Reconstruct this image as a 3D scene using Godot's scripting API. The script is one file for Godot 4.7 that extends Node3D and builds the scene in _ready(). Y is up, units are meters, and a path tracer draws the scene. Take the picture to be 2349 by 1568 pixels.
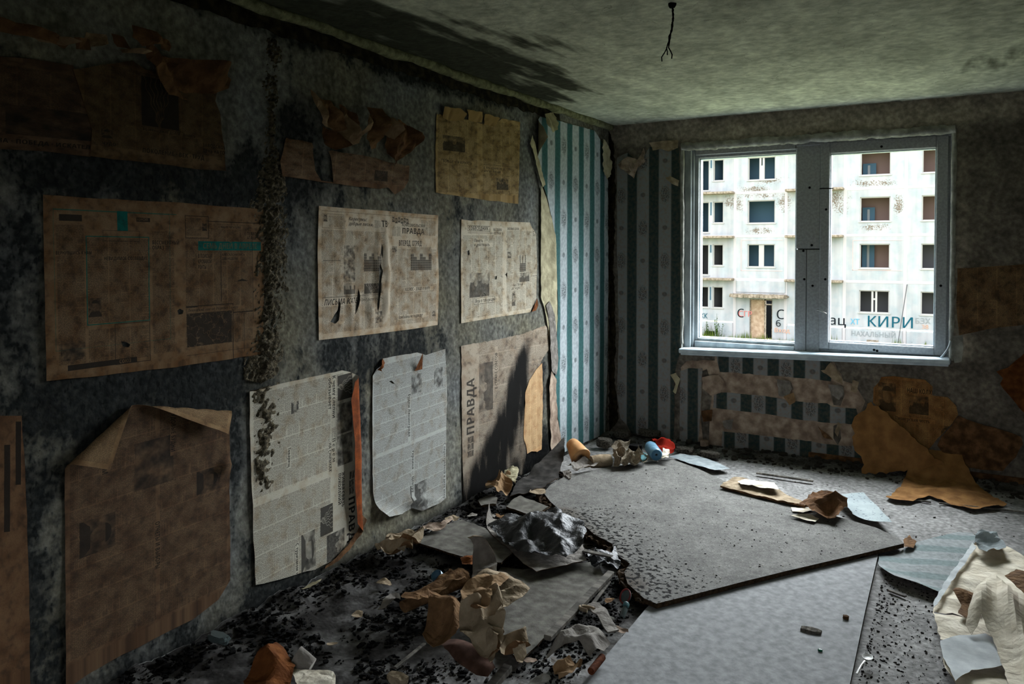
extends Node3D

const ROOM_W := 3.05
const ROOM_D := 6.9
const ROOM_H := 2.5

var noise := FastNoiseLite.new()
var rng := RandomNumberGenerator.new()
var name_count := {}
var mats := {}
var fonts := {}


func _ready() -> void:
	# ---------------------------------------------------------------- camera
	var cam := Camera3D.new()
	cam.name = "camera"
	cam.projection = Camera3D.PROJECTION_FRUSTUM
	cam.near = 0.05
	cam.far = 300.0
	cam.size = 0.05 * 1568.0 / 1784.9
	cam.frustum_offset = Vector2(0.0, -0.05 * 173.1 / 1784.9)
	cam.position = Vector3(2.486, 1.5048, 5.8605)
	cam.rotation = Vector3(-0.02275, 0.52469, 0.0)
	add_child(cam)
	cam.current = true
	# ---------------------------------------------------------------- sky, exposure
	var env := Environment.new()
	var sky := Sky.new()
	var sm := ProceduralSkyMaterial.new()
	sm.sky_top_color = Color(0.95, 0.975, 1.0)
	sm.sky_horizon_color = Color(0.96, 0.98, 1.0)
	sm.ground_horizon_color = Color(0.42, 0.44, 0.42)
	sm.ground_bottom_color = Color(0.36, 0.38, 0.35)
	sm.sun_angle_max = 1.0
	sky.sky_material = sm
	env.background_mode = Environment.BG_SKY
	env.sky = sky
	env.background_energy_multiplier = 1.0
	env.tonemap_mode = Environment.TONE_MAPPER_LINEAR
	env.tonemap_exposure = 4.6
	env.sdfgi_enabled = true
	env.ssao_enabled = true
	env.ssil_enabled = true
	var we := WorldEnvironment.new()
	we.name = "sky_environment"
	we.environment = env
	add_child(we)
	var sun := DirectionalLight3D.new()  # the sun behind thick cloud on the window side
	sun.name = "hazy_sun"
	sun.light_energy = 4.1
	sun.light_color = Color(0.95, 0.98, 1.0)
	sun.light_angular_distance = 80.0
	sun.sky_mode = DirectionalLight3D.SKY_MODE_LIGHT_ONLY
	sun.shadow_enabled = true
	add_child(sun)
	sun.look_at_from_position(Vector3.ZERO, Vector3(-0.38, -1.0, 1.0))
	# ---------------------------------------------------------------- what stands there
	noise.seed = 7
	noise.noise_type = FastNoiseLite.TYPE_SIMPLEX_SMOOTH
	noise.frequency = 1.0
	noise.fractal_octaves = 4
	rng.seed = 11
	make_materials()
	build_shell()
	build_window()
	build_facade()
	build_wallpapers()
	build_newspapers()
	build_boards()
	build_floor_things()
	build_debris()

# ==================================================================== small helpers


func pv(a: Array) -> PackedVector2Array:
	var o := PackedVector2Array()
	for i in range(0, a.size(), 2):
		o.append(Vector2(a[i], a[i + 1]))
	return o


func nz(x: float, y: float, f := 1.0, s := 0.0) -> float:
	return noise.get_noise_3d(x * f, y * f, s * 17.3)


func numbered(n: String) -> String:
	var k: int = name_count.get(n, 0)
	name_count[n] = k + 1
	return n if k == 0 else "%s_%03d" % [n, k]


func tag(o: Node, label: String, category: String, group := "", kind := "") -> Node:
	if label:
		o.set_meta("label", label)
	if category:
		o.set_meta("category", category)
	if group:
		o.set_meta("group", group)
	if kind:
		o.set_meta("kind", kind)
	return o


func thing(called: String, label: String, category: String, at := Vector3.ZERO, group := "") -> Node3D:
	var o := Node3D.new()
	o.name = numbered(called)
	add_child(o)
	o.position = at
	tag(o, label, category, group)
	return o


func structure(called: String, label := "", category := "") -> Node3D:
	var o := Node3D.new()
	o.name = called
	add_child(o)
	tag(o, label, category, "", "structure")
	return o


func put(called: String, mesh: Mesh, materials, parent: Node = null) -> MeshInstance3D:
	var o := MeshInstance3D.new()
	o.mesh = mesh
	if materials is Array:
		for i in mesh.get_surface_count():
			o.set_surface_override_material(i, materials[mini(i, materials.size() - 1)])
	else:
		for i in mesh.get_surface_count():
			o.set_surface_override_material(i, materials)
	if parent:
		o.name = called
		parent.add_child(o, true)
	else:
		o.name = numbered(called)
		add_child(o)
	return o


# plane coordinates to the world: L = (z, y) on the left wall, B = (x, y) on the wall with the window, F = (x, z) on the floor, C = (x, z) under the ceiling
func place(plane: String, a: float, b: float, d: float) -> Vector3:
	match plane:
		"L": return Vector3(d, b, a)
		"B": return Vector3(a, b, d)
		"F": return Vector3(a, d, b)
		"C": return Vector3(a, ROOM_H - d, b)
	return Vector3.ZERO


class Solid:
	var v := PackedVector3Array()
	var n := PackedVector3Array()
	var u := PackedVector2Array()
	var ix := PackedInt32Array()

	func tri(a: Vector3, b: Vector3, c: Vector3, ua := Vector2.ZERO, ub := Vector2.ZERO, uc := Vector2.ZERO) -> void:  # counter-clockwise seen from outside
		var m := (b - a).cross(c - a).normalized()
		var k := v.size()
		v.append_array([a, b, c])
		n.append_array([m, m, m])
		u.append_array([ua, ub, uc])
		ix.append_array([k, k + 2, k + 1])

	func quad(a: Vector3, b: Vector3, c: Vector3, d: Vector3) -> void:
		var w := a.distance_to(b)
		var h := b.distance_to(c)
		tri(a, b, c, Vector2(0, h), Vector2(w, h), Vector2(w, 0))
		tri(a, c, d, Vector2(0, h), Vector2(w, 0), Vector2(0, 0))

	func box(t: Transform3D, s: Vector3, bev := 0.0) -> void:
		var h := s * 0.5
		var b := minf(bev, minf(h.x, minf(h.y, h.z)) * 0.6)
		for ax in 3:
			var a1 := (ax + 1) % 3
			var a2 := (ax + 2) % 3
			for sg in [-1.0, 1.0]:
				var q := []
				for c in [[-1, -1], [1, -1], [1, 1], [-1, 1]]:
					var p := Vector3.ZERO
					p[ax] = h[ax] * sg
					p[a1] = (h[a1] - b) * c[0]
					p[a2] = (h[a2] - b) * c[1]
					q.append(t * p)
				if sg > 0: quad(q[0], q[1], q[2], q[3])
				else: quad(q[3], q[2], q[1], q[0])
		if b <= 0.0:
			return
		for ax in 3:  # chamfers along axis ax
			var a1 := (ax + 1) % 3
			var a2 := (ax + 2) % 3
			for s1 in [-1.0, 1.0]:
				for s2 in [-1.0, 1.0]:
					var q := []
					for e in [-1.0, 1.0]:
						var p := Vector3.ZERO
						p[ax] = (h[ax] - b) * e
						p[a1] = h[a1] * s1
						p[a2] = (h[a2] - b) * s2
						q.append(t * p)
						p[a1] = (h[a1] - b) * s1
						p[a2] = h[a2] * s2
						q.append(t * p)
					if s1 * s2 > 0: quad(q[0], q[1], q[3], q[2])
					else: quad(q[2], q[3], q[1], q[0])
		for sx in [-1.0, 1.0]:
			for sy in [-1.0, 1.0]:
				for sz in [-1.0, 1.0]:
					var p0 := t * Vector3(h.x * sx, (h.y - b) * sy, (h.z - b) * sz)
					var p1 := t * Vector3((h.x - b) * sx, h.y * sy, (h.z - b) * sz)
					var p2 := t * Vector3((h.x - b) * sx, (h.y - b) * sy, h.z * sz)
					if sx * sy * sz > 0: tri(p0, p1, p2)
					else: tri(p0, p2, p1)

	func span(lo: Vector3, hi: Vector3, bev := 0.0) -> void:
		box(Transform3D(Basis(), (lo + hi) * 0.5), hi - lo, bev)

	func grid(pts: Array, cols: int, wrap_flat := false, uvs := PackedVector2Array(), flip := false) -> void:  # rows of points, smooth normals
		var rows := pts.size() / cols
		var k := v.size()
		for i in pts.size():
			var r := i / cols
			var c := i % cols
			var dx: Vector3 = pts[r * cols + mini(c + 1, cols - 1)] - pts[r * cols + maxi(c - 1, 0)]
			if wrap_flat and (c == 0 or c == cols - 1):
				dx = pts[r * cols + 1] - pts[r * cols + cols - 2]
			var dy: Vector3 = pts[mini(r + 1, rows - 1) * cols + c] - pts[maxi(r - 1, 0) * cols + c]
			var m := dx.cross(dy).normalized()
			v.append(pts[i])
			n.append(-m if flip else m)
			u.append(uvs[i] if uvs.size() else Vector2(float(c) / (cols - 1), float(r) / maxi(rows - 1, 1)))
		for r in rows - 1:
			for c in cols - 1:
				var a := k + r * cols + c
				if flip: ix.append_array([a, a + 1, a + cols, a + 1, a + cols + 1, a + cols])
				else: ix.append_array([a, a + cols, a + 1, a + 1, a + cols, a + cols + 1])

	func tube(path: Array, radii, sides := 8, squash := 1.0) -> void:
		var pts := []
		var side := Vector3.UP
		for i in path.size():
			var d: Vector3 = (path[mini(i + 1, path.size() - 1)] - path[maxi(i - 1, 0)]).normalized()
			if absf(d.dot(side)) > 0.95: side = Vector3.RIGHT if absf(d.x) < 0.9 else Vector3.BACK
			side = (side - d * d.dot(side)).normalized()
			var e := d.cross(side)
			var r: float = radii[i] if radii is Array else radii
			for j in sides + 1:
				var a := TAU * j / sides
				pts.append(path[i] + (side * cos(a) * squash + e * sin(a)) * r)
		grid(pts, sides + 1, true)
		for e in [0, path.size() - 1]:
			for j in sides:
				var a: Vector3 = pts[e * (sides + 1) + j]
				var b: Vector3 = pts[e * (sides + 1) + j + 1]
				if e == 0: tri(path[e], b, a)
				else: tri(path[e], a, b)

	func lathe(t: Transform3D, prof: Array, sides := 24, wob := 0.0) -> void:  # prof: Vector2(radius, height) upwards
		var pts := []
		for p in prof:
			for j in sides + 1:
				var a := TAU * j / sides
				var r: float = p.x * (1.0 + wob * sin(a * 3.0 + p.y * 40.0))
				pts.append(t * Vector3(cos(a) * r, p.y, -sin(a) * r))
		grid(pts, sides + 1, true)

	func mesh() -> ArrayMesh:
		var m := ArrayMesh.new()
		var a := []
		a.resize(Mesh.ARRAY_MAX)
		a[Mesh.ARRAY_VERTEX] = v
		a[Mesh.ARRAY_NORMAL] = n
		a[Mesh.ARRAY_TEX_UV] = u
		a[Mesh.ARRAY_INDEX] = ix
		m.add_surface_from_arrays(Mesh.PRIMITIVE_TRIANGLES, a)
		return m


# A sheet cut to an outline, bent by curls (rolls about a line), bumps, waves and crumples; front, and a back with a rim when it has a thickness.
# o: cell, lift, amp, frq, seed, bumps [[centre, rx, ry, height]], curls [[a, b, beyond, radius, degrees]], crumple [amp, freq, side], holes, thick, uv [top-left, top-right, bottom-left], flat, tilt [at, gradient]
func sheet(plane: String, outline: PackedVector2Array, o: Dictionary) -> ArrayMesh:
	var cell: float = o.get("cell", 0.03)
	var lo := outline[0]
	var hi := outline[0]
	for q in outline:
		lo = lo.min(q)
		hi = hi.max(q)
	var poly := outline
	if o.has("rag"):
		poly = ragged(outline, o.rag[0], o.rag[1])
	var ids := {}
	var pts := PackedVector2Array()
	var tris := PackedInt32Array()
	var pad := 0.02
	var nx := int(ceil((hi.x - lo.x + 2.0 * pad) / cell))
	var ny := int(ceil((hi.y - lo.y + 2.0 * pad) / cell))
	for i in nx:
		for j in ny:
			var x := lo.x - pad + i * cell
			var y := lo.y - pad + j * cell
			var pieces := Geometry2D.intersect_polygons(PackedVector2Array([Vector2(x, y), Vector2(x + cell, y), Vector2(x + cell, y + cell), Vector2(x, y + cell)]), poly)
			for h in o.get("holes", []):
				var left: Array[PackedVector2Array] = []
				for q in pieces:
					left.append_array(Geometry2D.clip_polygons(q, h))
				pieces = left
			for q in pieces:
				var t := Geometry2D.triangulate_polygon(q)
				for k in range(0, t.size(), 3):
					var a := q[t[k]]
					var b := q[t[k + 1]]
					var c := q[t[k + 2]]
					if absf((b - a).cross(c - a)) < 1e-9:
						continue
					var w := [a, b, c] if (b - a).cross(c - a) > 0 else [a, c, b]
					for m in w:
						var key := Vector2i(roundi(m.x * 20000.0), roundi(m.y * 20000.0))
						if not ids.has(key):
							ids[key] = pts.size()
							pts.append(m)
						tris.append(ids[key])
	var lift: float = o.get("lift", 0.004)
	var amp: float = o.get("amp", 0.0)
	var frq: float = o.get("frq", 6.0)
	var sd: float = o.get("seed", 1.0)
	var mid := (lo + hi) * 0.5
	var creases := []
	if o.has("crumple"):
		var dice := RandomNumberGenerator.new()
		dice.seed = int(sd * 97.0)
		for k in 6:
			creases.append([Vector2.RIGHT.rotated(dice.randf() * PI), float(o.crumple[1]) * dice.randf_range(0.6, 1.9), dice.randf() * 2.0, [0.32, 0.28, 0.25, 0.21, 0.17, 0.13][k]])
	var vs := PackedVector3Array()
	vs.resize(pts.size())
	for i in pts.size():
		var q := pts[i]
		var shift := Vector2.ZERO
		var d := lift + amp * (nz(q.x, q.y, frq, sd) + 0.35)
		for b in o.get("bumps", []):
			var e: Vector2 = (q - b[0]) / Vector2(b[1], b[2])
			d += b[3] * exp(-e.length_squared())
		for r in o.get("ridges", []):  # [a, b, width, height]: a wrinkle along a line
			var g := Geometry2D.get_closest_point_to_segment(q, r[0], r[1])
			var e: float = q.distance_to(g) / float(r[2])
			d += r[3] * exp(-e * e) * minf(1.0, minf(g.distance_to(r[0]), g.distance_to(r[1])) / (r[0].distance_to(r[1]) * 0.2) + 0.1)
		if o.has("tilt"):
			d += maxf(0.0, (q - o.tilt[0]).dot(o.tilt[1]))
		for c in creases:  # [direction, times, phase, weight]: a fold that runs straight across the sheet
			var e := q + 0.035 * Vector2(nz(q.x, q.y, 4.0, sd), nz(q.y, q.x, 4.0, sd + 8.0))
			var w := absf(fposmod(e.dot(c[0]) * float(c[1]) + float(c[2]), 2.0) - 1.0) * 2.0 - 1.0
			var w2 := absf(fposmod(e.dot(c[0]) * float(c[1]) + float(c[2]) + 0.5, 2.0) - 1.0) * 2.0 - 1.0
			d += float(o.crumple[0]) * float(c[3]) * (w + 0.55)
			shift += c[0] * w2 * float(o.crumple[0]) * float(c[3]) * 0.55
		q += shift
		var best := 0.0
		var cu: Array = []
		for c in o.get("curls", []):
			var nrm: Vector2 = (c[1] - c[0]).orthogonal().normalized()
			if nrm.dot(c[2] - c[0]) < 0.0:
				nrm = -nrm
			var s: float = (pts[i] - c[0]).dot(nrm)
			if s > best:
				best = s
				cu = [nrm, s, c[3], deg_to_rad(c[4])]
		if cu:
			var rr: float = cu[2]
			var ang := minf(best / rr, cu[3])
			var rest := maxf(0.0, best - rr * float(cu[3]))
			var along := rr * sin(ang) + rest * cos(cu[3])
			q += cu[0] * (along - best)
			d += rr * (1.0 - cos(ang)) + rest * sin(cu[3])
		if o.has("shape"):
			d += o.shape.call(pts[i])
		vs[i] = place(plane, q.x, q.y, d)
	var uvs := PackedVector2Array()
	uvs.resize(pts.size())
	if o.has("uv"):
		var t := Transform2D(o.uv[1] - o.uv[0], o.uv[2] - o.uv[0], o.uv[0]).affine_inverse()
		for i in pts.size():
			uvs[i] = t * pts[i]
	else:
		for i in pts.size():
			uvs[i] = Vector2(pts[i].x, -pts[i].y)
	var flip := plane == "L" or plane == "F"
	var order := PackedInt32Array()
	order.resize(tris.size())
	for k in range(0, tris.size(), 3):
		order[k] = tris[k]
		order[k + 1] = tris[k + 2] if flip else tris[k + 1]
		order[k + 2] = tris[k + 1] if flip else tris[k + 2]
	var ns := PackedVector3Array()
	ns.resize(pts.size())
	for k in range(0, order.size(), 3):
		var m := (vs[order[k + 1]] - vs[order[k]]).cross(vs[order[k + 2]] - vs[order[k]])
		for e in 3:
			ns[order[k + e]] += m
	for i in ns.size():
		ns[i] = ns[i].normalized()
	var th: float = o.get("thick", 0.0)
	var flat: bool = o.get("flat", false)
	var m := ArrayMesh.new()
	add_layer(m, vs, ns, uvs, order, flat, true)
	if th > 0.0:
		var back := PackedVector3Array()
		back.resize(vs.size())
		var rev := PackedVector3Array()
		rev.resize(vs.size())
		for i in vs.size():
			back[i] = vs[i] - ns[i] * th
			rev[i] = -ns[i]
		var bi := PackedInt32Array()
		bi.resize(order.size())
		for k in range(0, order.size(), 3):
			bi[k] = order[k]
			bi[k + 1] = order[k + 2]
			bi[k + 2] = order[k + 1]
		var edges := {}
		for k in range(0, order.size(), 3):
			for e in 3:
				edges[Vector2i(order[k + e], order[k + (e + 1) % 3])] = true
		for e in edges.keys():
			if edges.has(Vector2i(e.y, e.x)):
				continue
			var b := back.size()
			var out := (vs[e.y] - vs[e.x]).cross(ns[e.x]).normalized()
			back.append_array([vs[e.x], vs[e.y], back[e.y], back[e.x]])
			rev.append_array([out, out, out, out])
			uvs.append_array([uvs[e.x], uvs[e.y], uvs[e.y], uvs[e.x]])
			bi.append_array([b, b + 2, b + 1, b, b + 3, b + 2])
		add_layer(m, back, rev, uvs, bi, flat, true)
	return m


func add_layer(m: ArrayMesh, vs: PackedVector3Array, ns: PackedVector3Array, uvs: PackedVector2Array, order: PackedInt32Array, flat: bool, ccw: bool) -> void:
	var a := []
	a.resize(Mesh.ARRAY_MAX)
	if flat:
		var fv := PackedVector3Array()
		var fn := PackedVector3Array()
		var fu := PackedVector2Array()
		for k in range(0, order.size(), 3):
			var q := (vs[order[k + 1]] - vs[order[k]]).cross(vs[order[k + 2]] - vs[order[k]]).normalized()
			for e in [0, 2, 1]:
				fv.append(vs[order[k + e]])
				fn.append((q * 0.75 + ns[order[k + e]] * 0.25).normalized())
				fu.append(uvs[order[k + e]])
		a[Mesh.ARRAY_VERTEX] = fv
		a[Mesh.ARRAY_NORMAL] = fn
		a[Mesh.ARRAY_TEX_UV] = fu
	else:
		var ix := PackedInt32Array()
		ix.resize(order.size())
		for k in range(0, order.size(), 3):
			ix[k] = order[k]
			ix[k + 1] = order[k + 2]
			ix[k + 2] = order[k + 1]
		a[Mesh.ARRAY_VERTEX] = vs
		a[Mesh.ARRAY_NORMAL] = ns
		a[Mesh.ARRAY_TEX_UV] = uvs.slice(0, vs.size())
		a[Mesh.ARRAY_INDEX] = ix
	m.add_surface_from_arrays(Mesh.PRIMITIVE_TRIANGLES, a)


func ragged(poly: PackedVector2Array, amount: float, step: float) -> PackedVector2Array:
	var out := PackedVector2Array()
	for i in poly.size():
		var a := poly[i]
		var b := poly[(i + 1) % poly.size()]
		var k := maxi(1, int(a.distance_to(b) / step))
		var nrm := (b - a).orthogonal().normalized()
		for j in k:
			var q := a.lerp(b, float(j) / k)
			out.append(q + nrm * amount * (nz(q.x, q.y, 1.3 / step * 0.5, 5.0) + 0.5 * nz(q.x, q.y, 1.1 / step, 6.0)) * (1.0 if j else 0.4))
	return out


func blob(n: int, rx: float, ry: float, at: Vector2, seed_: float, turn := 0.0) -> PackedVector2Array:
	var out := PackedVector2Array()
	for i in n:
		var a := TAU * i / n
		var r := 1.0 + 0.35 * nz(cos(a), sin(a), 1.2, seed_)
		out.append(at + Vector2(cos(a) * rx * r, sin(a) * ry * r).rotated(turn))
	return out

# ==================================================================== textures and materials


func field(w: int, h: int, sd: int, freq: float, oct := 4, sx := 1, sy := 1, kind := FastNoiseLite.TYPE_SIMPLEX_SMOOTH) -> PackedByteArray:
	var n := FastNoiseLite.new()
	n.seed = sd
	n.noise_type = kind
	n.frequency = freq
	n.fractal_octaves = oct
	var im := n.get_image(maxi(4, w / sx), maxi(4, h / sy))
	im.convert(Image.FORMAT_L8)
	if sx > 1 or sy > 1:
		im.resize(w, h, Image.INTERPOLATE_CUBIC)
	return im.get_data()


func soft_mask(w: int, h: int, ext: Vector2, of: Callable, div := 8) -> PackedByteArray:  # of(metres from the left, metres from the top) -> 0..1
	var lw := w / div
	var lh := h / div
	var d := PackedByteArray()
	d.resize(lw * lh)
	for y in lh:
		for x in lw:
			d[y * lw + x] = int(clampf(of.call((x + 0.5) / lw * ext.x, (y + 0.5) / lh * ext.y), 0.0, 1.0) * 255.0)
	var im := Image.create_from_data(lw, lh, false, Image.FORMAT_L8, d)
	im.resize(w, h, Image.INTERPOLATE_CUBIC)
	return im.get_data()


func oval(x: float, y: float, cx: float, cy: float, rx: float, ry: float) -> float:
	return clampf(1.4 * (1.0 - Vector2((x - cx) / rx, (y - cy) / ry).length()), 0.0, 1.0)


func tex_rgb(w: int, h: int, d: PackedByteArray) -> ImageTexture:
	return ImageTexture.create_from_image(Image.create_from_data(w, h, false, Image.FORMAT_RGB8, d))


func tex_grey(w: int, h: int, d: PackedByteArray) -> ImageTexture:
	return ImageTexture.create_from_image(Image.create_from_data(w, h, false, Image.FORMAT_L8, d))


func grain_tex(s: int, sd: int, a: Color, b: Color, freq: float, spot: Color, spots: float, sx := 1, sy := 1) -> ImageTexture:
	var n := FastNoiseLite.new()
	n.seed = sd
	n.frequency = freq
	n.fractal_octaves = 5
	var im := n.get_seamless_image(s / sx, s / sy)
	im.convert(Image.FORMAT_L8)
	im.resize(s, s, Image.INTERPOLATE_CUBIC)
	var f1 := im.get_data()
	n.seed = sd + 5
	n.frequency = 0.16
	n.fractal_octaves = 2
	im = n.get_seamless_image(s, s)
	im.convert(Image.FORMAT_L8)
	var f2 := im.get_data()
	var o := PackedByteArray()
	o.resize(s * s * 3)
	var cut := 255.0 * (1.0 - spots)
	for i in s * s:
		var t := f1[i] / 255.0
		t = clampf((t - 0.5) * 1.5 + 0.5 + (f2[i] - 128.0) / 900.0, 0.0, 1.0)
		var r := lerpf(a.r, b.r, t)
		var g := lerpf(a.g, b.g, t)
		var bl := lerpf(a.b, b.b, t)
		if f2[i] > cut:
			var k := minf(1.0, (f2[i] - cut) / 18.0)
			r = lerpf(r, spot.r, k)
			g = lerpf(g, spot.g, k)
			bl = lerpf(bl, spot.b, k)
		o[i * 3] = int(r * 255.0)
		o[i * 3 + 1] = int(g * 255.0)
		o[i * 3 + 2] = int(bl * 255.0)
	return tex_rgb(s, s, o)


func material(called: String, color: Color, rough: float, tex: Texture2D = null, tri := 0.0) -> StandardMaterial3D:
	var m := StandardMaterial3D.new()
	m.resource_name = called
	m.albedo_color = color
	m.roughness = rough
	m.metallic_specular = 0.5 if rough < 0.6 else 0.18
	m.cull_mode = BaseMaterial3D.CULL_DISABLED
	if tex:
		m.albedo_texture = tex
	if tri > 0.0:
		m.uv1_triplanar = true
		m.uv1_scale = Vector3.ONE * tri
	mats[called] = m
	return m


func relief(m: StandardMaterial3D, tex: Texture2D, cm: float) -> void:
	m.heightmap_enabled = true
	m.heightmap_texture = tex
	m.heightmap_scale = cm


func speckle(m: StandardMaterial3D, tile: Texture2D, per_metre: float) -> void:
	m.detail_enabled = true
	m.detail_blend_mode = BaseMaterial3D.BLEND_MODE_MUL
	m.detail_albedo = tile
	m.detail_uv_layer = BaseMaterial3D.DETAIL_UV_2
	m.uv2_triplanar = true
	m.uv2_scale = Vector3.ONE * per_metre


func make_materials() -> void:
	wall_texture()
	back_texture()
	ceiling_texture()
	floor_texture()
	wallpaper_texture()
	var wn := FastNoiseLite.new()
	wn.seed = 73
	wn.noise_type = FastNoiseLite.TYPE_CELLULAR
	wn.cellular_return_type = FastNoiseLite.RETURN_DISTANCE2_SUB
	wn.cellular_distance_function = FastNoiseLite.DISTANCE_EUCLIDEAN
	wn.frequency = 0.012
	wn.fractal_octaves = 3
	wn.domain_warp_enabled = true
	wn.domain_warp_amplitude = 18.0
	var wi := wn.get_seamless_image(512, 512)
	wi.convert(Image.FORMAT_RGB8)
	var wrinkle := ImageTexture.create_from_image(wi)
	var rough := grain_tex(512, 70, Color(0.25, 0.25, 0.25), Color(0.85, 0.85, 0.85), 0.02, Color.WHITE, 0.2)
	var grit := grain_tex(512, 71, Color(0.74, 0.74, 0.74), Color(1.0, 1.0, 1.0), 0.03, Color(0.50, 0.50, 0.50), 0.17)
	var dust := grain_tex(512, 72, Color(0.84, 0.84, 0.84), Color(0.98, 0.98, 0.98), 0.02, Color(0.62, 0.61, 0.60), 0.10)
	speckle(mats.old_concrete, grit, 1.3)
	speckle(mats.dark_concrete, grit, 1.3)
	speckle(mats.stained_ceiling, dust, 1.1)
	speckle(mats.dusty_floor, grit, 1.6)
	var m := material("plain_plaster", Color.WHITE, 0.95, grain_tex(512, 3, Color(0.30, 0.29, 0.27), Color(0.50, 0.49, 0.45), 0.012, Color(0.2, 0.2, 0.19), 0.18), 0.7)
	relief(m, rough, 0.5)
	m = material("seam_mortar", Color.WHITE, 1.0, grain_tex(512, 8, Color(0.16, 0.15, 0.12), Color(0.48, 0.44, 0.36), 0.04, Color(0.09, 0.085, 0.07), 0.26), 2.2)
	relief(m, rough, 1.2)
	m = material("cornice_plaster", Color.WHITE, 0.95, grain_tex(512, 9, Color(0.30, 0.31, 0.23), Color(0.55, 0.55, 0.43), 0.02, Color(0.1, 0.1, 0.08), 0.22), 1.6)
	relief(m, rough, 0.8)
	m = material("dark_joint", Color.WHITE, 1.0, grain_tex(256, 12, Color(0.07, 0.065, 0.05), Color(0.20, 0.18, 0.13), 0.03, Color(0.3, 0.28, 0.2), 0.12), 2.0)
	m = material("window_paint", Color.WHITE, 0.6, grain_tex(512, 14, Color(0.50, 0.53, 0.54), Color(0.66, 0.69, 0.70), 0.012, Color(0.26, 0.24, 0.21), 0.10), 1.7)
	m.uv1_scale = Vector3(1.7, 0.6, 1.7)
	m = material("grey_window_paint", Color.WHITE, 0.6, grain_tex(512, 15, Color(0.55, 0.56, 0.57), Color(0.63, 0.64, 0.65), 0.05, Color(0.2, 0.2, 0.2), 0.12), 1.7)
	m = material("sill_paint", Color.WHITE, 0.45, grain_tex(512, 16, Color(0.66, 0.72, 0.76), Color(0.78, 0.84, 0.87), 0.012, Color(0.35, 0.32, 0.28), 0.09), 1.5)
	m = material("reveal_plaster", Color.WHITE, 0.95, grain_tex(512, 17, Color(0.42, 0.42, 0.40), Color(0.66, 0.66, 0.63), 0.015, Color(0.22, 0.22, 0.21), 0.16), 1.2)
	relief(m, rough, 0.5)
	m = material("black_iron", Color(0.03, 0.03, 0.035), 0.6)
	m = material("bright_metal", Color(0.6, 0.6, 0.58), 0.35)
	m.metallic = 0.8
	board_texture()
	speckle(mats.hardboard, dust, 2.2)
	m = material("pale_board", Color.WHITE, 0.85, grain_tex(1024, 22, Color(0.57, 0.575, 0.58), Color(0.64, 0.645, 0.65), 0.03, Color(0.44, 0.44, 0.44), 0.13), 0.9)
	speckle(m, dust, 1.7)
	relief(m, rough, 0.12)
	m = material("board_edge", Color.WHITE, 1.0, grain_tex(256, 23, Color(0.14, 0.115, 0.09), Color(0.33, 0.26, 0.19), 0.05, Color(0.05, 0.04, 0.03), 0.25), 4.0)
	relief(m, rough, 0.5)
	m = material("dusty_board", Color.WHITE, 0.95, grain_tex(512, 24, Color(0.33, 0.32, 0.30), Color(0.47, 0.46, 0.43), 0.014, Color(0.17, 0.16, 0.14), 0.14), 1.8)
	relief(m, rough, 0.15)
	m = material("dark_linoleum", Color.WHITE, 0.8, grain_tex(512, 25, Color(0.15, 0.145, 0.14), Color(0.27, 0.26, 0.25), 0.014, Color(0.45, 0.44, 0.42), 0.06), 2.0)
	m = material("grey_wood", Color.WHITE, 0.8, grain_tex(512, 26, Color(0.28, 0.27, 0.25), Color(0.48, 0.46, 0.43), 0.02, Color(0.18, 0.16, 0.14), 0.10, 1, 16), 2.0)
	m = material("brown_paper", Color.WHITE, 0.9, grain_tex(512, 30, Color(0.34, 0.25, 0.17), Color(0.53, 0.41, 0.29), 0.012, Color(0.2, 0.13, 0.08), 0.12), 3.0)
	relief(m, wrinkle, 0.8)
	m = material("rust_paper", Color.WHITE, 0.9, grain_tex(512, 31, Color(0.33, 0.19, 0.10), Color(0.50, 0.31, 0.17), 0.012, Color(0.2, 0.10, 0.05), 0.12), 3.0)
	relief(m, wrinkle, 0.6)
	m = material("hanging_paper", Color.WHITE, 0.9, grain_tex(512, 32, Color(0.45, 0.32, 0.19), Color(0.62, 0.46, 0.29), 0.010, Color(0.33, 0.20, 0.11), 0.14), 1.6)
	relief(m, wrinkle, 0.7)
	m = material("tan_paper", Color.WHITE, 0.9, grain_tex(512, 29, Color(0.46, 0.37, 0.27), Color(0.62, 0.51, 0.39), 0.010, Color(0.33, 0.23, 0.14), 0.14), 2.0)
	relief(m, wrinkle, 0.8)
	m = material("beige_paper", Color.WHITE, 0.9, grain_tex(512, 33, Color(0.48, 0.42, 0.34), Color(0.66, 0.60, 0.51), 0.012, Color(0.35, 0.26, 0.18), 0.12), 2.4)
	relief(m, wrinkle, 0.8)
	m = material("cream_paper", Color.WHITE, 0.85, grain_tex(512, 34, Color(0.78, 0.74, 0.66), Color(0.90, 0.87, 0.80), 0.010, Color(0.70, 0.60, 0.47), 0.14), 1.5)
	relief(m, wrinkle, 0.9)
	m = material("grey_paper", Color.WHITE, 0.9, grain_tex(512, 35, Color(0.40, 0.38, 0.36), Color(0.58, 0.56, 0.53), 0.012, Color(0.26, 0.24, 0.22), 0.14), 2.4)
	relief(m, wrinkle, 0.8)
	m = material("lining_paper", Color.WHITE, 0.9, grain_tex(512, 36, Color(0.58, 0.55, 0.45), Color(0.74, 0.71, 0.59), 0.012, Color(0.36, 0.31, 0.22), 0.12), 1.6)
	relief(m, wrinkle, 0.6)
	m = material("stained_lining", Color.WHITE, 0.9, grain_tex(512, 37, Color(0.48, 0.41, 0.36), Color(0.70, 0.63, 0.56), 0.012, Color(0.28, 0.21, 0.17), 0.14), 1.6)
	relief(m, wrinkle, 0.6)
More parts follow.
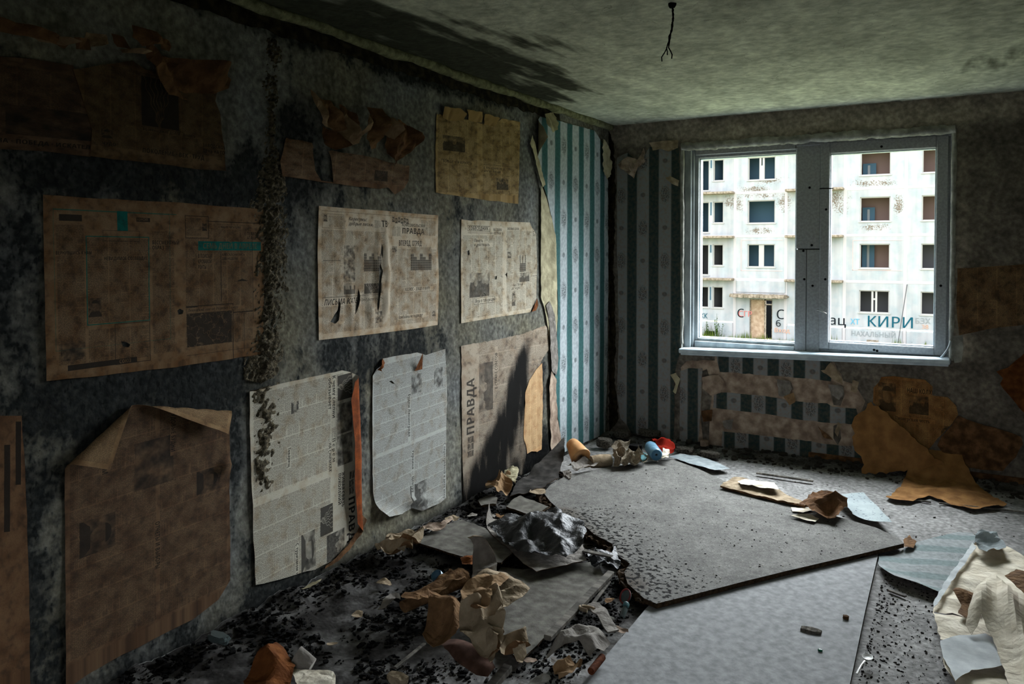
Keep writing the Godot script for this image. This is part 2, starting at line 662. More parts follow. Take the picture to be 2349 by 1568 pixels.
	m = material("dark_brown_paper", Color.WHITE, 0.95, grain_tex(512, 38, Color(0.25, 0.18, 0.12), Color(0.48, 0.35, 0.24), 0.016, Color(0.10, 0.075, 0.06), 0.20), 1.6)
	relief(m, rough, 0.15)
	m = material("blue_white_paper", Color.WHITE, 0.85, grain_tex(512, 39, Color(0.52, 0.56, 0.57), Color(0.66, 0.69, 0.70), 0.012, Color(0.34, 0.38, 0.40), 0.12), 2.2)
	relief(m, wrinkle, 0.6)
	m = material("black_film", Color(0.13, 0.14, 0.15), 0.46)
	m.metallic_specular = 0.45
	relief(m, grain_tex(512, 44, Color(0.1, 0.1, 0.1), Color(0.9, 0.9, 0.9), 0.010, Color.WHITE, 0.02), 0.9)
	m.uv1_triplanar = true
	m.uv1_scale = Vector3.ONE * 4.0
	m = material("charcoal", Color.WHITE, 0.95, grain_tex(256, 45, Color(0.02, 0.02, 0.02), Color(0.09, 0.088, 0.085), 0.04, Color(0.25, 0.24, 0.22), 0.06), 6.0)
	m = material("rubble", Color.WHITE, 1.0, grain_tex(256, 46, Color(0.22, 0.21, 0.19), Color(0.42, 0.40, 0.37), 0.04, Color(0.12, 0.11, 0.1), 0.16), 5.0)
	relief(m, rough, 0.4)
	m = material("chip_white", Color(0.62, 0.61, 0.57), 0.9)
	m = material("chip_dark", Color(0.11, 0.10, 0.095), 0.95)
	m = material("chip_brown", Color(0.27, 0.19, 0.12), 0.95)
	m = material("orange_plastic", Color.WHITE, 0.4, grain_tex(256, 47, Color(0.72, 0.50, 0.30), Color(0.84, 0.66, 0.46), 0.012, Color(0.82, 0.74, 0.64), 0.12), 4.0)
	m = material("blue_plastic", Color.WHITE, 0.4, grain_tex(256, 48, Color(0.28, 0.45, 0.55), Color(0.46, 0.60, 0.68), 0.02, Color(0.6, 0.66, 0.7), 0.12), 5.0)
	m = material("deep_blue_plastic", Color(0.13, 0.37, 0.50), 0.4)
	m = material("teal_plastic", Color(0.26, 0.42, 0.44), 0.5)
	m = material("red_cloth", Color(0.50, 0.11, 0.06), 0.9)
	m = material("red_enamel", Color(0.45, 0.08, 0.09), 0.5)
	m = material("white_plastic", Color(0.72, 0.72, 0.70), 0.4)
	m = material("clouded_glass", Color(0.30, 0.34, 0.34), 0.2)
	m = material("green_glass", Color(0.05, 0.30, 0.22), 0.1)
	m = material("rag_cloth", Color.WHITE, 0.95, grain_tex(256, 49, Color(0.36, 0.33, 0.28), Color(0.56, 0.52, 0.46), 0.03, Color(0.16, 0.14, 0.12), 0.2), 6.0)
	m = material("rusty_iron", Color.WHITE, 0.9, grain_tex(256, 50, Color(0.24, 0.12, 0.07), Color(0.42, 0.24, 0.15), 0.04, Color(0.1, 0.06, 0.04), 0.2), 6.0)


func wall_texture() -> void:
	var w := 2048
	var h := 1024
	var ext := Vector2(4.8, 2.5)
	var big := field(w, h, 21, 0.012, 6)
	var streak := field(w, h, 22, 0.012, 4, 1, 7)
	var fine := field(w, h, 23, 0.07, 5)
	var tint := field(w, h, 24, 0.006, 3, 2, 2)
	var speck := field(w, h, 25, 0.11, 3, 1, 2)
	var dark := soft_mask(w, h, ext, func(z: float, t: float) -> float:
		var y := 2.5 - t
		var d := 0.30
		d += 0.45 * smoothstep(2.30, 2.44, y) * smoothstep(0.9, 1.7, z)
		d += 0.22 * smoothstep(3.35, 3.8, z) * smoothstep(2.3, 1.6, y)
		d += 0.30 * oval(z, y, 2.75, 0.98, 0.75, 0.22)
		d += 0.30 * oval(z, y, 4.1, 1.0, 0.6, 0.18)
		d += 0.35 * oval(z, y, 3.45, 0.15, 0.40, 0.40)
		d += 0.30 * oval(z, y, 3.35, 1.95, 0.35, 0.5)
		d += 0.25 * oval(z, y, 4.0, 1.78, 0.8, 0.12)
		d -= 0.30 * oval(z, y, 2.3, 2.15, 1.1, 0.30)
		d -= 0.30 * oval(z, y, 3.8, 2.25, 1.0, 0.35)
		d -= 0.25 * smoothstep(2.2, 1.2, z) * smoothstep(0.7, 1.2, y)
		d -= 0.28 * oval(z, y, 2.6, 0.25, 0.7, 0.35)
		d -= 0.20 * oval(z, y, 3.9, 0.35, 0.5, 0.5)
		return d)
	var soot := soft_mask(w, h, ext, func(z: float, t: float) -> float:
		var y := 2.5 - t
		var c := 1.50 - 0.30 * y
		var s := smoothstep(0.34, 0.05, absf(z - c)) * smoothstep(0.95, 0.35, y) * 1.2
		s = maxf(s, oval(z, y, 1.2, 0.12, 0.35, 0.22))
		s = maxf(s, 0.8 * oval(z, y, 1.85, 0.15, 0.35, 0.25))
		s = maxf(s, 0.7 * smoothstep(0.10, 0.0, y) * smoothstep(0.5, 1.0, z))
		return s)
	var o := PackedByteArray()
	o.resize(w * h * 3)
	var hgt := PackedByteArray()
	hgt.resize(w * h)
	for i in w * h:
		var b := big[i] / 255.0
		var s := streak[i] / 255.0
		var f := fine[i] / 255.0
		var spec := speck[i] / 255.0
		var k := clampf(((b * 0.32 + s * 0.45 + f * 0.23) - 0.78 + dark[i] / 255.0 * 0.85) * 4.6, 0.0, 1.0)
		k = k * (0.55 + 0.60 * f) + 0.40 * smoothstep(0.62, 0.80, spec) * (0.35 + k)
		k = clampf(k, 0.0, 1.0)
		var t := tint[i] / 255.0
		var v := 0.84 + 0.34 * (f - 0.5) + 0.30 * (s - 0.5)
		var r := lerpf(0.545 + 0.04 * t, 0.155, k) * v
		var g := lerpf(0.56, 0.165, k) * v
		var bl := lerpf(0.565 - 0.10 * t, 0.165, k) * v
		var so := clampf(soot[i] / 255.0 * (0.75 + f * 0.5), 0.0, 1.0)
		r = lerpf(r, 0.035, so)
		g = lerpf(g, 0.037, so)
		bl = lerpf(bl, 0.04, so)
		o[i * 3] = int(clampf(r, 0.0, 1.0) * 255.0)
		o[i * 3 + 1] = int(clampf(g, 0.0, 1.0) * 255.0)
		o[i * 3 + 2] = int(clampf(bl, 0.0, 1.0) * 255.0)
		hgt[i] = int(f * 170.0 + b * 60.0)
	var m := material("old_concrete", Color.WHITE, 0.95, tex_rgb(w, h, o))
	relief(m, tex_grey(w, h, hgt), 0.35)


func back_texture() -> void:
	var w := 1024
	var h := 840
	var ext := Vector2(3.05, 2.5)
	var big := field(w, h, 31, 0.012, 5)
	var fine := field(w, h, 32, 0.07, 4)
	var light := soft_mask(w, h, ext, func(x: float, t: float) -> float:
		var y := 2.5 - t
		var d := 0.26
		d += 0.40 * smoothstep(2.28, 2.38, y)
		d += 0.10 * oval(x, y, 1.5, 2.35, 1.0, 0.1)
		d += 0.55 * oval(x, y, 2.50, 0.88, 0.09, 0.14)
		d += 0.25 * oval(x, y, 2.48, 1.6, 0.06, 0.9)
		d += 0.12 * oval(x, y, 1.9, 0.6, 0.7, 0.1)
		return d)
	var o := PackedByteArray()
	o.resize(w * h * 3)
	var hgt := PackedByteArray()
	hgt.resize(w * h)
	for i in w * h:
		var b := big[i] / 255.0
		var f := fine[i] / 255.0
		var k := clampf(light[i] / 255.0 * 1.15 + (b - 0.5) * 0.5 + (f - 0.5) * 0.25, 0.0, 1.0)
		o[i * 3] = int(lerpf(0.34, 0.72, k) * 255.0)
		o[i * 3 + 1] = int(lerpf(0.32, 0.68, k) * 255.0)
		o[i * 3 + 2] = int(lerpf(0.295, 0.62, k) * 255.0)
		hgt[i] = int(f * 130.0 + b * 110.0)
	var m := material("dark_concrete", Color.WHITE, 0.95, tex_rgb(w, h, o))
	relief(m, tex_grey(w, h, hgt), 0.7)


func ceiling_texture() -> void:
	var w := 1024
	var h := 1280
	var ext := Vector2(3.05, 3.9)
	var big := field(w, h, 41, 0.008, 4)
	var streak := field(w, h, 42, 0.014, 5, 1, 5)
	var fine := field(w, h, 43, 0.05, 4)
	var ring := field(w, h, 44, 0.0045, 2)
	var dark := soft_mask(w, h, ext, func(x: float, z: float) -> float:
		var d := 0.92 * smoothstep(0.75, 0.10, x) * smoothstep(0.8, 1.7, z) * smoothstep(4.3, 3.2, z)
		d += 0.30 * oval(x, z, 0.5, 2.4, 0.5, 0.9)
		d += 0.35 * smoothstep(0.10, 0.0, x)
		d += 0.25 * smoothstep(0.12, 0.0, z)
		d += 0.18 * oval(x, z, 2.7, 1.0, 0.9, 0.5)
		return d)
	var o := PackedByteArray()
	o.resize(w * h * 3)
	for i in w * h:
		var b := big[i] / 255.0
		var s := streak[i] / 255.0
		var f := fine[i] / 255.0
		var g := ring[i] / 255.0
		var crack := 1.0 - smoothstep(0.0, 0.012, absf(fposmod(g * 5.0 + (f - 0.5) * 0.12, 1.0) - 0.5)) * 1.0
		var k := clampf((dark[i] / 255.0 * 1.35 + (s - 0.5) * 1.7 + (b - 0.5) * 0.4 - 0.42) * 1.5, 0.0, 0.80)
		if dark[i] < 60:
			k *= dark[i] / 60.0
		k = maxf(k, crack * 0.30)
		var v := 0.90 + 0.16 * (f - 0.5) + 0.20 * (b - 0.5) + 0.16 * (s - 0.5)
		o[i * 3] = int(clampf(lerpf(0.87, 0.14, k) * v, 0.0, 1.0) * 255.0)
		o[i * 3 + 1] = int(clampf(lerpf(0.89, 0.15, k) * v, 0.0, 1.0) * 255.0)
		o[i * 3 + 2] = int(clampf(lerpf(0.81, 0.12, k) * v, 0.0, 1.0) * 255.0)
	var m := material("stained_ceiling", Color.WHITE, 0.95, tex_rgb(w, h, o))
	relief(m, tex_grey(w, h, fine), 0.4)


func floor_texture() -> void:
	var w := 1024
	var h := 1536
	var ext := Vector2(3.05, 4.6)
	var big := field(w, h, 51, 0.010, 5)
	var fine := field(w, h, 52, 0.09, 3)
	var spot := field(w, h, 53, 0.16, 2)
	var soot := soft_mask(w, h, ext, func(x: float, z: float) -> float:
		var s := smoothstep(1.35, 0.55, x) * smoothstep(1.1, 1.8, z) * 0.55
		s = maxf(s, 0.7 * oval(x, z, 0.7, 2.7, 0.55, 0.9))
		s = maxf(s, 0.9 * oval(x, z, 0.35, 1.75, 0.5, 0.45))
		s = maxf(s, 0.6 * oval(x, z, 1.25, 2.8, 0.35, 0.6))
		s = maxf(s, 0.35 * smoothstep(0.30, 0.16, z))
		s = maxf(s, 0.16 * oval(x, z, 2.2, 2.3, 0.12, 0.9))
		return s)
	var o := PackedByteArray()
	o.resize(w * h * 3)
	for i in w * h:
		var b := big[i] / 255.0
		var f := fine[i] / 255.0
		var k := clampf(soot[i] / 255.0 * 1.5 + (b - 0.5) * 2.2 * (soot[i] / 255.0 + 0.1) - 0.12 + (f - 0.5) * 0.5 * (soot[i] / 255.0), 0.0, 0.92)
		var v := 0.87 + 0.20 * (f - 0.5) + 0.22 * (b - 0.5)
		var r := lerpf(0.70, 0.165, k) * v
		var g := lerpf(0.695, 0.155, k) * v
		var bl := lerpf(0.685, 0.148, k) * v
		if spot[i] > 205:
			var q := minf(1.0, (spot[i] - 205.0) / 25.0) * (0.35 if k < 0.3 else 0.5)
			var c := 0.14 if k < 0.3 else 0.42
			r = lerpf(r, c, q)
			g = lerpf(g, c, q)
			bl = lerpf(bl, c * 0.92, q)
		o[i * 3] = int(clampf(r, 0.0, 1.0) * 255.0)
		o[i * 3 + 1] = int(clampf(g, 0.0, 1.0) * 255.0)
		o[i * 3 + 2] = int(clampf(bl, 0.0, 1.0) * 255.0)
	var m := material("dusty_floor", Color.WHITE, 0.97, tex_rgb(w, h, o))
	relief(m, tex_grey(w, h, fine), 0.30)


func board_texture() -> void:  # (x, z) from (0.1, 0.8): 2.3 by 2.1 metres
	var s := 1024
	var big := field(s, s, 61, 0.010, 5)
	var fine := field(s, s, 62, 0.18, 3)
	var pits := field(s, s, 63, 0.062, 3)
	var area := soft_mask(s, s, Vector2(2.3, 2.1), func(x: float, z: float) -> float:
		var e := Vector2(x + 0.1, z + 0.8)
		var a: Vector2 = Vector2(0.741, 2.126)
		var b: Vector2 = Vector2(1.275, 2.687)
		var d := e.distance_to(Geometry2D.get_closest_point_to_segment(e, a, b))
		return smoothstep(0.42, 0.03, d))
	var edge := soft_mask(s, s, Vector2(2.3, 2.1), func(x: float, z: float) -> float:
		var e := Vector2(x + 0.1, z + 0.8)
		var a: Vector2 = Vector2(0.584, 2.019)
		var b: Vector2 = Vector2(1.242, 2.706)
		var d := e.distance_to(Geometry2D.get_closest_point_to_segment(e, a, b))
		return smoothstep(0.13, 0.02, d) * 0.8)
	var o := PackedByteArray()
	o.resize(s * s * 3)
	var hgt := PackedByteArray()
	hgt.resize(s * s)
	for i in s * s:
		var b := big[i] / 255.0
		var f := fine[i] / 255.0
		var p := pits[i] / 255.0
		var v := 0.46 + 0.10 * (b - 0.5) + 0.14 * (f - 0.5)
		var k := clampf((p - 0.80 + area[i] / 255.0 * 0.225 + (f - 0.5) * 0.06) * 22.0, 0.0, 0.95) * minf(1.0, area[i] / 45.0)
		k = maxf(k, clampf((p - 0.90) * 14.0, 0.0, 0.7))
		var e := edge[i] / 255.0 * (0.5 + b)
		var r := lerpf(lerpf(v, 0.26, e * 0.6), 0.06, k)
		var g := lerpf(lerpf(v * 0.99, 0.22, e * 0.6), 0.055, k)
		var bl := lerpf(lerpf(v * 0.96, 0.18, e * 0.6), 0.05, k)
		if f > 0.83:
			r += 0.12
			g += 0.12
			bl += 0.11
		o[i * 3] = int(clampf(r, 0.0, 1.0) * 255.0)
		o[i * 3 + 1] = int(clampf(g, 0.0, 1.0) * 255.0)
		o[i * 3 + 2] = int(clampf(bl, 0.0, 1.0) * 255.0)
		hgt[i] = int(clampf(150.0 + (f - 0.5) * 60.0 - k * 110.0, 0.0, 255.0))
	var m := material("hardboard", Color.WHITE, 0.9, tex_rgb(s, s, o))
	relief(m, tex_grey(s, s, hgt), 0.5)


func wallpaper_texture() -> void:  # one tile: two teal stripes wide (0.38 m), 0.52 m high
	for kind in 3:
		var w := 512
		var h := 704
		var n1 := field(w, h, 91 + kind, 0.05, 3, 1, 1)
		var n2 := field(w, h, 93 + kind, 0.02, 4)
		var thread := field(w, h, 95, 0.22, 2, 1, 4)
		var o := PackedByteArray()
		o.resize(w * h * 3)
		for y in h:
			for x in w:
				var i := y * w + x
				var half := 0 if x < w / 2 else 1
				var u := fposmod(float(x) / (w / 2), 1.0)
				var v := float(y) / h
				var t := thread[i] / 255.0
				var f := n1[i] / 255.0
				var g := n2[i] / 255.0
				var c := Color(0.70, 0.735, 0.75)
				if u < 0.43:
					c = Color(0.23, 0.385, 0.385)
					var line := absf(fposmod(u / 0.43 * 6.0, 1.0) - 0.5)
					c = c.lerp(Color(0.40, 0.55, 0.56), 0.55 * t * smoothstep(0.15, 0.4, line))
					if u < 0.035 or u > 0.395:
						c = c.lerp(Color(0.52, 0.62, 0.64), 0.5)
				else:
					var p := (u - 0.715) / 0.285  # -1 .. 1 over the pale stripe
					var cy := fposmod(v + (0.5 if half else 0.0), 1.0) - 0.5
					var d := Vector2(p * 1.25, cy / 0.13).length()
					var k := smoothstep(1.15, 0.6, d) * (0.12 + 0.85 * smoothstep(0.35, 0.75, f))
					var d2 := Vector2(p * 2.2, (absf(cy) - 0.5) / 0.04).length()
					k = maxf(k, smoothstep(1.1, 0.6, d2) * (0.4 + 0.4 * f))
					c = c.lerp(Color(0.36, 0.38, 0.385), clampf(k, 0.0, 0.85))
					if absf(p) > 0.90:
						c = c.lerp(Color(0.45, 0.49, 0.50), 0.4)
				if kind == 1 and u < 0.43:
					c = c.lerp(Color(0.20, 0.25, 0.25), 0.55)
				if kind == 2:
					c = c.lerp(Color(0.58, 0.60, 0.60), 0.74 if u < 0.43 else 0.80)
				var dirt := 0.90 + 0.2 * (g - 0.5)
				if kind == 1:
					c = c.lerp(Color(0.34, 0.25, 0.20), clampf(0.30 + (g - 0.5) * 0.7, 0.0, 0.7))
					dirt = 0.88 + 0.4 * (g - 0.5)
				o[i * 3] = int(clampf(c.r * dirt, 0.0, 1.0) * 255.0)
				o[i * 3 + 1] = int(clampf(c.g * dirt, 0.0, 1.0) * 255.0)
				o[i * 3 + 2] = int(clampf(c.b * dirt, 0.0, 1.0) * 255.0)
		material(["striped_wallpaper", "soiled_wallpaper", "dusty_wallpaper"][kind], Color.WHITE, 0.85, tex_rgb(w, h, o))

# ==================================================================== the room


func floor_height(x: float, z: float) -> float:
	var bank := smoothstep(0.55, 0.0, x) * smoothstep(0.9, 1.7, z) * 0.05
	var rough := smoothstep(1.3, 0.5, x) * smoothstep(1.0, 1.8, z)
	var h := bank * (0.7 + 0.8 * nz(x, z, 5.0, 2.0)) + 0.014 * rough * nz(x, z, 14.0, 3.0) + 0.008 * rough * nz(x, z, 45.0, 4.0)
	h += 0.025 * smoothstep(0.22, 0.02, z) * (0.7 + 0.6 * nz(x, z, 7.0, 5.0))
	return h + 0.003 * nz(x, z, 9.0, 6.0)


func build_shell() -> void:
	var f := sheet("F", pv([-0.05, -0.05, 3.1, -0.05, 3.1, 6.95, -0.05, 6.95]), {"cell": 0.03, "lift": 0.0, "thick": 0.25, "uv": [Vector2(0, 0), Vector2(3.05, 0), Vector2(0, 4.6)],
		"shape": func(q: Vector2) -> float: return floor_height(q.x, q.y)})
	tag(put("floor", f, [mats.dusty_floor, mats.plain_plaster]), "dusty concrete floor blackened by soot along the newspaper wall", "floor", "", "structure")
	var c := sheet("C", pv([-0.05, -0.05, 3.1, -0.05, 3.1, 6.95, -0.05, 6.95]), {"cell": 0.1, "lift": 0.0, "amp": 0.006, "frq": 1.2, "thick": 0.25, "uv": [Vector2(0, 0), Vector2(3.05, 0), Vector2(0, 3.9)]})
	tag(put("ceiling", c, [mats.stained_ceiling, mats.plain_plaster]), "greenish grey ceiling with black mould swirls along one side", "ceiling", "", "structure")
	var l := sheet("L", pv([-0.2, -0.05, 6.95, -0.05, 6.95, 2.55, -0.2, 2.55]), {"cell": 0.05, "lift": -0.003, "amp": 0.004, "frq": 2.5, "thick": 0.25, "uv": [Vector2(0, 2.5), Vector2(4.8, 2.5), Vector2(0, 0)]})
	tag(put("wall_left", l, [mats.old_concrete, mats.plain_plaster]), "mouldy grey concrete wall pasted with old newspapers", "wall", "", "structure")
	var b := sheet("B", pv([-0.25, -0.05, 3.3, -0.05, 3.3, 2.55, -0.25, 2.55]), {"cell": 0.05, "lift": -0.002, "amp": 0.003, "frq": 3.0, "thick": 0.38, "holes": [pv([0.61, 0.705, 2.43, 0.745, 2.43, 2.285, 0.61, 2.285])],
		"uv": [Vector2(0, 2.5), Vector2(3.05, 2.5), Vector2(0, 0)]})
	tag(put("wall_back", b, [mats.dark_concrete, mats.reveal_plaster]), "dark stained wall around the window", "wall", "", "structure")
	var s := Solid.new()
	s.span(Vector3(ROOM_W, -0.05, -0.2), Vector3(ROOM_W + 0.25, 2.55, 6.95))
	tag(put("wall_right", s.mesh(), mats.plain_plaster), "bare plaster side wall", "wall", "", "structure")
	s = Solid.new()
	s.span(Vector3(-0.2, -0.05, ROOM_D), Vector3(1.85, 2.55, ROOM_D + 0.2))
	s.span(Vector3(2.85, -0.05, ROOM_D), Vector3(ROOM_W + 0.25, 2.55, ROOM_D + 0.2))
	s.span(Vector3(1.85, 2.1, ROOM_D), Vector3(2.85, 2.55, ROOM_D + 0.2))
	tag(put("wall_front", s.mesh(), mats.plain_plaster), "plaster wall with a doorway facing the window", "wall", "", "structure")
	# the seam between the newspaper wall and the ceiling
	var path := []
	var rad := []
	for i in 140:
		var z := 0.02 + i * 0.05
		path.append(Vector3(0.022 + 0.008 * nz(z, 0.0, 3.0, 8.0), 2.482 + 0.010 * nz(z, 1.0, 2.5, 9.0), z))
		rad.append(0.026 + 0.012 * nz(z, 2.0, 5.0, 10.0))
	s = Solid.new()
	s.tube(path, rad, 9)
	tag(put("trim_1", s.mesh(), mats.cornice_plaster), "ridge of crumbling plaster between newspaper wall and ceiling", "trim", "", "structure")
	var j := sheet("L", pv([0.9, 2.405, 6.9, 2.395, 6.9, 2.46, 0.9, 2.46]), {"cell": 0.03, "rag": [0.02, 0.04], "lift": 0.003, "amp": 0.008, "frq": 9.0, "seed": 3.0, "thick": 0.004})
	tag(put("trim_2", j, mats.dark_joint), "dark open joint under the plaster ridge", "trim", "", "structure")
	# the mortar joint between two wall panels
	var mid_line := [Vector2(3.541, 2.356), Vector2(3.558, 1.993), Vector2(3.562, 1.668), Vector2(3.583, 1.379), Vector2(3.609, 1.093), Vector2(3.619, 0.986)]
	var crumb := func(q: Vector2) -> float:
		var e := 1.0
		for k in 5:
			e = minf(e, q.distance_to(Geometry2D.get_closest_point_to_segment(q, mid_line[k], mid_line[k + 1])))
		var wide := 0.10 + 0.06 * nz(q.x, q.y, 4.0, 35.0) - 0.05 * smoothstep(1.65, 2.0, q.y)
		return 0.016 * (1.0 - e / wide) * (0.6 + nz(q.x, q.y, 9.0, 31.0)) + 0.026 * (nz(q.x, q.y, 62.0, 32.0) + 0.12) * (1.15 - e / wide) - 0.004 - 0.006 * smoothstep(1.65, 2.1, q.y)
	j = sheet("L", pv([3.629, 2.354, 3.463, 2.411, 3.391, 2.015, 3.396, 1.524, 3.454, 1.263, 3.501, 0.988, 3.620, 0.950, 3.709, 0.981, 3.717, 1.279, 3.702, 1.662, 3.687, 2.046]), {"cell": 0.0075, "lift": 0.0, "shape": crumb})
	tag(put("trim_3", j, mats.seam_mortar), "rough crumbling mortar joint running down the newspaper wall", "trim", "", "structure")
	s = Solid.new()
	s.span(Vector3(1.55, 0.0, 0.0), Vector3(ROOM_W, 0.055, 0.016), 0.003)
	tag(put("baseboard_back", s.mesh(), mats.dark_brown_paper), "dark low baseboard under the window wall", "baseboard", "", "structure")
	# crumbling plaster along the corner of the two papered walls
	j = sheet("B", pv([-0.003, 2.458, 0.046, 2.349, 0.059, 1.928, 0.045, 1.400, 0.066, 0.835, 0.056, 0.481, 0.095, 0.130, 0.011, 0.013]), {"cell": 0.012, "rag": [0.014, 0.03], "lift": 0.004, "shape": func(q: Vector2) -> float: return 0.02 * maxf(0.0, nz(q.x, q.y, 22.0, 33.0) + 0.2), "thick": 0.004})
	tag(put("trim_4", j, mats.dark_joint), "dark crumbling gap in the corner between the wallpapers", "trim", "", "structure")
	# the outside of the house this room is in
	s = Solid.new()
	s.span(Vector3(-16.0, -4.4, -0.385), Vector3(-0.26, 8.0, 0.0))
	s.span(Vector3(ROOM_W + 0.26, -4.4, -0.385), Vector3(18.0, 8.0, 0.0))
	s.span(Vector3(-0.26, -4.4, -0.385), Vector3(ROOM_W + 0.26, -0.06, -0.26))
	s.span(Vector3(-0.26, 2.56, -0.385), Vector3(ROOM_W + 0.26, 8.0, -0.26))
	tag(put("wall_outside", s.mesh(), mats.reveal_plaster), "outer face of the house around the window", "wall", "", "structure")
	s = Solid.new()
	s.span(Vector3(-1.5, -0.25, ROOM_D - 0.1), Vector3(5.0, -0.03, ROOM_D + 1.2))
	tag(put("floor_balcony", s.mesh(), mats.plain_plaster), "balcony slab outside the doorway", "floor", "", "structure")


func bar(s: Solid, x0: float, y0: float, x1: float, y1: float, z0: float, z1: float, bev := 0.004) -> void:
	s.span(Vector3(minf(x0, x1), minf(y0, y1), minf(z0, z1)), Vector3(maxf(x0, x1), maxf(y0, y1), maxf(z0, z1)), bev)


func build_window() -> void:
	var w := structure("window_1", "wide two-light wooden window without glass, flaking grey paint", "window")
	var a: Vector2 = Vector2(0.709, 2.205)
	var b: Vector2 = Vector2(1.427, 0.812)
	var m0: Vector2 = Vector2(1.431, 2.218)
	var m1: Vector2 = Vector2(1.604, 0.775)
	var s0: Vector2 = Vector2(1.599, 2.262)
	var s1: Vector2 = Vector2(2.401, 0.787)
	var p0: Vector2 = Vector2(1.664, 2.180)
	var p1: Vector2 = Vector2(2.329, 0.841)
	var top := 2.285
	var low := 0.70  # the frame runs down behind the sill, which has sunk at its left end
	var left := 0.612
	var right := 2.428
	var s := Solid.new()
	bar(s, left, low, a.x, top, -0.20, -0.10)
	bar(s, left, low, a.x - 0.028, top, -0.10, -0.075)
	bar(s, left, low, a.x - 0.045, top, -0.075, -0.05)
	put("jamb", s.mesh(), mats.window_paint, w)
	s = Solid.new()
	bar(s, s1.x - 0.02, low, right, top, -0.20, -0.085)
	bar(s, s1.x + 0.012, low, right, top, -0.085, -0.06)
	put("jamb", s.mesh(), mats.grey_window_paint, w)
	s = Solid.new()
	bar(s, a.x, a.y, m0.x, top, -0.20, -0.10)
	bar(s, a.x - 0.02, a.y + 0.022, m0.x, top, -0.10, -0.075)
	bar(s, m0.x, s0.y - 0.015, right, top, -0.20, -0.075)
	put("head", s.mesh(), mats.grey_window_paint, w)
	s = Solid.new()
	bar(s, a.x, low, m0.x, b.y, -0.20, -0.10)
	bar(s, a.x - 0.02, low, m0.x, b.y - 0.022, -0.10, -0.075)
	bar(s, m1.x, low, right, s1.y - 0.002, -0.20, -0.09)
	put("bottom_rail", s.mesh(), mats.window_paint, w)
	var ym: float = (Vector2(1.509, 1.499)).y
	var xm: float = (Vector2(1.511, 1.253)).x
	s = Solid.new()
	bar(s, m0.x, ym + 0.006, m1.x, top, -0.17, -0.08, 0.008)
	put("mullion_board", s.mesh(), mats.grey_window_paint, w)
	s = Solid.new()
	bar(s, m0.x + 0.004, low, m1.x - 0.004, top, -0.20, -0.16, 0.002)
	put("mullion_core", s.mesh(), mats.black_iron, w)
	s = Solid.new()
	bar(s, m0.x, low, xm - 0.002, ym, -0.17, -0.08, 0.005)
	put("mullion_board", s.mesh(), mats.grey_window_paint, w)
	s = Solid.new()
	bar(s, xm + 0.001, low, m1.x, ym, -0.17, -0.079, 0.005)
	put("mullion_board", s.mesh(), mats.grey_window_paint, w)
	var sash := Node3D.new()
	sash.name = "sash"
	w.add_child(sash, true)
	for q in [["stile", s0.x, s1.y, p0.x, s0.y], ["stile", p1.x, s1.y, s1.x, s0.y], ["rail", p0.x, p0.y, p1.x, s0.y], ["rail", p0.x, s1.y, p1.x, p1.y]]:
		s = Solid.new()
		bar(s, q[1], q[2], q[3], q[4], -0.15, -0.07, 0.006)
		put(q[0], s.mesh(), mats.grey_window_paint, sash)
	s = Solid.new()
	for q in [[p0.x, p0.y - 0.008, p1.x, p0.y], [p0.x, p1.y, p1.x, p1.y + 0.008], [p0.x, p1.y, p0.x + 0.006, p0.y], [p1.x - 0.008, p1.y, p1.x, p0.y]]:
		bar(s, q[0], q[1], q[2], q[3], -0.14, -0.10, 0.002)
	put("putty_bead", s.mesh(), mats.sill_paint, sash)
	s = Solid.new()
	for q in [[a.x, a.y - 0.008, b.x, a.y], [a.x, b.y, b.x, b.y + 0.006], [a.x, b.y, a.x + 0.008, a.y], [b.x - 0.006, b.y, b.x, a.y]]:
		bar(s, q[0], q[1], q[2], q[3], -0.19, -0.13, 0.002)
	put("putty_bead", s.mesh(), mats.sill_paint, w)
	# iron hooks on the sash and the mullion
	var h1: Vector2 = Vector2(1.599, 1.934)
	var h2: Vector2 = Vector2(1.692, 1.931)
	s = Solid.new()
	s.tube([Vector3(h1.x, h1.y, -0.068), Vector3(h1.x + 0.02, h1.y, -0.05), Vector3(h2.x, h2.y, -0.05)], 0.004, 6)
	put("hook", s.mesh(), mats.black_iron, w)
	h1 = Vector2(1.586, 1.065)
	h2 = Vector2(1.653, 1.043)
	s = Solid.new()
	s.tube([Vector3(h1.x, h1.y, -0.066), Vector3(h1.x + 0.02, h1.y, -0.05), Vector3(h2.x, h2.y, -0.045)], 0.0045, 6)
	put("hook", s.mesh(), mats.bright_metal, w)
	# pits and knots in the boards: small iron nails and a bolt
	var nail := Solid.new()
	nail.lathe(Transform3D(Basis(Vector3.RIGHT, PI / 2), Vector3.ZERO), [Vector2(0.0, 0.006), Vector2(0.006, 0.005), Vector2(0.009, 0.0)], 8)
	var nm := nail.mesh()
	for q in [Vector2(1.488, 1.490), Vector2(1.545, 1.530), Vector2(1.527, 1.945), Vector2(1.496, 1.284), Vector2(1.553, 1.238), Vector2(1.641, 1.785), Vector2(1.640, 1.287), Vector2(1.962, 0.802), Vector2(1.981, 0.797), Vector2(1.995, 2.208), Vector2(2.363, 1.258)]:
		var o := put("nail", nm, mats.black_iron, w)
		o.position = Vector3(q.x, q.y, -0.079 if q.x < 1.63 else -0.07)
	# sill
	s = Solid.new()
	var f0: Vector2 = Vector2(0.607, 0.716)
	var f1: Vector2 = Vector2(2.426, 0.745)
	var lie := Transform3D(Basis(Vector3.BACK, atan2(0.046, 1.82)), Vector3((f0.x + f1.x) * 0.5, 0.7625 - 0.018, 0.0))
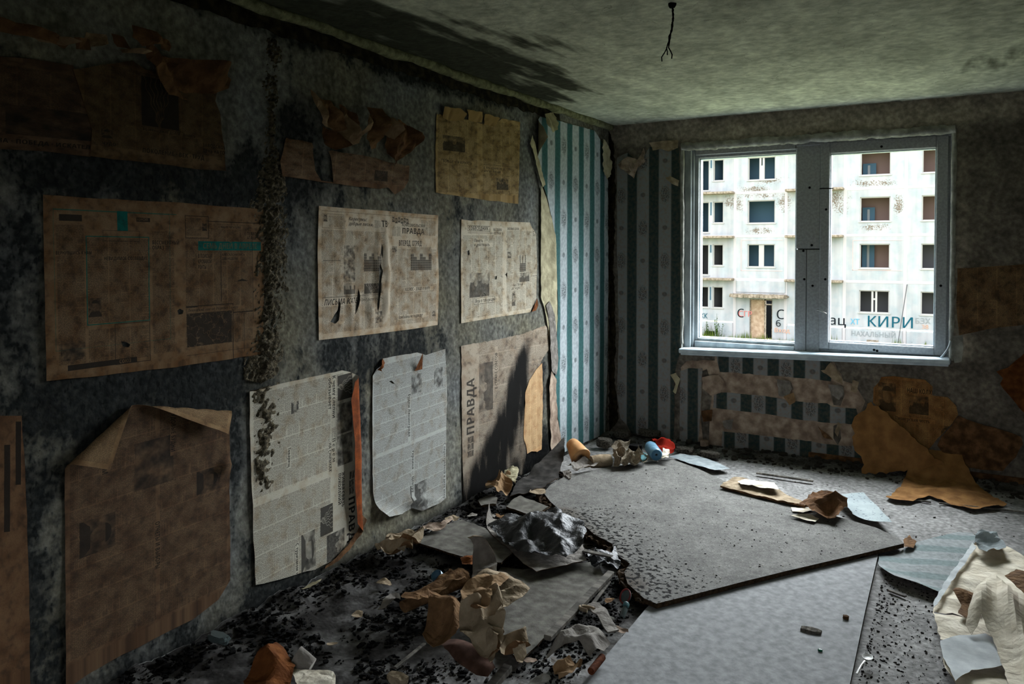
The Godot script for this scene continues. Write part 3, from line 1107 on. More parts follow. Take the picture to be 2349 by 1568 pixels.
	s.box(lie * Transform3D(Basis(), Vector3(0, 0, -0.0625)), Vector3(f1.x - f0.x, 0.035, 0.255), 0.006)
	s.box(lie * Transform3D(Basis(), Vector3(0, -0.025, 0.012)), Vector3(f1.x - f0.x - 0.02, 0.015, 0.065), 0.003)
	put("sill", s.mesh(), mats.sill_paint, w)
	# rough plaster beads round the reveal
	s = Solid.new()
	var path := []
	var rad := []
	for i in 170:
		var x := left - 0.01 + (right - left + 0.02) * i / 169.0
		path.append(Vector3(x, top + 0.004 + 0.008 * nz(x, 0.3, 5.0, 41.0) + 0.004 * nz(x, 0.6, 40.0, 47.0), -0.012 + 0.008 * nz(x, 0.9, 4.0, 42.0)))
		rad.append(0.032 + 0.014 * nz(x, 1.5, 9.0, 43.0) + 0.004 * nz(x, 2.5, 45.0, 48.0))
	s.tube(path, rad, 9)
	put("plaster_edge", s.mesh(), mats.reveal_plaster, w)
	for x in [left - 0.006, right + 0.006]:
		s = Solid.new()
		path = []
		rad = []
		for i in 50:
			var y := 0.77 + (top - 0.77) * i / 49.0
			path.append(Vector3(x + 0.004 * nz(y, x, 5.0, 44.0), y, -0.012 + 0.005 * nz(y, x, 4.0, 45.0)))
			rad.append(0.017 + 0.006 * nz(y, x, 7.0, 46.0))
		s.tube(path, rad, 8)
		put("plaster_edge", s.mesh(), mats.reveal_plaster, w)
	# a strip of loose weatherstrip curling at the end of the sill
	s = Solid.new()
	var c0: Vector2 = Vector2(2.426, 0.889)
	path = []
	for i in 12:
		var t := i / 11.0
		path.append(Vector3(c0.x - 0.055 * t * t, 0.92 - 0.13 * t, -0.02 + 0.05 * sin(t * 2.0)))
	s.tube(path, 0.006, 6)
	put("weatherstrip", s.mesh(), mats.sill_paint, w)


# ==================================================================== the house across the yard


const FZ := -45.5


func facade_box(s: Solid, x0: float, y0: float, x1: float, y1: float, z0: float, z1: float, bev := 0.0) -> void:
	s.span(Vector3(x0, y0, FZ + z0), Vector3(x1, y1, FZ + z1), bev)


func facade_panel(parent: Node3D, x0: float, x1: float, y0: float, y1: float, openings: Array) -> void:
	var xs := [x0, x1]
	var ys := [y0, y1]
	for o in openings:
		xs.append_array([o[0], o[1]])
		ys.append_array([o[2], o[3]])
	xs.sort()
	ys.sort()
	var s := Solid.new()
	for i in xs.size() - 1:
		for j in ys.size() - 1:
			if xs[i + 1] - xs[i] < 0.001 or ys[j + 1] - ys[j] < 0.001:
				continue
			var mx: float = (xs[i] + xs[i + 1]) * 0.5
			var my: float = (ys[j] + ys[j + 1]) * 0.5
			var free := true
			for o in openings:
				if mx > o[0] and mx < o[1] and my > o[2] and my < o[3]:
					free = false
			if free:
				facade_box(s, xs[i], ys[j], xs[i + 1], ys[j + 1], -0.3, 0.0)
	put("wall_panel", s.mesh(), mats.facade_panel, parent)


func facade_window(parent: Node3D, x0: float, x1: float, y0: float, y1: float, style: String, room: Material) -> void:
	var s := Solid.new()
	var t := 0.06
	for q in [[x0, y0, x0 + t, y1], [x1 - t, y0, x1, y1], [x0 + t, y1 - t, x1 - t, y1], [x0 + t, y0, x1 - t, y0 + t]]:
		facade_box(s, q[0], q[1], q[2], q[3], -0.20, -0.08)
	facade_box(s, x0 - 0.06, y0 - 0.05, x1 + 0.06, y0 + 0.01, -0.10, 0.05)
	var xm := (x0 + x1) * 0.5
	if style == "double":
		facade_box(s, xm - 0.16, y0 + t, xm - 0.05, y1 - t, -0.2, -0.1)
		facade_box(s, xm + 0.05, y0 + t, xm + 0.16, y1 - t, -0.2, -0.1)
		facade_box(s, xm - 0.05, (y0 + y1) * 0.5 + 0.1, xm + 0.05, (y0 + y1) * 0.5 + 0.2, -0.2, -0.1)
	elif style == "post":
		facade_box(s, xm - 0.16, y0 + t, xm + 0.16, y1 - t, -0.2, -0.1)
	elif style == "slot":
		facade_box(s, xm - 0.16, y0 + t, xm - 0.04, y1 - t, -0.2, -0.1)
		facade_box(s, xm + 0.04, y0 + t, xm + 0.16, y1 - t, -0.2, -0.1)
		facade_box(s, xm - 0.04, y0 + t, xm + 0.04, y1 - 0.55, -0.2, -0.1)
	var o := put("window", s.mesh(), mats.facade_frame, parent)
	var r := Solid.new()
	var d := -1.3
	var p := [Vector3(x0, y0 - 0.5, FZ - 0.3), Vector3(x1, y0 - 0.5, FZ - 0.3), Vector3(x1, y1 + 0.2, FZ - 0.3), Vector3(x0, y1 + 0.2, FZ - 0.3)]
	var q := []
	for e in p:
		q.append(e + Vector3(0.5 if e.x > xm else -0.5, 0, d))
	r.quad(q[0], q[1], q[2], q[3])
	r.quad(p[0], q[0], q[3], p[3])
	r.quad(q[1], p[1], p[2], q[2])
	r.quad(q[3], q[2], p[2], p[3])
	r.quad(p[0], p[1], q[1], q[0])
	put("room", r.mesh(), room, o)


func build_facade() -> void:
	var w := 1024
	var h := 784
	var big := field(w, h, 81, 0.02, 5)
	var fine := field(w, h, 82, 0.14, 4)
	var run := field(w, h, 83, 0.03, 3, 1, 10)
	var spots := [Vector2(-9.326, 5.255), Vector2(-8.775, 4.927), Vector2(-7.292, 4.490), Vector2(-10.722, 4.595), Vector2(-8.759, 2.632), Vector2(-2.149, 5.430), Vector2(-4.085, 4.446), Vector2(-0.799, 4.086), Vector2(-2.005, 2.763), Vector2(-8.090, 4.014), Vector2(-10.156, 4.351), Vector2(-8.374, 5.915)]
	var sizes := [Vector2(2.0, 0.5), Vector2(2.4, 0.32), Vector2(0.7, 1.3), Vector2(0.9, 0.8), Vector2(1.5, 0.45), Vector2(2.0, 0.45), Vector2(1.1, 1.3), Vector2(0.5, 1.1), Vector2(1.4, 0.4), Vector2(0.5, 1.0), Vector2(0.6, 1.0), Vector2(1.9, 0.4)]
	var peel := soft_mask(w, h, Vector2(17.0, 13.0), func(x: float, t: float) -> float:
		var e := Vector2(x - 14.0, 8.6 - t)
		var v := 0.0
		for i in spots.size():
			v = maxf(v, oval(e.x, e.y, spots[i].x, spots[i].y, sizes[i].x, sizes[i].y))
		v = maxf(v, 0.35 * smoothstep(-2.9, -4.2, e.y))
		return v, 4)
	var o := PackedByteArray()
	o.resize(w * h * 3)
	for i in w * h:
		var b := big[i] / 255.0
		var f := fine[i] / 255.0
		var k := clampf((f * 0.6 + b * 0.4 - 0.86 + peel[i] / 255.0 * 0.46) * 4.5, 0.0, 1.0) * minf(1.0, peel[i] / 40.0)
		var c := clampf((b - 0.35) * 1.8, 0.0, 1.0)
		var v := 0.96 + 0.12 * (run[i] / 255.0 - 0.5)
		o[i * 3] = int(clampf(lerpf(lerpf(0.84, 0.765, c), 0.56, k) * v, 0.0, 1.0) * 255.0)
		o[i * 3 + 1] = int(clampf(lerpf(lerpf(0.84, 0.805, c), 0.50, k) * v, 0.0, 1.0) * 255.0)
		o[i * 3 + 2] = int(clampf(lerpf(lerpf(0.85, 0.825, c), 0.45, k) * v, 0.0, 1.0) * 255.0)
	var m := material("facade_panel", Color(0.80, 0.80, 0.80), 0.95, tex_rgb(w, h, o))
	m.uv1_triplanar = true
	m.uv1_world_triplanar = true
	m.uv1_scale = Vector3(1.0 / 17.0, 1.0 / 13.0, 0.1)
	m.uv1_offset = Vector3(14.0 / 17.0, -8.6 / 13.0, 0.0)
	m.uv1_triplanar_sharpness = 20.0
	material("facade_joint", Color(0.70, 0.68, 0.685), 0.95)
	material("facade_frame", Color(0.66, 0.65, 0.64), 0.8)
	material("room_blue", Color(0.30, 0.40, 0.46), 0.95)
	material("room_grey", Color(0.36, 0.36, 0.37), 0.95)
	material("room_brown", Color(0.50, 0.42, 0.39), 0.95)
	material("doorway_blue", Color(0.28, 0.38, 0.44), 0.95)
	material("slab_concrete", Color.WHITE, 0.95, grain_tex(256, 84, Color(0.42, 0.38, 0.33), Color(0.62, 0.57, 0.51), 0.03, Color(0.25, 0.24, 0.18), 0.15), 0.6)
	material("entry_panel", Color.WHITE, 0.9, grain_tex(256, 85, Color(0.60, 0.50, 0.41), Color(0.72, 0.63, 0.54), 0.02, Color(0.3, 0.25, 0.2), 0.1), 0.5)
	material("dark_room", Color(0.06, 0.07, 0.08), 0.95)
	material("graffiti_black", Color(0.10, 0.12, 0.14), 0.9)
	material("graffiti_teal", Color(0.08, 0.30, 0.36), 0.9)
	material("graffiti_blue", Color(0.35, 0.62, 0.76), 0.9)
	material("graffiti_red", Color(0.80, 0.46, 0.44), 0.9)
	material("faded_red", Color(0.80, 0.66, 0.65), 0.9)
	material("graffiti_orange", Color(0.80, 0.60, 0.50), 0.9)
	material("graffiti_grey", Color(0.52, 0.54, 0.55), 0.9)
	material("grass_green", Color(0.34, 0.40, 0.16), 0.9)
	material("weed_green", Color(0.24, 0.33, 0.14), 0.9)
	material("yard_soil", Color.WHITE, 0.95, grain_tex(512, 86, Color(0.30, 0.33, 0.20), Color(0.48, 0.47, 0.34), 0.02, Color(0.55, 0.52, 0.45), 0.1), 0.2)
	var f := thing("apartment_building", "abandoned pale apartment block with empty windows, balcony slabs and graffiti, across the yard", "building", Vector3.ZERO)
	# columns: kind, left and right joint
	var cols := [["B", -19.9, -17.2], ["D", -17.2, -13.85], ["A", -13.85, -10.4], ["B", -10.4, -7.2], ["M", -7.2, -3.75], ["D", -3.75, -0.43], ["E", -0.43, 2.9], ["D", 2.9, 6.2], ["A", 6.2, 9.65]]
	var tops := [10.22, 7.40, 4.62, 1.80, -1.0]
	for ci in cols.size():
		var c: Array = cols[ci]
		for r in 5:
			var y1: float = tops[r] + 0.52
			var y0: float = y1 - 2.81 if r < 4 else -3.33
			var t: float = tops[r]
			var x0: float = c[1] + 0.08
			var x1: float = c[2] - 0.08
			var open := []
			var win := []
			match c[0]:
				"A", "M":
					var mid: float = (c[1] + c[2]) * 0.5 if ci != 2 and ci != 4 else (-12.125 if ci == 2 else -5.475)
					var sg := 1.0 if c[0] == "A" else -1.0
					if ci == 2: mid = -12.0
					if ci == 4: mid = -5.4
					var wa := [mid + sg * 0.15, mid + sg * 0.84]
					var da := [mid - sg * 0.75, mid - sg * 0.12]
					wa.sort()
					da.sort()
					win.append([wa[0], wa[1], t - 1.42, t, "plain"])
					win.append([da[0], da[1], t - (2.05 if r < 4 else 1.42), t, "plain"])
				"B":
					var mb: float = (c[1] + c[2]) * 0.5 + (0.07 if ci == 3 else 0.0)
					if r < 4:
						win.append([mb - 0.86, mb + 0.86, t - 1.48, t, ["post", "slot", "plain", "post"][r]])
					else:
						open.append([-9.43, -8.0, -4.35, -1.74] if ci == 3 else [mb - 0.7, mb + 0.7, -4.35, -1.74])
				"D", "E":
					var md: float = -2.08 if ci == 5 else (1.23 if ci == 6 else (c[1] + c[2]) * 0.5)
					win.append([md - 0.83, md + 0.83, t - (1.48 if r < 4 else 1.36), t, "double" if r == 4 and c[0] == "D" else "plain"])
			for q in win:
				open.append([q[0], q[1], q[2], q[3]])
			if c[0] == "B" and r == 4:
				facade_panel(f, x0, x1, -4.35, y1 - 0.07, open)
			else:
				facade_panel(f, x0, x1, y0 + 0.07, y1 - 0.07, open)
			for q in win:
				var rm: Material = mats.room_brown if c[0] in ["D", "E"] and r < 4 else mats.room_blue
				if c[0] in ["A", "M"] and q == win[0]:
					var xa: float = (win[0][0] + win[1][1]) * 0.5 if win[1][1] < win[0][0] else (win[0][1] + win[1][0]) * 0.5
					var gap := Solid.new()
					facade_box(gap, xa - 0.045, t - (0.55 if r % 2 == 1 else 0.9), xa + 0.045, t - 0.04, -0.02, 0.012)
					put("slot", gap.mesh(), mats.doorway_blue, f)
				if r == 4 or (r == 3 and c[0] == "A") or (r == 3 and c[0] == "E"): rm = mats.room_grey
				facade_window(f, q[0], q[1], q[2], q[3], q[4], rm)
	# inner doorways seen through two windows
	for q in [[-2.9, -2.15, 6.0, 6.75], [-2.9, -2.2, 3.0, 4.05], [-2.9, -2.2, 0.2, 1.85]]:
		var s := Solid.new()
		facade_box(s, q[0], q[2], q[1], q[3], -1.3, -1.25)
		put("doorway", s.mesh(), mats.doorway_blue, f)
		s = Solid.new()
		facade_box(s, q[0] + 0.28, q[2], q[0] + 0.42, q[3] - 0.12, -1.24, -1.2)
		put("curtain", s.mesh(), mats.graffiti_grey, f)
	# joints between the panels, one rough bead each, and the base course
	var jx := [-17.2, -13.85, -10.4, -7.2, -3.75, -0.43, 2.9, 6.2]
	for x in jx:
		var s := Solid.new()
		facade_box(s, x - 0.095, -4.4, x + 0.095, 10.75, -0.3, 0.012, 0.01)
		put("joint", s.mesh(), mats.facade_joint, f)
	for y in [10.75, 7.93, 5.13, 2.32, -0.49]:
		for k in cols.size():
			var s := Solid.new()
			facade_box(s, cols[k][1] + 0.09, y - 0.085, cols[k][2] - 0.09, y + 0.085, -0.3, 0.01, 0.01)
			put("joint", s.mesh(), mats.facade_joint, f)
	for k in cols.size():
		if cols[k][0] == "B":
			continue
		var s := Solid.new()
		facade_box(s, cols[k][1] + 0.1, -4.5, cols[k][2] - 0.1, -3.36, -0.3, 0.06, 0.02)
		put("base_panel", s.mesh(), mats.facade_panel, f)
	# balcony slabs
	for y in [8.0, 5.14, 2.26, -0.50]:
		for q in [[-13.7, -10.42], [-7.15, -3.8], [6.35, 9.5]]:
			var s := Solid.new()
			facade_box(s, q[0], y - 0.07, q[1], y + 0.09, 0.0, 0.75, 0.03)
			put("balcony_slab", s.mesh(), mats.slab_concrete, f)
	# entrance: panel over the canopy, canopy, door leaf, frame, dark hall
	var s := Solid.new()
	facade_box(s, -10.3, -1.32, -7.2, -0.56, -0.05, 0.05, 0.02)
	put("entrance_panel", s.mesh(), mats.facade_panel, f)
	var path := sheet("F", pv([-10.5, FZ - 0.1, -7.1, FZ - 0.1, -7.1, FZ + 1.0, -10.5, FZ + 1.0]), {"cell": 0.1, "rag": [0.05, 0.12], "lift": -1.43, "amp": 0.05, "frq": 3.0, "thick": 0.2})
	put("canopy", path, mats.slab_concrete, f)
	s = Solid.new()
	facade_box(s, -9.4, -4.28, -8.5, -1.8, -0.25, -0.2)
	put("door_leaf", s.mesh(), mats.entry_panel, f)
	s = Solid.new()
	for q in [[-9.45, -4.35, -9.38, -1.74], [-8.52, -4.35, -8.44, -1.74], [-8.06, -4.35, -7.98, -1.74], [-9.38, -1.82, -8.06, -1.74], [-8.44, -2.12, -8.06, -2.06]]:
		facade_box(s, q[0], q[1], q[2], q[3], -0.28, -0.12)
	put("door_frame", s.mesh(), mats.slab_concrete, f)
	s = Solid.new()
	facade_box(s, -9.5, -4.4, -7.9, -1.7, -1.5, -1.4)
	put("hall", s.mesh(), mats.dark_room, f)
	s = Solid.new()
	facade_box(s, -9.7, -4.5, -7.8, -4.30, -0.3, 0.6, 0.03)
	put("door_step", s.mesh(), mats.slab_concrete, f)
	for q in [[-12.31, -11.69, -4.24, -3.96], [-2.46, -1.81, -4.22, -3.98]]:
		s = Solid.new()
		facade_box(s, q[0], q[2], q[1], q[3], 0.0, 0.07)
		put("cellar_opening", s.mesh(), mats.dark_room if q[0] < -5.0 else mats.slab_concrete, f)
	# graffiti
	graffiti_text(f, "КИРИ", Vector2(-2.500, -3.181), 0.64, mats.graffiti_teal, 1.12)
	graffiti_text(f, "НАХАЛЬНЫЙ", Vector2(-3.345, -3.783), 0.30, mats.graffiti_grey, 1.0)
	graffiti_text(f, "ХТ", Vector2(-3.376, -3.092), 0.34, mats.graffiti_blue, 1.0)
	graffiti_text(f, "С", Vector2(-10.250, -2.967), 0.55, mats.graffiti_black, 1.05)
	graffiti_text(f, "СГР", Vector2(-10.166, -2.906), 0.36, mats.graffiti_red, 1.1)
	graffiti_text(f, "С", Vector2(-7.770, -2.970), 0.60, mats.graffiti_black, 1.05)
	graffiti_text(f, "6", Vector2(-7.794, -3.445), 0.42, mats.graffiti_black, 1.1)
	graffiti_text(f, "Вход", Vector2(-7.872, -3.812), 0.27, mats.graffiti_orange, 1.15)
	graffiti_text(f, "БЗХ", Vector2(0.099, -2.872), 0.32, mats.graffiti_grey, 1.1)
	graffiti_text(f, "38", Vector2(0.465, -3.162), 0.22, mats.graffiti_orange, 1.1)
	graffiti_text(f, "ЖК", Vector2(-12.767, -3.136), 0.34, mats.graffiti_teal, 0.9)
	graffiti_text(f, "ац", Vector2(-4.619, -3.179), 0.58, mats.graffiti_black, 1.1)
	graffiti_frame(f, -10.0, -7.4, 0.08, 2.05)
	graffiti_frame(f, -3.3, -0.6, 0.2, 2.0)
	# a leaning pole against the wall
	var pole := Solid.new()
	var e0: Vector2 = Vector2(-0.313, -0.599)
	var e1: Vector2 = Vector2(-0.717, -4.078)
	pole.tube([Vector3(e0.x, e0.y, FZ + 0.06), Vector3(e1.x, e1.y, FZ + 0.9)], 0.025, 6)
	tag(put("pole", pole.mesh(), mats.room_grey), "thin pole leaning on the apartment block beside the blue and dark graffiti", "pole")
	# the yard
	s = Solid.new()
	s.span(Vector3(-70, -5.0, -60.0), Vector3(60, -4.38, -0.2))
	tag(put("ground", s.mesh(), mats.yard_soil), "grassy yard between the houses", "ground", "", "structure")
	var blade := Solid.new()
	blade.tri(Vector3(-0.02, 0, 0), Vector3(0.02, 0, 0), Vector3(0.03, 0.5, 0.05))
	var mm := MultiMesh.new()
	mm.transform_format = MultiMesh.TRANSFORM_3D
	mm.mesh = blade.mesh()
	mm.instance_count = 3000
	for i in mm.instance_count:
		var x := rng.randf_range(-15.0, 4.0)
		var d := rng.randf()
		mm.set_instance_transform(i, Transform3D(Basis(Vector3.UP, rng.randf() * TAU).scaled(Vector3.ONE * rng.randf_range(0.35, 1.5 if nz(x, 0.0, 0.8, 50.0) > 0.1 else 0.7)), Vector3(x, -4.4, FZ + 0.15 + d * d * 4.0)))
	var g := MultiMeshInstance3D.new()
	g.multimesh = mm
	g.material_override = mats.grass_green
	g.name = "grass"
	add_child(g)
	tag(g, "tufts of rough grass along the foot of the apartment block", "grass", "", "stuff")
	for k in 2:
		var p: Vector2 = [Vector2(-11.297, -4.487), Vector2(-12.199, -4.539)][k]
		var st := Solid.new()
		var lf := Solid.new()
		for i in 9:
			var hgt := rng.randf_range(0.7, 1.7 if k == 0 else 1.2)
			var b := Vector3(rng.randf_range(-0.35, 0.35), 0, rng.randf_range(-0.2, 0.2))
			var tip := b + Vector3(rng.randf_range(-0.2, 0.2), hgt, rng.randf_range(-0.1, 0.1))
			st.tube([b, b.lerp(tip, 0.5) + Vector3(0.03, 0, 0.02), tip], [0.015, 0.012, 0.006], 5)
			for n in 16:
				var q := b.lerp(tip, rng.randf_range(0.15, 1.0))
				var dr := Vector3(rng.randf_range(-1, 1), rng.randf_range(-0.3, 0.8), rng.randf_range(-1, 1)).normalized()
				var sd := dr.cross(Vector3.UP).normalized() * 0.035
				var l := rng.randf_range(0.10, 0.2)
				lf.quad(q, q + dr * l * 0.5 - sd, q + dr * l, q + dr * l * 0.5 + sd)
		var wd := thing("weed_plant", ["tall weed with many stems growing against the apartment block", "shorter weed beside the cellar opening of the apartment block"][k], "plant", Vector3(p.x, -4.4, FZ + 0.55))
		put("stem", st.mesh(), mats.weed_green, wd)
		put("leaves", lf.mesh(), mats.weed_green, wd)


func graffiti_text(parent: Node3D, text: String, at: Vector2, height: float, m: Material, squeeze: float) -> void:
	var t := TextMesh.new()
	var f := SystemFont.new()
	f.font_names = PackedStringArray(["Droid Sans"])
	t.font = f
	t.text = text
	t.font_size = 64
	t.pixel_size = height / 46.0
	t.depth = 0.01
	t.horizontal_alignment = HORIZONTAL_ALIGNMENT_LEFT
	t.vertical_alignment = VERTICAL_ALIGNMENT_BOTTOM
	var o := put("graffiti", t, m, parent)
	o.position = Vector3(at.x, at.y - height * 0.33, FZ + (0.02 if at.y > -3.3 else 0.075))
	o.scale = Vector3(squeeze, 1, 1)


func graffiti_frame(parent: Node3D, x0: float, x1: float, y0: float, y1: float) -> void:
	var s := Solid.new()
	facade_box(s, x0, y0, x0 + 0.03, y1, 0.0, 0.015)
	facade_box(s, x0, y1, x1, y1 + 0.03, 0.0, 0.015)
	facade_box(s, x0, y0, x1, y0 + 0.03, 0.0, 0.015)
	put("painted_line", s.mesh(), mats.faded_red, parent)

# ==================================================================== newspapers


class Page:
	var w: int
	var h: int
	var ink := PackedByteArray()
	var teal := PackedByteArray()
	var rng := RandomNumberGenerator.new()

	func _init(w_: int, h_: int, sd: int) -> void:
		w = w_
		h = h_
		ink.resize(w * h)
		teal.resize(w * h)
		rng.seed = sd

	func fill(x: int, y: int, rw: int, rh: int, v: int, to_teal := false) -> void:
		for j in range(maxi(0, y), mini(h, y + rh)):
			for i in range(maxi(0, x), mini(w, x + rw)):
				if to_teal: teal[j * w + i] = v
				else: ink[j * w + i] = v

	func outline(x: int, y: int, rw: int, rh: int, t: int, v: int, to_teal := false) -> void:
		fill(x, y, rw, t, v, to_teal)
		fill(x, y + rh - t, rw, t, v, to_teal)
		fill(x, y, t, rh, v, to_teal)
		fill(x + rw - t, y, t, rh, v, to_teal)

	func body(x: int, y: int, rw: int, rh: int) -> void:
		var yy := y
		while yy < y + rh - 2:
			var xx := x + (8 if rng.randf() < 0.12 else 0)
			var stop := x + rw - (rng.randi() % (rw / 2) if rng.randf() < 0.12 else 0)
			while xx < stop:
				var l := mini(rng.randi_range(6, 22), stop - xx)
				for i in l:
					if xx + i < w and yy < h:
						var v := 90 + rng.randi() % 130
						ink[yy * w + xx + i] = v
						if yy + 1 < h: ink[(yy + 1) * w + xx + i] = v * 3 / 4
				xx += l + 3
			yy += 4

	func columns(x: int, y: int, rw: int, rh: int, n: int) -> void:
		var g := 6
		var cw := (rw - g * (n - 1)) / n
		for i in n:
			body(x + i * (cw + g), y, cw, rh)

	func photo(x: int, y: int, rw: int, rh: int, sd: int, kind := 0) -> void:
		var n := FastNoiseLite.new()
		n.seed = sd
		n.frequency = 2.2 / rw
		n.fractal_octaves = 4
		for j in rh:
			for i in rw:
				if x + i >= w or y + j >= h: continue
				var u := float(i) / rw
				var v := float(j) / rh
				var q := 0.5 + 0.75 * n.get_noise_2d(i, j)
				if kind == 1:  # people standing together
					for p in 5:
						var cx := 0.12 + p * 0.19
						var cy := 0.35 + 0.12 * sin(p * 2.3 + sd)
						var head := Vector2((u - cx) / 0.06, (v - cy) / 0.09).length()
						if head < 1.0: q = 0.30 + 0.3 * u
						elif v > cy + 0.06 and absf(u - cx) < 0.06 + (v - cy) * 0.25: q = 0.85 + 0.2 * n.get_noise_2d(i * 3, j * 3)
				elif kind == 2:  # buildings under a pale sky
					var top := 0.55 - 0.4 * maxf(0.0, sin(floorf(u * 7.0) * 2.1 + sd))
					q = 0.15 + 0.2 * q if v < top else 0.6 + 0.4 * absf(sin(u * 40.0) * sin(v * 30.0))
				elif kind == 3:  # a portrait
					var head := Vector2((u - 0.5) / 0.24, (v - 0.42) / 0.28).length()
					if head < 1.0: q = 0.25 + 0.3 * u + 0.2 * n.get_noise_2d(i * 2, j * 2)
					if v < 0.28 and Vector2((u - 0.5) / 0.28, (v - 0.3) / 0.2).length() < 1.0: q = 0.9
					if v > 0.7 and absf(u - 0.5) < (v - 0.4): q = 0.85
				elif kind == 4:  # dark, branches
					q = 0.9
					for p in 6:
						if absf(u - 0.45 - (1.0 - v) * (p - 2.5) * 0.16 - 0.03 * sin(v * 20.0 + p)) < 0.012: q = 0.35
				elif kind == 5:  # a dark map
					q = 0.85
					if absf(n.get_noise_2d(i * 1.5, j * 1.5)) < 0.035: q = 0.35
				ink[(y + j) * w + x + i] = int(clampf(q, 0.08, 1.0) * 235.0)

	func text(font: Font, s: String, x: float, y: float, size: float, squeeze := 1.0, v := 235, light := false, slant := 0.0) -> float:  # y is the top of the capitals; size their height
		var ts := TextServerManager.get_primary_interface()
		var rid: RID = font.get_rids()[0]
		var fs := Vector2i(64, 0)
		for c in s:
			ts.font_render_glyph(rid, fs, ts.font_get_glyph_index(rid, 64, c.unicode_at(0), 0))
		var cache := {}
		var k := size / 46.0
		var pen := x
		for c in s:
			var gi := ts.font_get_glyph_index(rid, 64, c.unicode_at(0), 0)
			var r := ts.font_get_glyph_uv_rect(rid, fs, gi)
			var off := ts.font_get_glyph_offset(rid, fs, gi)
			var ti := ts.font_get_glyph_texture_idx(rid, fs, gi)
			if ti >= 0 and r.size.x > 0.0:
				if not cache.has(ti):
					var im := ts.font_get_texture_image(rid, fs, ti)
					im.convert(Image.FORMAT_LA8)
					cache[ti] = [im.get_width(), im.get_data()]
				var aw: int = cache[ti][0]
				var ad: PackedByteArray = cache[ti][1]
				var kx := k * squeeze
				var x0 := pen + off.x * kx
				var y0 := y + size + off.y * k
				var dw := int(ceil(r.size.x * kx))
				var dh := int(ceil(r.size.y * k))
				for j in dh:
					for i in dw:
						var acc := 0
						for q in 4:
							var sx := int(r.position.x + (i + 0.25 + 0.5 * (q % 2)) / kx)
							var sy := int(r.position.y + (j + 0.25 + 0.5 * (q / 2)) / k)
							if sx < r.end.x and sy < r.end.y:
								acc += ad[(sy * aw + sx) * 2 + 1]
						if acc == 0: continue
						var px := int(x0 + i + slant * (dh - j))
						var py := int(y0 + j)
						if px < 0 or py < 0 or px >= w or py >= h: continue
						var t := acc / 1020.0
						var o := py * w + px
						if light:
							ink[o] = int(ink[o] * (1.0 - t))
							teal[o] = int(teal[o] * (1.0 - t * 0.75))
						else:
							ink[o] = maxi(ink[o], int(v * t))
			pen += ts.font_get_glyph_advance(rid, 64, gi).x * k * squeeze
		return pen

	func headline(font: Font, s: String, x: float, y: float, size: float, squeeze := 1.0, v := 225, slant := 0.0) -> void:  # clears a band of body text first
		fill(int(x) - 3, int(y) - 3, int(s.length() * size * squeeze * 0.95) + 6, int(size) + 7, 0)
		text(font, s, x, y, size, squeeze, v, false, slant)

	func picture(paper: Color, stain: Color, stains: float, mould: float, sd: int, strength := 0.78) -> Image:
		var n := FastNoiseLite.new()
		n.seed = sd
		n.frequency = 0.009
		n.fractal_octaves = 5
		var im := n.get_image(w, h)
		im.convert(Image.FORMAT_L8)
		var f1 := im.get_data()
		n.seed = sd + 9
		n.frequency = 0.022
		im = n.get_image(w, h)
		im.convert(Image.FORMAT_L8)
		var f2 := im.get_data()
		n.seed = sd + 19
		n.frequency = 0.11
		n.fractal_octaves = 3
		im = n.get_image(w, h)
		im.convert(Image.FORMAT_L8)
		var f3 := im.get_data()
		var o := PackedByteArray()
		o.resize(w * h * 3)
		var dark := Color(0.11, 0.105, 0.10)
		var tl := Color(0.03, 0.35, 0.33)
		for i in w * h:
			var x := i % w
			var y := i / w
			var e := minf(minf(x, w - 1 - x), minf(y, h - 1 - y))
			var s := clampf((f1[i] / 255.0 - 0.5) * 1.3 + 0.15 + stains + 0.30 * maxf(0.0, 1.0 - e / 60.0), 0.0, 1.0)
			var m := clampf((f2[i] / 255.0 * 0.55 + f1[i] / 255.0 * 0.25 + f3[i] / 255.0 * 0.2 - 0.92 + mould * 0.9) * 1.5, 0.0, 0.6)
			var r := lerpf(paper.r, stain.r, s)
			var g := lerpf(paper.g, stain.g, s)
			var b := lerpf(paper.b, stain.b, s)
			var v := 0.93 + 0.14 * (f3[i] / 255.0)
			var t := teal[i] / 255.0 * 0.95
			r = lerpf(r, tl.r, t)
			g = lerpf(g, tl.g, t)
			b = lerpf(b, tl.b, t)
			var k := ink[i] / 255.0 * strength
			r = lerpf(lerpf(r, dark.r, k), 0.13, m) * v
			g = lerpf(lerpf(g, dark.g, k), 0.12, m) * v
			b = lerpf(lerpf(b, dark.b, k), 0.115, m) * v
			if f3[i] > 226:
				r *= 0.55
				g *= 0.55
				b *= 0.55
			o[i * 3] = int(clampf(r, 0.0, 1.0) * 255.0)
			o[i * 3 + 1] = int(clampf(g, 0.0, 1.0) * 255.0)
			o[i * 3 + 2] = int(clampf(b, 0.0, 1.0) * 255.0)
		return Image.create_from_data(w, h, false, Image.FORMAT_RGB8, o)


func page_material(called: String, im: Image) -> StandardMaterial3D:
	var m := material(called, Color.WHITE, 0.88, ImageTexture.create_from_image(im))
	m.texture_repeat = false
	m.backlight_enabled = false
	return m


func get_font(called: String, weight: int) -> Font:
	var key := "%s%d" % [called, weight]
	if not fonts.has(key):
		var f := SystemFont.new()
		f.font_names = PackedStringArray([called])
		f.font_weight = weight
		fonts[key] = f
	return fonts[key]


func newspaper(label: String, outline: PackedVector2Array, o: Dictionary, front: Material, back: Material, plane := "L", part := "printed_sheet") -> Node3D:
	var t := thing("newspaper", label, "newspaper")
	o.thick = o.get("thick", 0.0006)
	put(part, sheet(plane, outline, o), [front, back], t)
	return t


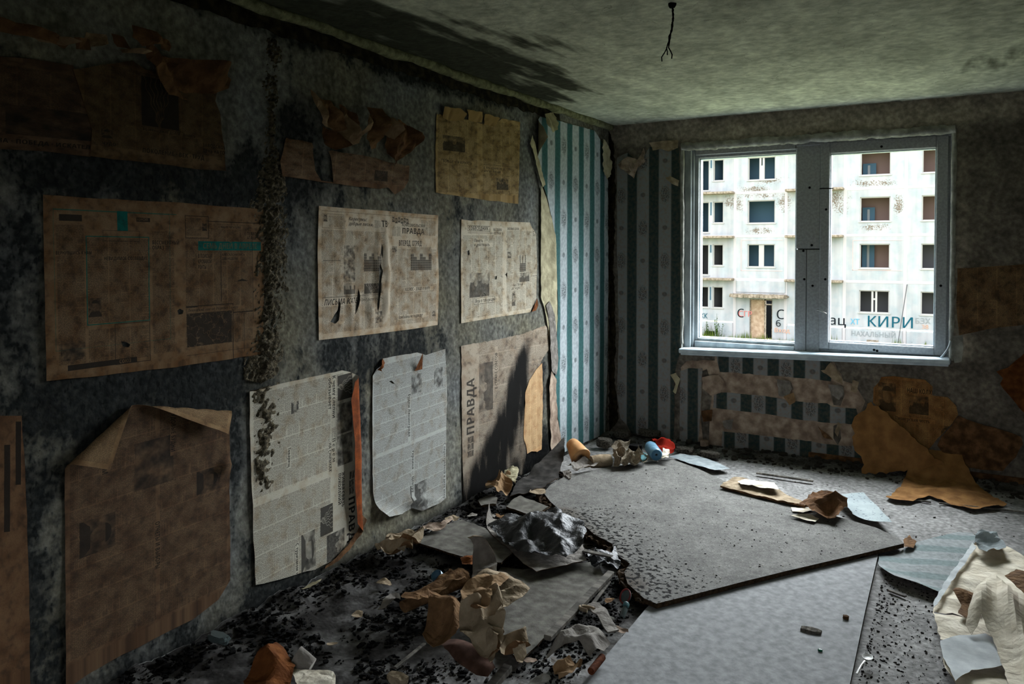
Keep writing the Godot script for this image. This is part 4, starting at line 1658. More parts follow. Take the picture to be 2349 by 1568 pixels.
func build_newspapers() -> void:
	var bold := get_font("Droid Sans", 700)
	var sans := get_font("Droid Sans", 400)
	var serif := get_font("Droid Serif", 700)
	var paper_back: Material = mats.beige_paper
	# --- the big sheet with teal print
	var p := Page.new(1200, 830, 101)
	p.outline(40, 62, 560, 640, 2, 120, true)
	p.fill(40, 58, 600, 4, 150, true)
	p.columns(52, 130, 120, 640, 1)
	p.columns(186, 190, 300, 400, 3)
	p.outline(180, 178, 310, 420, 5, 190, true)
	p.columns(186, 620, 300, 160, 3)
	p.columns(506, 150, 116, 620, 1)
	p.fill(330, 56, 52, 96, 235, true)
	p.fill(66, 82, 100, 30, 210)
	p.fill(426, 84, 70, 20, 210)
	p.text(bold, "КОНСУЛ", 430, 87, 12, 0.8, 0, true)
	p.outline(260, 150, 180, 52, 2, 150)
	p.headline(bold, "ВЕРНУВШИСЬ К НАМ", 48, 250, 16, 0.7)
	p.headline(bold, "БЕССМЕРТНЫЙ", 506, 196, 20, 0.72)
	p.headline(bold, "ОБРАЗ", 506, 222, 20, 0.72)
	p.headline(bold, "НЕВИДИМОЕ СОЗВЕЗДИЕ", 262, 276, 18, 0.7)
	p.photo(188, 470, 62, 90, 3, 3)
	p.photo(60, 670, 110, 80, 5)
	p.outline(310, 600, 180, 200, 4, 150)
	p.fill(90, 772, 330, 26, 225)
	p.text(bold, "СОЮЗ", 330, 776, 18, 0.8, 0, true)
	p.columns(690, 100, 420, 660, 5)
	p.fill(690, 86, 480, 4, 200)
	p.outline(690, 62, 140, 120, 3, 220)
	p.fill(696, 68, 128, 108, 0)
	p.columns(698, 74, 84, 96, 1)
	p.photo(790, 100, 30, 40, 7, 3)
	p.headline(bold, "О НАШИХ ЧИТАТЕЛЯХ", 892, 110, 13, 0.75)
	p.headline(bold, "ПЕРИОД", 1080, 140, 20, 0.7)
	p.headline(bold, "АТАКИ", 1080, 164, 20, 0.7)
	p.fill(764, 196, 410, 50, 0)
	p.fill(764, 196, 410, 50, 240, true)
	p.text(bold, "СЕМЬ ДНЕЙ В АПРЕЛЕ", 792, 206, 30, 0.80, 0, true)
	p.headline(bold, "В ПОИСКАХ", 764, 264, 22, 0.5)
	p.headline(bold, "КРОВАВОЙ", 764, 294, 22, 0.5)
	p.headline(bold, "РЕНТЫ", 764, 324, 22, 0.5)
	p.headline(bold, "КАК СКЛОНИЛИСЬ", 910, 262, 14, 0.85)
	p.headline(bold, "ДВЕ НЕДЕЛИ", 910, 284, 14, 0.85)
	for r in [[902, 254, 4, 270], [1112, 140, 3, 500], [976, 540, 4, 290], [690, 540, 70, 8], [690, 540, 290, 4], [980, 590, 130, 5], [1050, 600, 3, 220]]:
		p.fill(r[0], r[1], r[2], r[3], 220)
	for i in 40:
		p.fill(1000 + i, 418 - mini(i, 80 - i) / 3, 2, mini(i, 80 - i) / 3 + 1, 220)
		p.fill(1079 - i, 418 - i / 3, 2, i / 3 + 1, 220)
	p.headline(serif, "Ленинский шаг по Родному Городу", 700, 556, 15, 0.8, 220, 0.2)
	p.photo(694, 580, 276, 176, 11, 5)
	p.fill(690, 800, 480, 2, 200)
	var m := page_material("teal_newsprint", p.picture(Color(0.47, 0.385, 0.29), Color(0.37, 0.265, 0.165), 0.15, 0.46, 201, 0.92))
	var tl: Vector2 = Vector2(4.490, 1.673)
	var trr: Vector2 = Vector2(3.603, 1.670)
	var bl: Vector2 = Vector2(4.487, 1.090)
	newspaper("largest newspaper sheet on the wall, with a teal headline band and a dark map picture", pv([4.490, 1.673, 4.375, 1.672, 4.255, 1.673, 4.142, 1.672, 4.020, 1.674, 3.868, 1.670, 3.702, 1.669, 3.608, 1.666, 3.606, 1.416, 3.614, 1.072, 3.835, 1.073, 4.027, 1.073, 4.199, 1.079, 4.354, 1.084, 4.487, 1.090, 4.489, 1.328, 4.489, 1.519]),
		{"cell": 0.03, "lift": 0.003, "amp": 0.004, "frq": 4.0, "rag": [0.003, 0.05], "uv": [tl, trr, bl], "ridges": [[Vector2(3.737, 1.211), Vector2(3.729, 1.106), 0.01, 0.008], [Vector2(4.029, 1.664), Vector2(4.030, 1.076), 0.01, 0.005]], "holes": [pv([4.015, 1.279, 4.004, 1.285, 3.988, 1.277, 3.992, 1.265, 4.010, 1.264]), pv([4.236, 1.190, 4.217, 1.185, 4.201, 1.174, 4.208, 1.166, 4.230, 1.171])]}, m, paper_back)
	# --- the spread with the masthead
	p = Page.new(1060, 740, 102)
	p.columns(20, 130, 500, 580, 6)
	p.columns(580, 230, 460, 480, 6)
	p.fill(20, 24, 1020, 2, 170)
	p.outline(24, 40, 160, 80, 2, 160)
	p.photo(32, 44, 30, 40, 3, 3)
	p.columns(70, 50, 108, 64, 1)
	p.text(bold, "Каракумы:", 224, 50, 20, 1.0, 225, false, 0.25)
	p.text(bold, "добрые пески", 224, 78, 20, 1.0, 225, false, 0.25)
	p.text(bold, "ТВ", 500, 58, 40, 0.8)
	p.columns(440, 60, 50, 50, 1)
	for i in 6:
		p.photo(596 + (i % 6) * 27, 30 + (i % 2) * 6, 25, 34, 60 + i, 3)
	p.columns(596, 92, 80, 60, 2)
	p.text(bold, "КОМСОМОЛЬСКАЯ", 690, 68, 19, 0.95)
	p.fill(682, 92, 178, 40, 0)
	p.text(bold, "ПРАВДА", 690, 96, 36, 1.12, 250)
	p.columns(880, 40, 150, 100, 2)
	p.headline(bold, "ВПЕРЕД, ОТРЯД!", 660, 176, 34, 0.62)
	p.photo(598, 214, 46, 38, 5)
	p.photo(774, 216, 212, 150, 7, 2)
	p.photo(186, 214, 92, 210, 12, 0)
	p.photo(186, 436, 92, 60, 14, 2)
	p.photo(350, 214, 150, 152, 15, 2)
	p.photo(354, 440, 150, 60, 16, 4)
	p.columns(284, 214, 60, 280, 1)
	p.fill(20, 506, 480, 3, 200)
	p.headline(bold, "ПИСЬМА КАТЕ", 34, 518, 34, 0.80, 235, 0.2)
	p.text(serif, "«Звезды на снегу»", 310, 524, 18, 0.85, 210, false, 0.25)
	p.fill(30, 300, 130, 3, 180)
	p.headline(bold, "КОСМОС – ЗЕМЛЕ И МИРУ", 720, 476, 22, 0.64, 225, 0.15)
	p.outline(650, 466, 390, 42, 2, 170)
	p.headline(bold, "Комбайны не подведут", 660, 650, 22, 0.66)
	p.photo(450, 610, 60, 70, 21, 0)
	p.photo(996, 640, 36, 36, 22, 3)
	m = page_material("masthead_newsprint", p.picture(Color(0.78, 0.73, 0.65), Color(0.62, 0.50, 0.37), 0.0, 0.36, 202))
	tl = Vector2(3.288, 1.696)
	trr = Vector2(2.377, 1.687)
	bl = Vector2(3.293, 1.097)
	newspaper("newspaper spread with a bold black masthead and a long open tear down its fold", pv([3.288, 1.696, 3.089, 1.693, 2.876, 1.694, 2.625, 1.689, 2.377, 1.687, 2.381, 1.529, 2.374, 1.338, 2.383, 1.088, 2.628, 1.086, 2.880, 1.089, 3.094, 1.093, 3.293, 1.097, 3.297, 1.272, 3.298, 1.486]),
		{"cell": 0.018, "lift": 0.003, "amp": 0.003, "frq": 5.0, "uv": [tl, trr, bl],
		"ridges": [[Vector2(2.836, 1.657), Vector2(2.818, 1.353), 0.012, 0.013], [Vector2(2.876, 1.655), Vector2(2.905, 1.185), 0.010, 0.011], [Vector2(2.797, 1.440), Vector2(2.833, 1.137), 0.010, 0.011], [Vector2(3.131, 1.667), Vector2(3.115, 1.445), 0.008, 0.006], [Vector2(3.256, 1.603), Vector2(3.236, 1.368), 0.008, 0.006], [Vector2(2.937, 1.251), Vector2(2.919, 1.101), 0.008, 0.008], [Vector2(3.092, 1.363), Vector2(3.075, 1.116), 0.012, 0.010], [Vector2(2.969, 1.337), Vector2(2.938, 1.145), 0.010, 0.010], [Vector2(3.184, 1.525), Vector2(3.151, 1.284), 0.010, 0.008], [Vector2(3.220, 1.644), Vector2(3.194, 1.366), 0.009, 0.007], [Vector2(3.025, 1.319), Vector2(3.039, 1.092), 0.008, 0.010]],
		"holes": [pv([2.891, 1.403, 2.871, 1.433, 2.848, 1.393, 2.861, 1.355, 2.865, 1.290, 2.876, 1.226, 2.886, 1.193, 2.899, 1.228, 2.891, 1.313]), pv([2.857, 1.527, 2.847, 1.506, 2.851, 1.458, 2.864, 1.484]), pv([3.163, 1.265, 3.152, 1.252, 3.164, 1.176, 3.187, 1.162, 3.221, 1.173, 3.192, 1.206, 3.175, 1.221]), pv([3.054, 1.196, 3.041, 1.257, 3.031, 1.315, 3.022, 1.277, 3.038, 1.224])]}, m, mats.brown_paper)
	# --- the spread with the framed title
	p = Page.new(1000, 720, 103)
	p.columns(20, 110, 470, 590, 5)
	p.columns(540, 70, 430, 620, 5)
	p.outline(70, 40, 260, 40, 3, 220)
	p.text(bold, "СОБЕСЕДНИК", 80, 46, 27, 0.92, 230)
	p.fill(70, 90, 420, 3, 180)
	p.headline(bold, "РАССТАВИМ", 370, 56, 20, 0.62)
	p.headline(bold, "ВЕТЕРАНА", 380, 82, 20, 0.62)
	p.headline(bold, "Понять", 140, 134, 24, 0.85, 225, 0.2)
	p.headline(bold, "и действовать", 140, 164, 24, 0.75, 225, 0.2)
	p.photo(92, 380, 230, 170, 31, 1)
	p.headline(bold, "Вера в товарищей", 150, 566, 26, 0.72, 225, 0.15)
	p.outline(140, 558, 250, 44, 2, 180)
	p.headline(bold, "ЗАВОЕВАНО ДЕЛОМ", 546, 46, 18, 0.65)
	p.headline(serif, "БАМ", 900, 70, 40, 0.7)
	p.photo(550, 230, 46, 50, 32, 3)
	p.photo(712, 240, 90, 150, 33, 2)
	p.photo(712, 400, 140, 70, 34, 1)
	p.headline(bold, "В ОБЩЕСТВЕННЫХ", 606, 480, 20, 0.62)
	p.headline(bold, "ДИСТАНЦИЯХ", 606, 506, 20, 0.62)
	p.photo(612, 540, 46, 110, 35, 3)
	p.headline(bold, "Я счастлив", 880, 420, 18, 0.7, 220, 0.2)
	m = page_material("titled_newsprint", p.picture(Color(0.78, 0.745, 0.67), Color(0.64, 0.55, 0.43), -0.05, 0.38, 203))
	tl = Vector2(2.150, 1.673)
	trr = Vector2(1.203, 1.680)
	bl = Vector2(2.152, 1.078)
	var np := newspaper("newspaper with a framed title and a group photograph, beside the torn wallpaper", pv([2.150, 1.673, 2.045, 1.668, 1.951, 1.674, 1.698, 1.674, 1.338, 1.679, 1.314, 1.651, 1.246, 1.605, 1.234, 1.388, 1.246, 1.171, 1.331, 1.083, 1.751, 1.083, 2.152, 1.078, 2.156, 1.381]),
		{"cell": 0.02, "lift": 0.003, "amp": 0.003, "frq": 5.0, "uv": [tl, trr, bl], "ridges": [[Vector2(2.000, 1.197), Vector2(1.751, 1.425), 0.01, 0.006], [Vector2(1.802, 1.266), Vector2(1.478, 1.421), 0.008, 0.005]],
		"holes": [pv([2.092, 1.490, 2.069, 1.498, 2.064, 1.473, 2.083, 1.465]), pv([1.922, 1.245, 1.888, 1.232, 1.893, 1.217]), pv([1.787, 1.334, 1.756, 1.339, 1.761, 1.318, 1.782, 1.316]), pv([1.661, 1.342, 1.634, 1.357, 1.634, 1.319])]}, m, mats.rust_paper)
	put("torn_corner", sheet("L", pv([1.319, 1.087, 1.246, 1.171, 1.233, 1.123, 1.264, 1.090]), {"cell": 0.01, "lift": 0.012, "thick": 0.0006}), mats.rust_paper, np)
	# --- the yellowed sheet at the top, next to the wallpaper
	p = Page.new(800, 760, 104)
	p.columns(20, 60, 340, 680, 4)
	p.columns(410, 60, 370, 680, 4)
	p.photo(60, 250, 190, 130, 41, 1)
	p.headline(bold, "БОЛЬШЕ ЧЕМ ВЕРНОСТЬ", 60, 460, 24, 0.62, 225, 0.1)
	p.headline(bold, "С ПРАЗДНИКОМ", 420, 490, 22, 0.75)
	p.headline(bold, "БРАТЬЯ ЗАВОДА", 420, 520, 22, 0.7)
	p.photo(548, 590, 120, 110, 42, 1)
	p.fill(410, 470, 370, 2, 180)
	m = page_material("yellow_newsprint", p.picture(Color(0.68, 0.58, 0.41), Color(0.50, 0.40, 0.24), 0.1, 0.42, 204, 0.85))
	tl = Vector2(2.403, 2.290)
	trr = Vector2(1.467, 2.334)
	bl = Vector2(2.401, 1.799)
	np = newspaper("yellowed newspaper with a torn upper edge, highest beside the striped wallpaper", pv([2.350, 2.241, 2.223, 2.236, 2.081, 2.251, 1.949, 2.247, 1.801, 2.249, 1.697, 2.312, 1.467, 2.322, 1.478, 2.040, 1.489, 1.795, 1.698, 1.796, 1.950, 1.798, 2.181, 1.805, 2.401, 1.811, 2.400, 2.050, 2.391, 2.235]),
		{"cell": 0.025, "rag": [0.006, 0.04], "lift": 0.003, "amp": 0.003, "frq": 5.0, "uv": [tl, trr, bl]}, m, paper_back)
	for q in [[pv([2.350, 2.282, 2.179, 2.296, 2.126, 2.275, 2.144, 2.237, 2.241, 2.219, 2.342, 2.219]), 0.03], [pv([2.126, 2.300, 1.968, 2.308, 1.949, 2.250, 2.090, 2.245]), 0.022], [pv([1.930, 2.304, 1.760, 2.303, 1.801, 2.249, 1.920, 2.243]), 0.03]]:
		put("hanging_flap", sheet("L", q[0], {"cell": 0.015, "rag": [0.006, 0.03], "lift": 0.006, "tilt": [q[0][3], Vector2(0.0, 0.35)], "amp": 0.014, "frq": 12.0, "flat": true, "thick": 0.0006}), [m, mats.dark_brown_paper], np)
	# --- the half-collapsed sheet in the middle of the top row
	p = Page.new(800, 420, 105)
	p.columns(20, 20, 760, 380, 8)
	p.photo(560, 250, 90, 120, 45, 4)
	for i in 4:
		p.fill(640 + i * 6, 130 + i * 10, 70 - i * 10, 4, 190)
	m = page_material("brown_newsprint", p.picture(Color(0.52, 0.43, 0.34), Color(0.36, 0.26, 0.18), 0.2, 0.44, 205, 0.8))
	tl = Vector2(3.492, 1.984)
	trr = Vector2(2.631, 1.997)
	bl = Vector2(3.517, 1.807)
	np = newspaper("brown newspaper whose upper half has peeled off and hangs down crumpled", pv([3.479, 1.974, 3.392, 1.974, 3.329, 1.970, 3.313, 1.939, 3.273, 1.930, 3.203, 1.951, 3.087, 1.949, 2.933, 1.949, 2.801, 1.936, 2.638, 1.934, 2.639, 1.855, 2.675, 1.819, 2.753, 1.778, 2.808, 1.810, 2.875, 1.797, 3.028, 1.799, 3.196, 1.801, 3.260, 1.802, 3.367, 1.806, 3.503, 1.810, 3.517, 1.871]),
		{"cell": 0.02, "rag": [0.006, 0.04], "lift": 0.003, "amp": 0.006, "frq": 8.0, "uv": [tl, trr, bl], "holes": [pv([3.324, 1.947, 3.226, 1.946, 3.209, 1.921, 3.196, 1.807, 3.274, 1.809, 3.314, 1.852])]}, m, paper_back)
	material("flap_paper", Color.WHITE, 0.9, grain_tex(256, 231, Color(0.40, 0.32, 0.24), Color(0.60, 0.51, 0.40), 0.02, Color(0.22, 0.16, 0.11), 0.14), 3.0)
	var flaps := [[pv([3.372, 2.195, 3.333, 2.172, 3.307, 2.122, 3.264, 2.061, 3.245, 2.034, 3.286, 2.048, 3.333, 2.095, 3.354, 2.134]), mats.flap_paper, 0.05], [pv([3.325, 2.167, 3.252, 2.166, 3.208, 2.114, 3.180, 2.043, 3.225, 2.027, 3.272, 2.069, 3.307, 2.122]), mats.brown_paper, 0.04],
		[pv([3.225, 2.056, 3.168, 2.120, 3.116, 2.051, 3.087, 1.994, 3.132, 1.977, 3.180, 1.999]), mats.flap_paper, 0.06], [pv([3.196, 2.159, 3.086, 2.132, 3.063, 2.058, 3.093, 1.985, 3.160, 2.045, 3.188, 2.101]), mats.dark_brown_paper, 0.03], [pv([3.087, 1.984, 3.032, 2.062, 3.020, 2.125, 2.988, 2.146, 3.001, 2.066, 3.042, 1.999]), mats.flap_paper, 0.05],
		[pv([2.969, 2.183, 2.892, 2.182, 2.900, 2.100, 2.926, 1.992, 2.977, 1.973, 2.989, 2.026, 2.970, 2.112]), mats.brown_paper, 0.05], [pv([2.893, 2.148, 2.833, 2.148, 2.783, 2.095, 2.807, 2.044, 2.860, 2.059, 2.880, 2.103]), mats.flap_paper, 0.06], [pv([2.765, 2.154, 2.677, 2.131, 2.608, 2.077, 2.660, 1.999, 2.773, 1.928, 2.814, 1.982, 2.860, 2.059, 2.807, 2.052, 2.772, 2.105]), mats.dark_brown_paper, 0.07],
		[pv([3.286, 2.048, 3.203, 2.030, 3.175, 1.974, 3.226, 1.948, 3.270, 1.973]), mats.dark_brown_paper, 0.06]]
	for i in flaps.size():
		put("hanging_flap", sheet("L", flaps[i][0], {"cell": 0.015, "rag": [0.006, 0.03], "lift": 0.012, "bumps": [[flaps[i][0][2], 0.06, 0.08, flaps[i][2]]], "amp": 0.05, "frq": 7.0, "seed": 3.0 + i, "flat": true, "thick": 0.0006}), [flaps[i][1], mats.brown_paper], np)
	# --- the two sheets in the dark upper corner
	p = Page.new(860, 640, 106)
	p.columns(30, 40, 800, 520, 6)
	p.photo(330, 60, 220, 330, 51, 4)
	p.fill(326, 396, 230, 3, 210)
	p.headline(bold, "ВОЗВРАЩЕНИЕ ДОЛГА · ПАМЯТЬ", 332, 404, 18, 0.8)
	p.photo(110, 450, 60, 56, 52, 3)
	p.headline(bold, "ЧУДО", 112, 530, 22, 0.9)
	p.headline(bold, "ПОКОЛЕНИЕ · ВЕК · ТРУД", 330, 540, 30, 0.75)
	p.headline(bold, "ЗАВОДСКОЙ", 700, 450, 26, 0.7)
	p.headline(bold, "ДЕНЬ НА ГОД", 700, 490, 26, 0.7)
	m = page_material("dim_newsprint", p.picture(Color(0.40, 0.325, 0.23), Color(0.30, 0.225, 0.15), 0.2, 0.46, 206, 0.92))
	tl = Vector2(4.375, 2.140)
	trr = Vector2(3.791, 2.138)
	bl = Vector2(4.374, 1.805)
	np = newspaper("dim newspaper with a dark branching picture, top edge drooping, near the ceiling joint", pv([4.391, 2.080, 4.296, 2.114, 4.186, 2.151, 4.137, 2.131, 4.015, 2.136, 3.883, 2.132, 3.828, 2.118, 3.840, 2.070, 3.820, 2.023, 3.813, 1.960, 3.801, 1.894, 3.798, 1.807, 3.925, 1.802, 4.089, 1.807, 4.254, 1.806, 4.339, 1.809, 4.329, 1.893, 4.357, 1.988]),
		{"cell": 0.025, "rag": [0.005, 0.05], "lift": 0.004, "amp": 0.006, "frq": 5.0, "uv": [tl, trr, bl], "curls": [[Vector2(3.824, 2.109), Vector2(3.812, 1.809), Vector2(3.610, 1.987), 0.03, 50.0]]}, m, mats.rust_paper)
	for q in [[pv([4.209, 2.262, 4.135, 2.252, 4.122, 2.213, 4.185, 2.193, 4.214, 2.219]), mats.dark_brown_paper, 0.05], [pv([4.368, 2.200, 4.292, 2.212, 4.286, 2.182, 4.354, 2.158, 4.372, 2.171]), mats.flap_paper, 0.03], [pv([4.279, 2.218, 4.245, 2.214, 4.237, 2.170, 4.271, 2.174]), mats.dark_brown_paper, 0.05], [pv([4.246, 2.173, 4.189, 2.186, 4.153, 2.182, 4.176, 2.168, 4.243, 2.162]), mats.flap_paper, 0.04],
		[pv([4.169, 2.220, 4.122, 2.197, 4.099, 2.153, 4.015, 2.076, 3.960, 2.053, 4.065, 2.052, 4.120, 2.103, 4.159, 2.156]), mats.dark_brown_paper, 0.05], [pv([4.119, 2.192, 3.977, 2.194, 3.873, 2.199, 3.786, 2.159, 3.823, 2.116, 3.884, 2.086, 3.979, 2.076, 4.051, 2.085, 4.103, 2.125]), mats.dark_brown_paper, 0.08], [pv([4.125, 2.236, 4.063, 2.241, 4.085, 2.196, 4.119, 2.198]), mats.dark_brown_paper, 0.05]]:
		put("hanging_flap", sheet("L", q[0], {"cell": 0.02, "rag": [0.006, 0.03], "lift": 0.014, "bumps": [[q[0][2], 0.08, 0.07, q[2]]], "amp": 0.05, "frq": 6.0, "flat": true, "thick": 0.0006}), [q[1], mats.brown_paper], np)
	p = Page.new(640, 600, 107)
	p.columns(30, 40, 560, 430, 5)
	p.photo(330, 290, 300, 190, 53)
	p.headline(bold, "ТВОРЧЕСТВО · СМЕНА · ПОБЕДА · ИСКАТЕЛЬ", 40, 510, 28, 0.72)
	m = page_material("murky_newsprint", p.picture(Color(0.37, 0.29, 0.22), Color(0.27, 0.20, 0.15), 0.2, 0.50, 207, 0.92))
	tl = Vector2(4.890, 2.063)
	trr = Vector2(4.329, 2.107)
	bl = Vector2(4.894, 1.784)
	np = newspaper("murky newspaper with a solid dark picture, outermost in the top row", pv([4.746, 2.071, 4.608, 2.076, 4.494, 2.090, 4.391, 2.094, 4.368, 2.043, 4.337, 1.963, 4.323, 1.894, 4.336, 1.806, 4.430, 1.808, 4.537, 1.805, 4.611, 1.802, 4.750, 1.794]),
		{"cell": 0.03, "rag": [0.006, 0.05], "lift": 0.003, "amp": 0.004, "frq": 5.0, "uv": [tl, Vector2(4.317, 2.081), bl]}, m, mats.brown_paper)
	for q in [[pv([4.654, 2.180, 4.557, 2.176, 4.506, 2.167, 4.425, 2.156, 4.439, 2.131, 4.532, 2.137, 4.654, 2.137]), mats.dark_brown_paper, 0.05], [pv([4.557, 2.161, 4.479, 2.160, 4.411, 2.154, 4.453, 2.134, 4.519, 2.135]), mats.flap_paper, 0.06], [pv([4.425, 2.167, 4.369, 2.175, 4.366, 2.141, 4.412, 2.134]), mats.dark_brown_paper, 0.05]]:
		put("hanging_flap", sheet("L", q[0], {"cell": 0.02, "rag": [0.006, 0.03], "lift": 0.014, "bumps": [[q[0][2], 0.10, 0.07, q[2]]], "amp": 0.04, "frq": 6.0, "flat": true, "thick": 0.0006}), [q[1], mats.brown_paper], np)
	# --- the sheet cut by the frame, low down
	p = Page.new(900, 640, 108)
	p.columns(20, 30, 860, 440, 8)
	p.fill(100, 540, 300, 26, 215)
	p.fill(20, 590, 220, 24, 220)
	p.fill(480, 500, 130, 16, 210)
	p.photo(300, 450, 80, 70, 58, 3)
	m = page_material("plain_newsprint", p.picture(Color(0.42, 0.32, 0.23), Color(0.32, 0.23, 0.16), 0.2, 0.44, 208, 0.92))
	newspaper("brown newspaper pasted sideways, low down, only its edge in view", pv([4.804, 1.041, 4.563, 0.995, 4.557, 0.877, 4.552, 0.687, 4.548, 0.387, 4.548, 0.059, 4.817, 0.200]), {"cell": 0.03, "rag": [0.004, 0.05], "lift": 0.003, "amp": 0.003, "frq": 5.0, "uv": [Vector2(4.962, 1.071), Vector2(4.975, 0.283), Vector2(4.548, 0.992)]}, m, paper_back)
	# --- the sheet with two folded corners
	p = Page.new(1100, 800, 109)
	p.columns(20, 20, 1060, 360, 8)
	p.columns(20, 400, 1060, 380, 8)
	p.photo(190, 310, 230, 190, 61)
	p.photo(480, 590, 160, 150, 62, 3)
	p.photo(420, 60, 120, 130, 63, 3)
	p.headline(bold, "ТРУДОВЫЕ БУДНИ", 60, 300, 22, 0.8)
	p.headline(bold, "НАШ ДОМ", 130, 620, 26, 0.9)
	p.headline(bold, "ОТЧЕТЫ И ВЫБОРЫ", 600, 380, 22, 0.8)
	m = page_material("folded_newsprint", p.picture(Color(0.40, 0.32, 0.24), Color(0.30, 0.22, 0.16), 0.2, 0.46, 209, 0.92))
	var back := page_material("folded_back", p.picture(Color(0.56, 0.46, 0.34), Color(0.44, 0.34, 0.24), 0.0, 0.34, 219, 0.7))
	newspaper("tall brown newspaper with both upper corners folded down", pv([4.433, 0.958, 4.142, 0.968, 3.782, 0.975, 3.787, 0.666, 3.788, 0.199, 3.844, 0.144, 3.963, 0.116, 4.109, 0.114, 4.243, 0.111, 4.367, 0.102, 4.439, 0.087, 4.436, 0.483]),
		{"cell": 0.022, "rag": [0.003, 0.05], "lift": 0.003, "amp": 0.003, "frq": 4.0, "uv": [Vector2(3.782, 0.975), Vector2(3.790, 0.174), Vector2(4.433, 0.958)],
		"curls": [[Vector2(4.435, 0.793), Vector2(4.195, 0.955), Vector2(4.433, 0.958), 0.014, 172.0], [Vector2(4.200, 0.956), Vector2(3.779, 0.857), Vector2(3.782, 0.975), 0.012, 168.0]], "bumps": [[Vector2(3.814, 0.656), 0.03, 0.02, 0.03]]}, m, back)
	# --- the tall sheet with the sideways masthead and the curled edge
	p = Page.new(1100, 840, 110)
	p.columns(20, 250, 520, 570, 4)
	p.columns(580, 250, 500, 570, 4)
	p.columns(20, 140, 500, 100, 4)
	p.photo(30, 60, 140, 130, 71, 4)
	p.photo(190, 60, 170, 130, 72)
	p.photo(370, 60, 170, 130, 73)
	p.headline(bold, "К чему слепни", 20, 206, 26, 0.9)
	p.headline(bold, "обязывает", 30, 240, 26, 0.9)
	p.headline(serif, "П е р е м", 370, 206, 24, 0.9)
	p.headline(bold, "НА СНИМКАХ", 390, 240, 22, 0.8)
	p.photo(596, 40, 44, 44, 74, 3)
	p.photo(646, 46, 40, 40, 75, 3)
	p.photo(688, 46, 40, 40, 76, 3)
	p.headline(bold, "ПРАВДА", 740, 40, 54, 1.05, 250)
	p.headline(bold, "ЖИВАЯ СВЯЗЬ", 580, 130, 24, 0.85)
	p.headline(bold, "ПОКОЛЕНИЙ", 580, 160, 24, 0.85)
	p.photo(730, 230, 160, 100, 77, 4)
	p.photo(900, 130, 150, 150, 78, 1)
	p.photo(830, 370, 200, 110, 79, 3)
	p.photo(110, 500, 60, 56, 80, 3)
	p.headline(bold, "С туризмом на Балтике", 860, 500, 22, 0.8)
	p.headline(bold, "Товарищ", 340, 560, 20, 0.8)
	m = page_material("curled_newsprint", p.picture(Color(0.70, 0.68, 0.62), Color(0.60, 0.53, 0.43), -0.15, 0.30, 210, 0.88))
	var orange := material("scorched_back", Color.WHITE, 0.85, grain_tex(256, 211, Color(0.34, 0.16, 0.06), Color(0.52, 0.26, 0.10), 0.02, Color(0.16, 0.08, 0.04), 0.2), 3.0)
	np = newspaper("tall grey newspaper with a sideways masthead and an orange edge curling off the wall", pv([3.685, 0.929, 3.525, 0.936, 3.322, 0.940, 3.145, 0.942, 3.095, 0.929, 2.991, 0.885, 2.950, 0.807, 2.964, 0.597, 2.950, 0.381, 2.960, 0.213, 3.008, 0.153, 3.101, 0.110, 3.189, 0.078, 3.329, 0.078, 3.484, 0.102, 3.581, 0.117, 3.664, 0.135, 3.671, 0.317, 3.678, 0.516, 3.685, 0.748]),
		{"cell": 0.018, "rag": [0.004, 0.04], "lift": 0.004, "amp": 0.004, "frq": 5.0, "uv": [Vector2(3.028, 0.949), Vector2(3.034, 0.045), Vector2(3.685, 0.929)],
		"curls": [[Vector2(3.058, 0.949), Vector2(3.028, 0.001), Vector2(2.774, 0.557), 0.011, 172.0]]}, m, orange)
	var line := [Vector2(3.629, 0.934), Vector2(3.593, 0.801), Vector2(3.623, 0.591)]
	put("mortar_crumbs", sheet("L", pv([3.676, 0.932, 3.592, 0.937, 3.476, 0.948, 3.448, 0.812, 3.469, 0.684, 3.529, 0.530, 3.601, 0.458, 3.647, 0.489, 3.671, 0.745]), {"cell": 0.009, "lift": 0.004, "shape": func(q: Vector2) -> float:
		var e := minf(q.distance_to(Geometry2D.get_closest_point_to_segment(q, line[0], line[1])), q.distance_to(Geometry2D.get_closest_point_to_segment(q, line[1], line[2])))
		return 0.018 * (nz(q.x, q.y, 36.0, 32.0) + 0.30 - e * 8.0) + 0.010 * nz(q.x, q.y, 12.0, 36.0)}), mats.seam_mortar, np)
	put("burnt_edge", sheet("L", pv([3.020, 0.231, 2.989, 0.200, 3.027, 0.144, 3.107, 0.099, 3.195, 0.068, 3.274, 0.064, 3.269, 0.074, 3.207, 0.088, 3.125, 0.118, 3.058, 0.167]), {"cell": 0.012, "rag": [0.004, 0.02], "lift": 0.014, "amp": 0.006, "frq": 14.0, "thick": 0.001}), mats.dark_brown_paper, np)
	# --- the pale sheet with loose lower edge
	p = Page.new(1100, 800, 111)
	p.columns(20, 20, 520, 760, 6)
	p.columns(560, 20, 520, 760, 6)
	p.photo(130, 300, 120, 110, 81)
	p.photo(130, 60, 130, 100, 82)
	p.photo(820, 250, 200, 170, 83, 1)
	p.headline(bold, "Будни Ленинграда", 240, 420, 24, 0.85)
	p.headline(bold, "Украина — Центру", 600, 380, 24, 0.85)
	p.headline(bold, "С перестройкой в деле вперёд", 640, 30, 22, 0.85)
	m = page_material("pale_newsprint", p.picture(Color(0.65, 0.655, 0.635), Color(0.57, 0.53, 0.47), -0.15, 0.33, 211, 0.8))
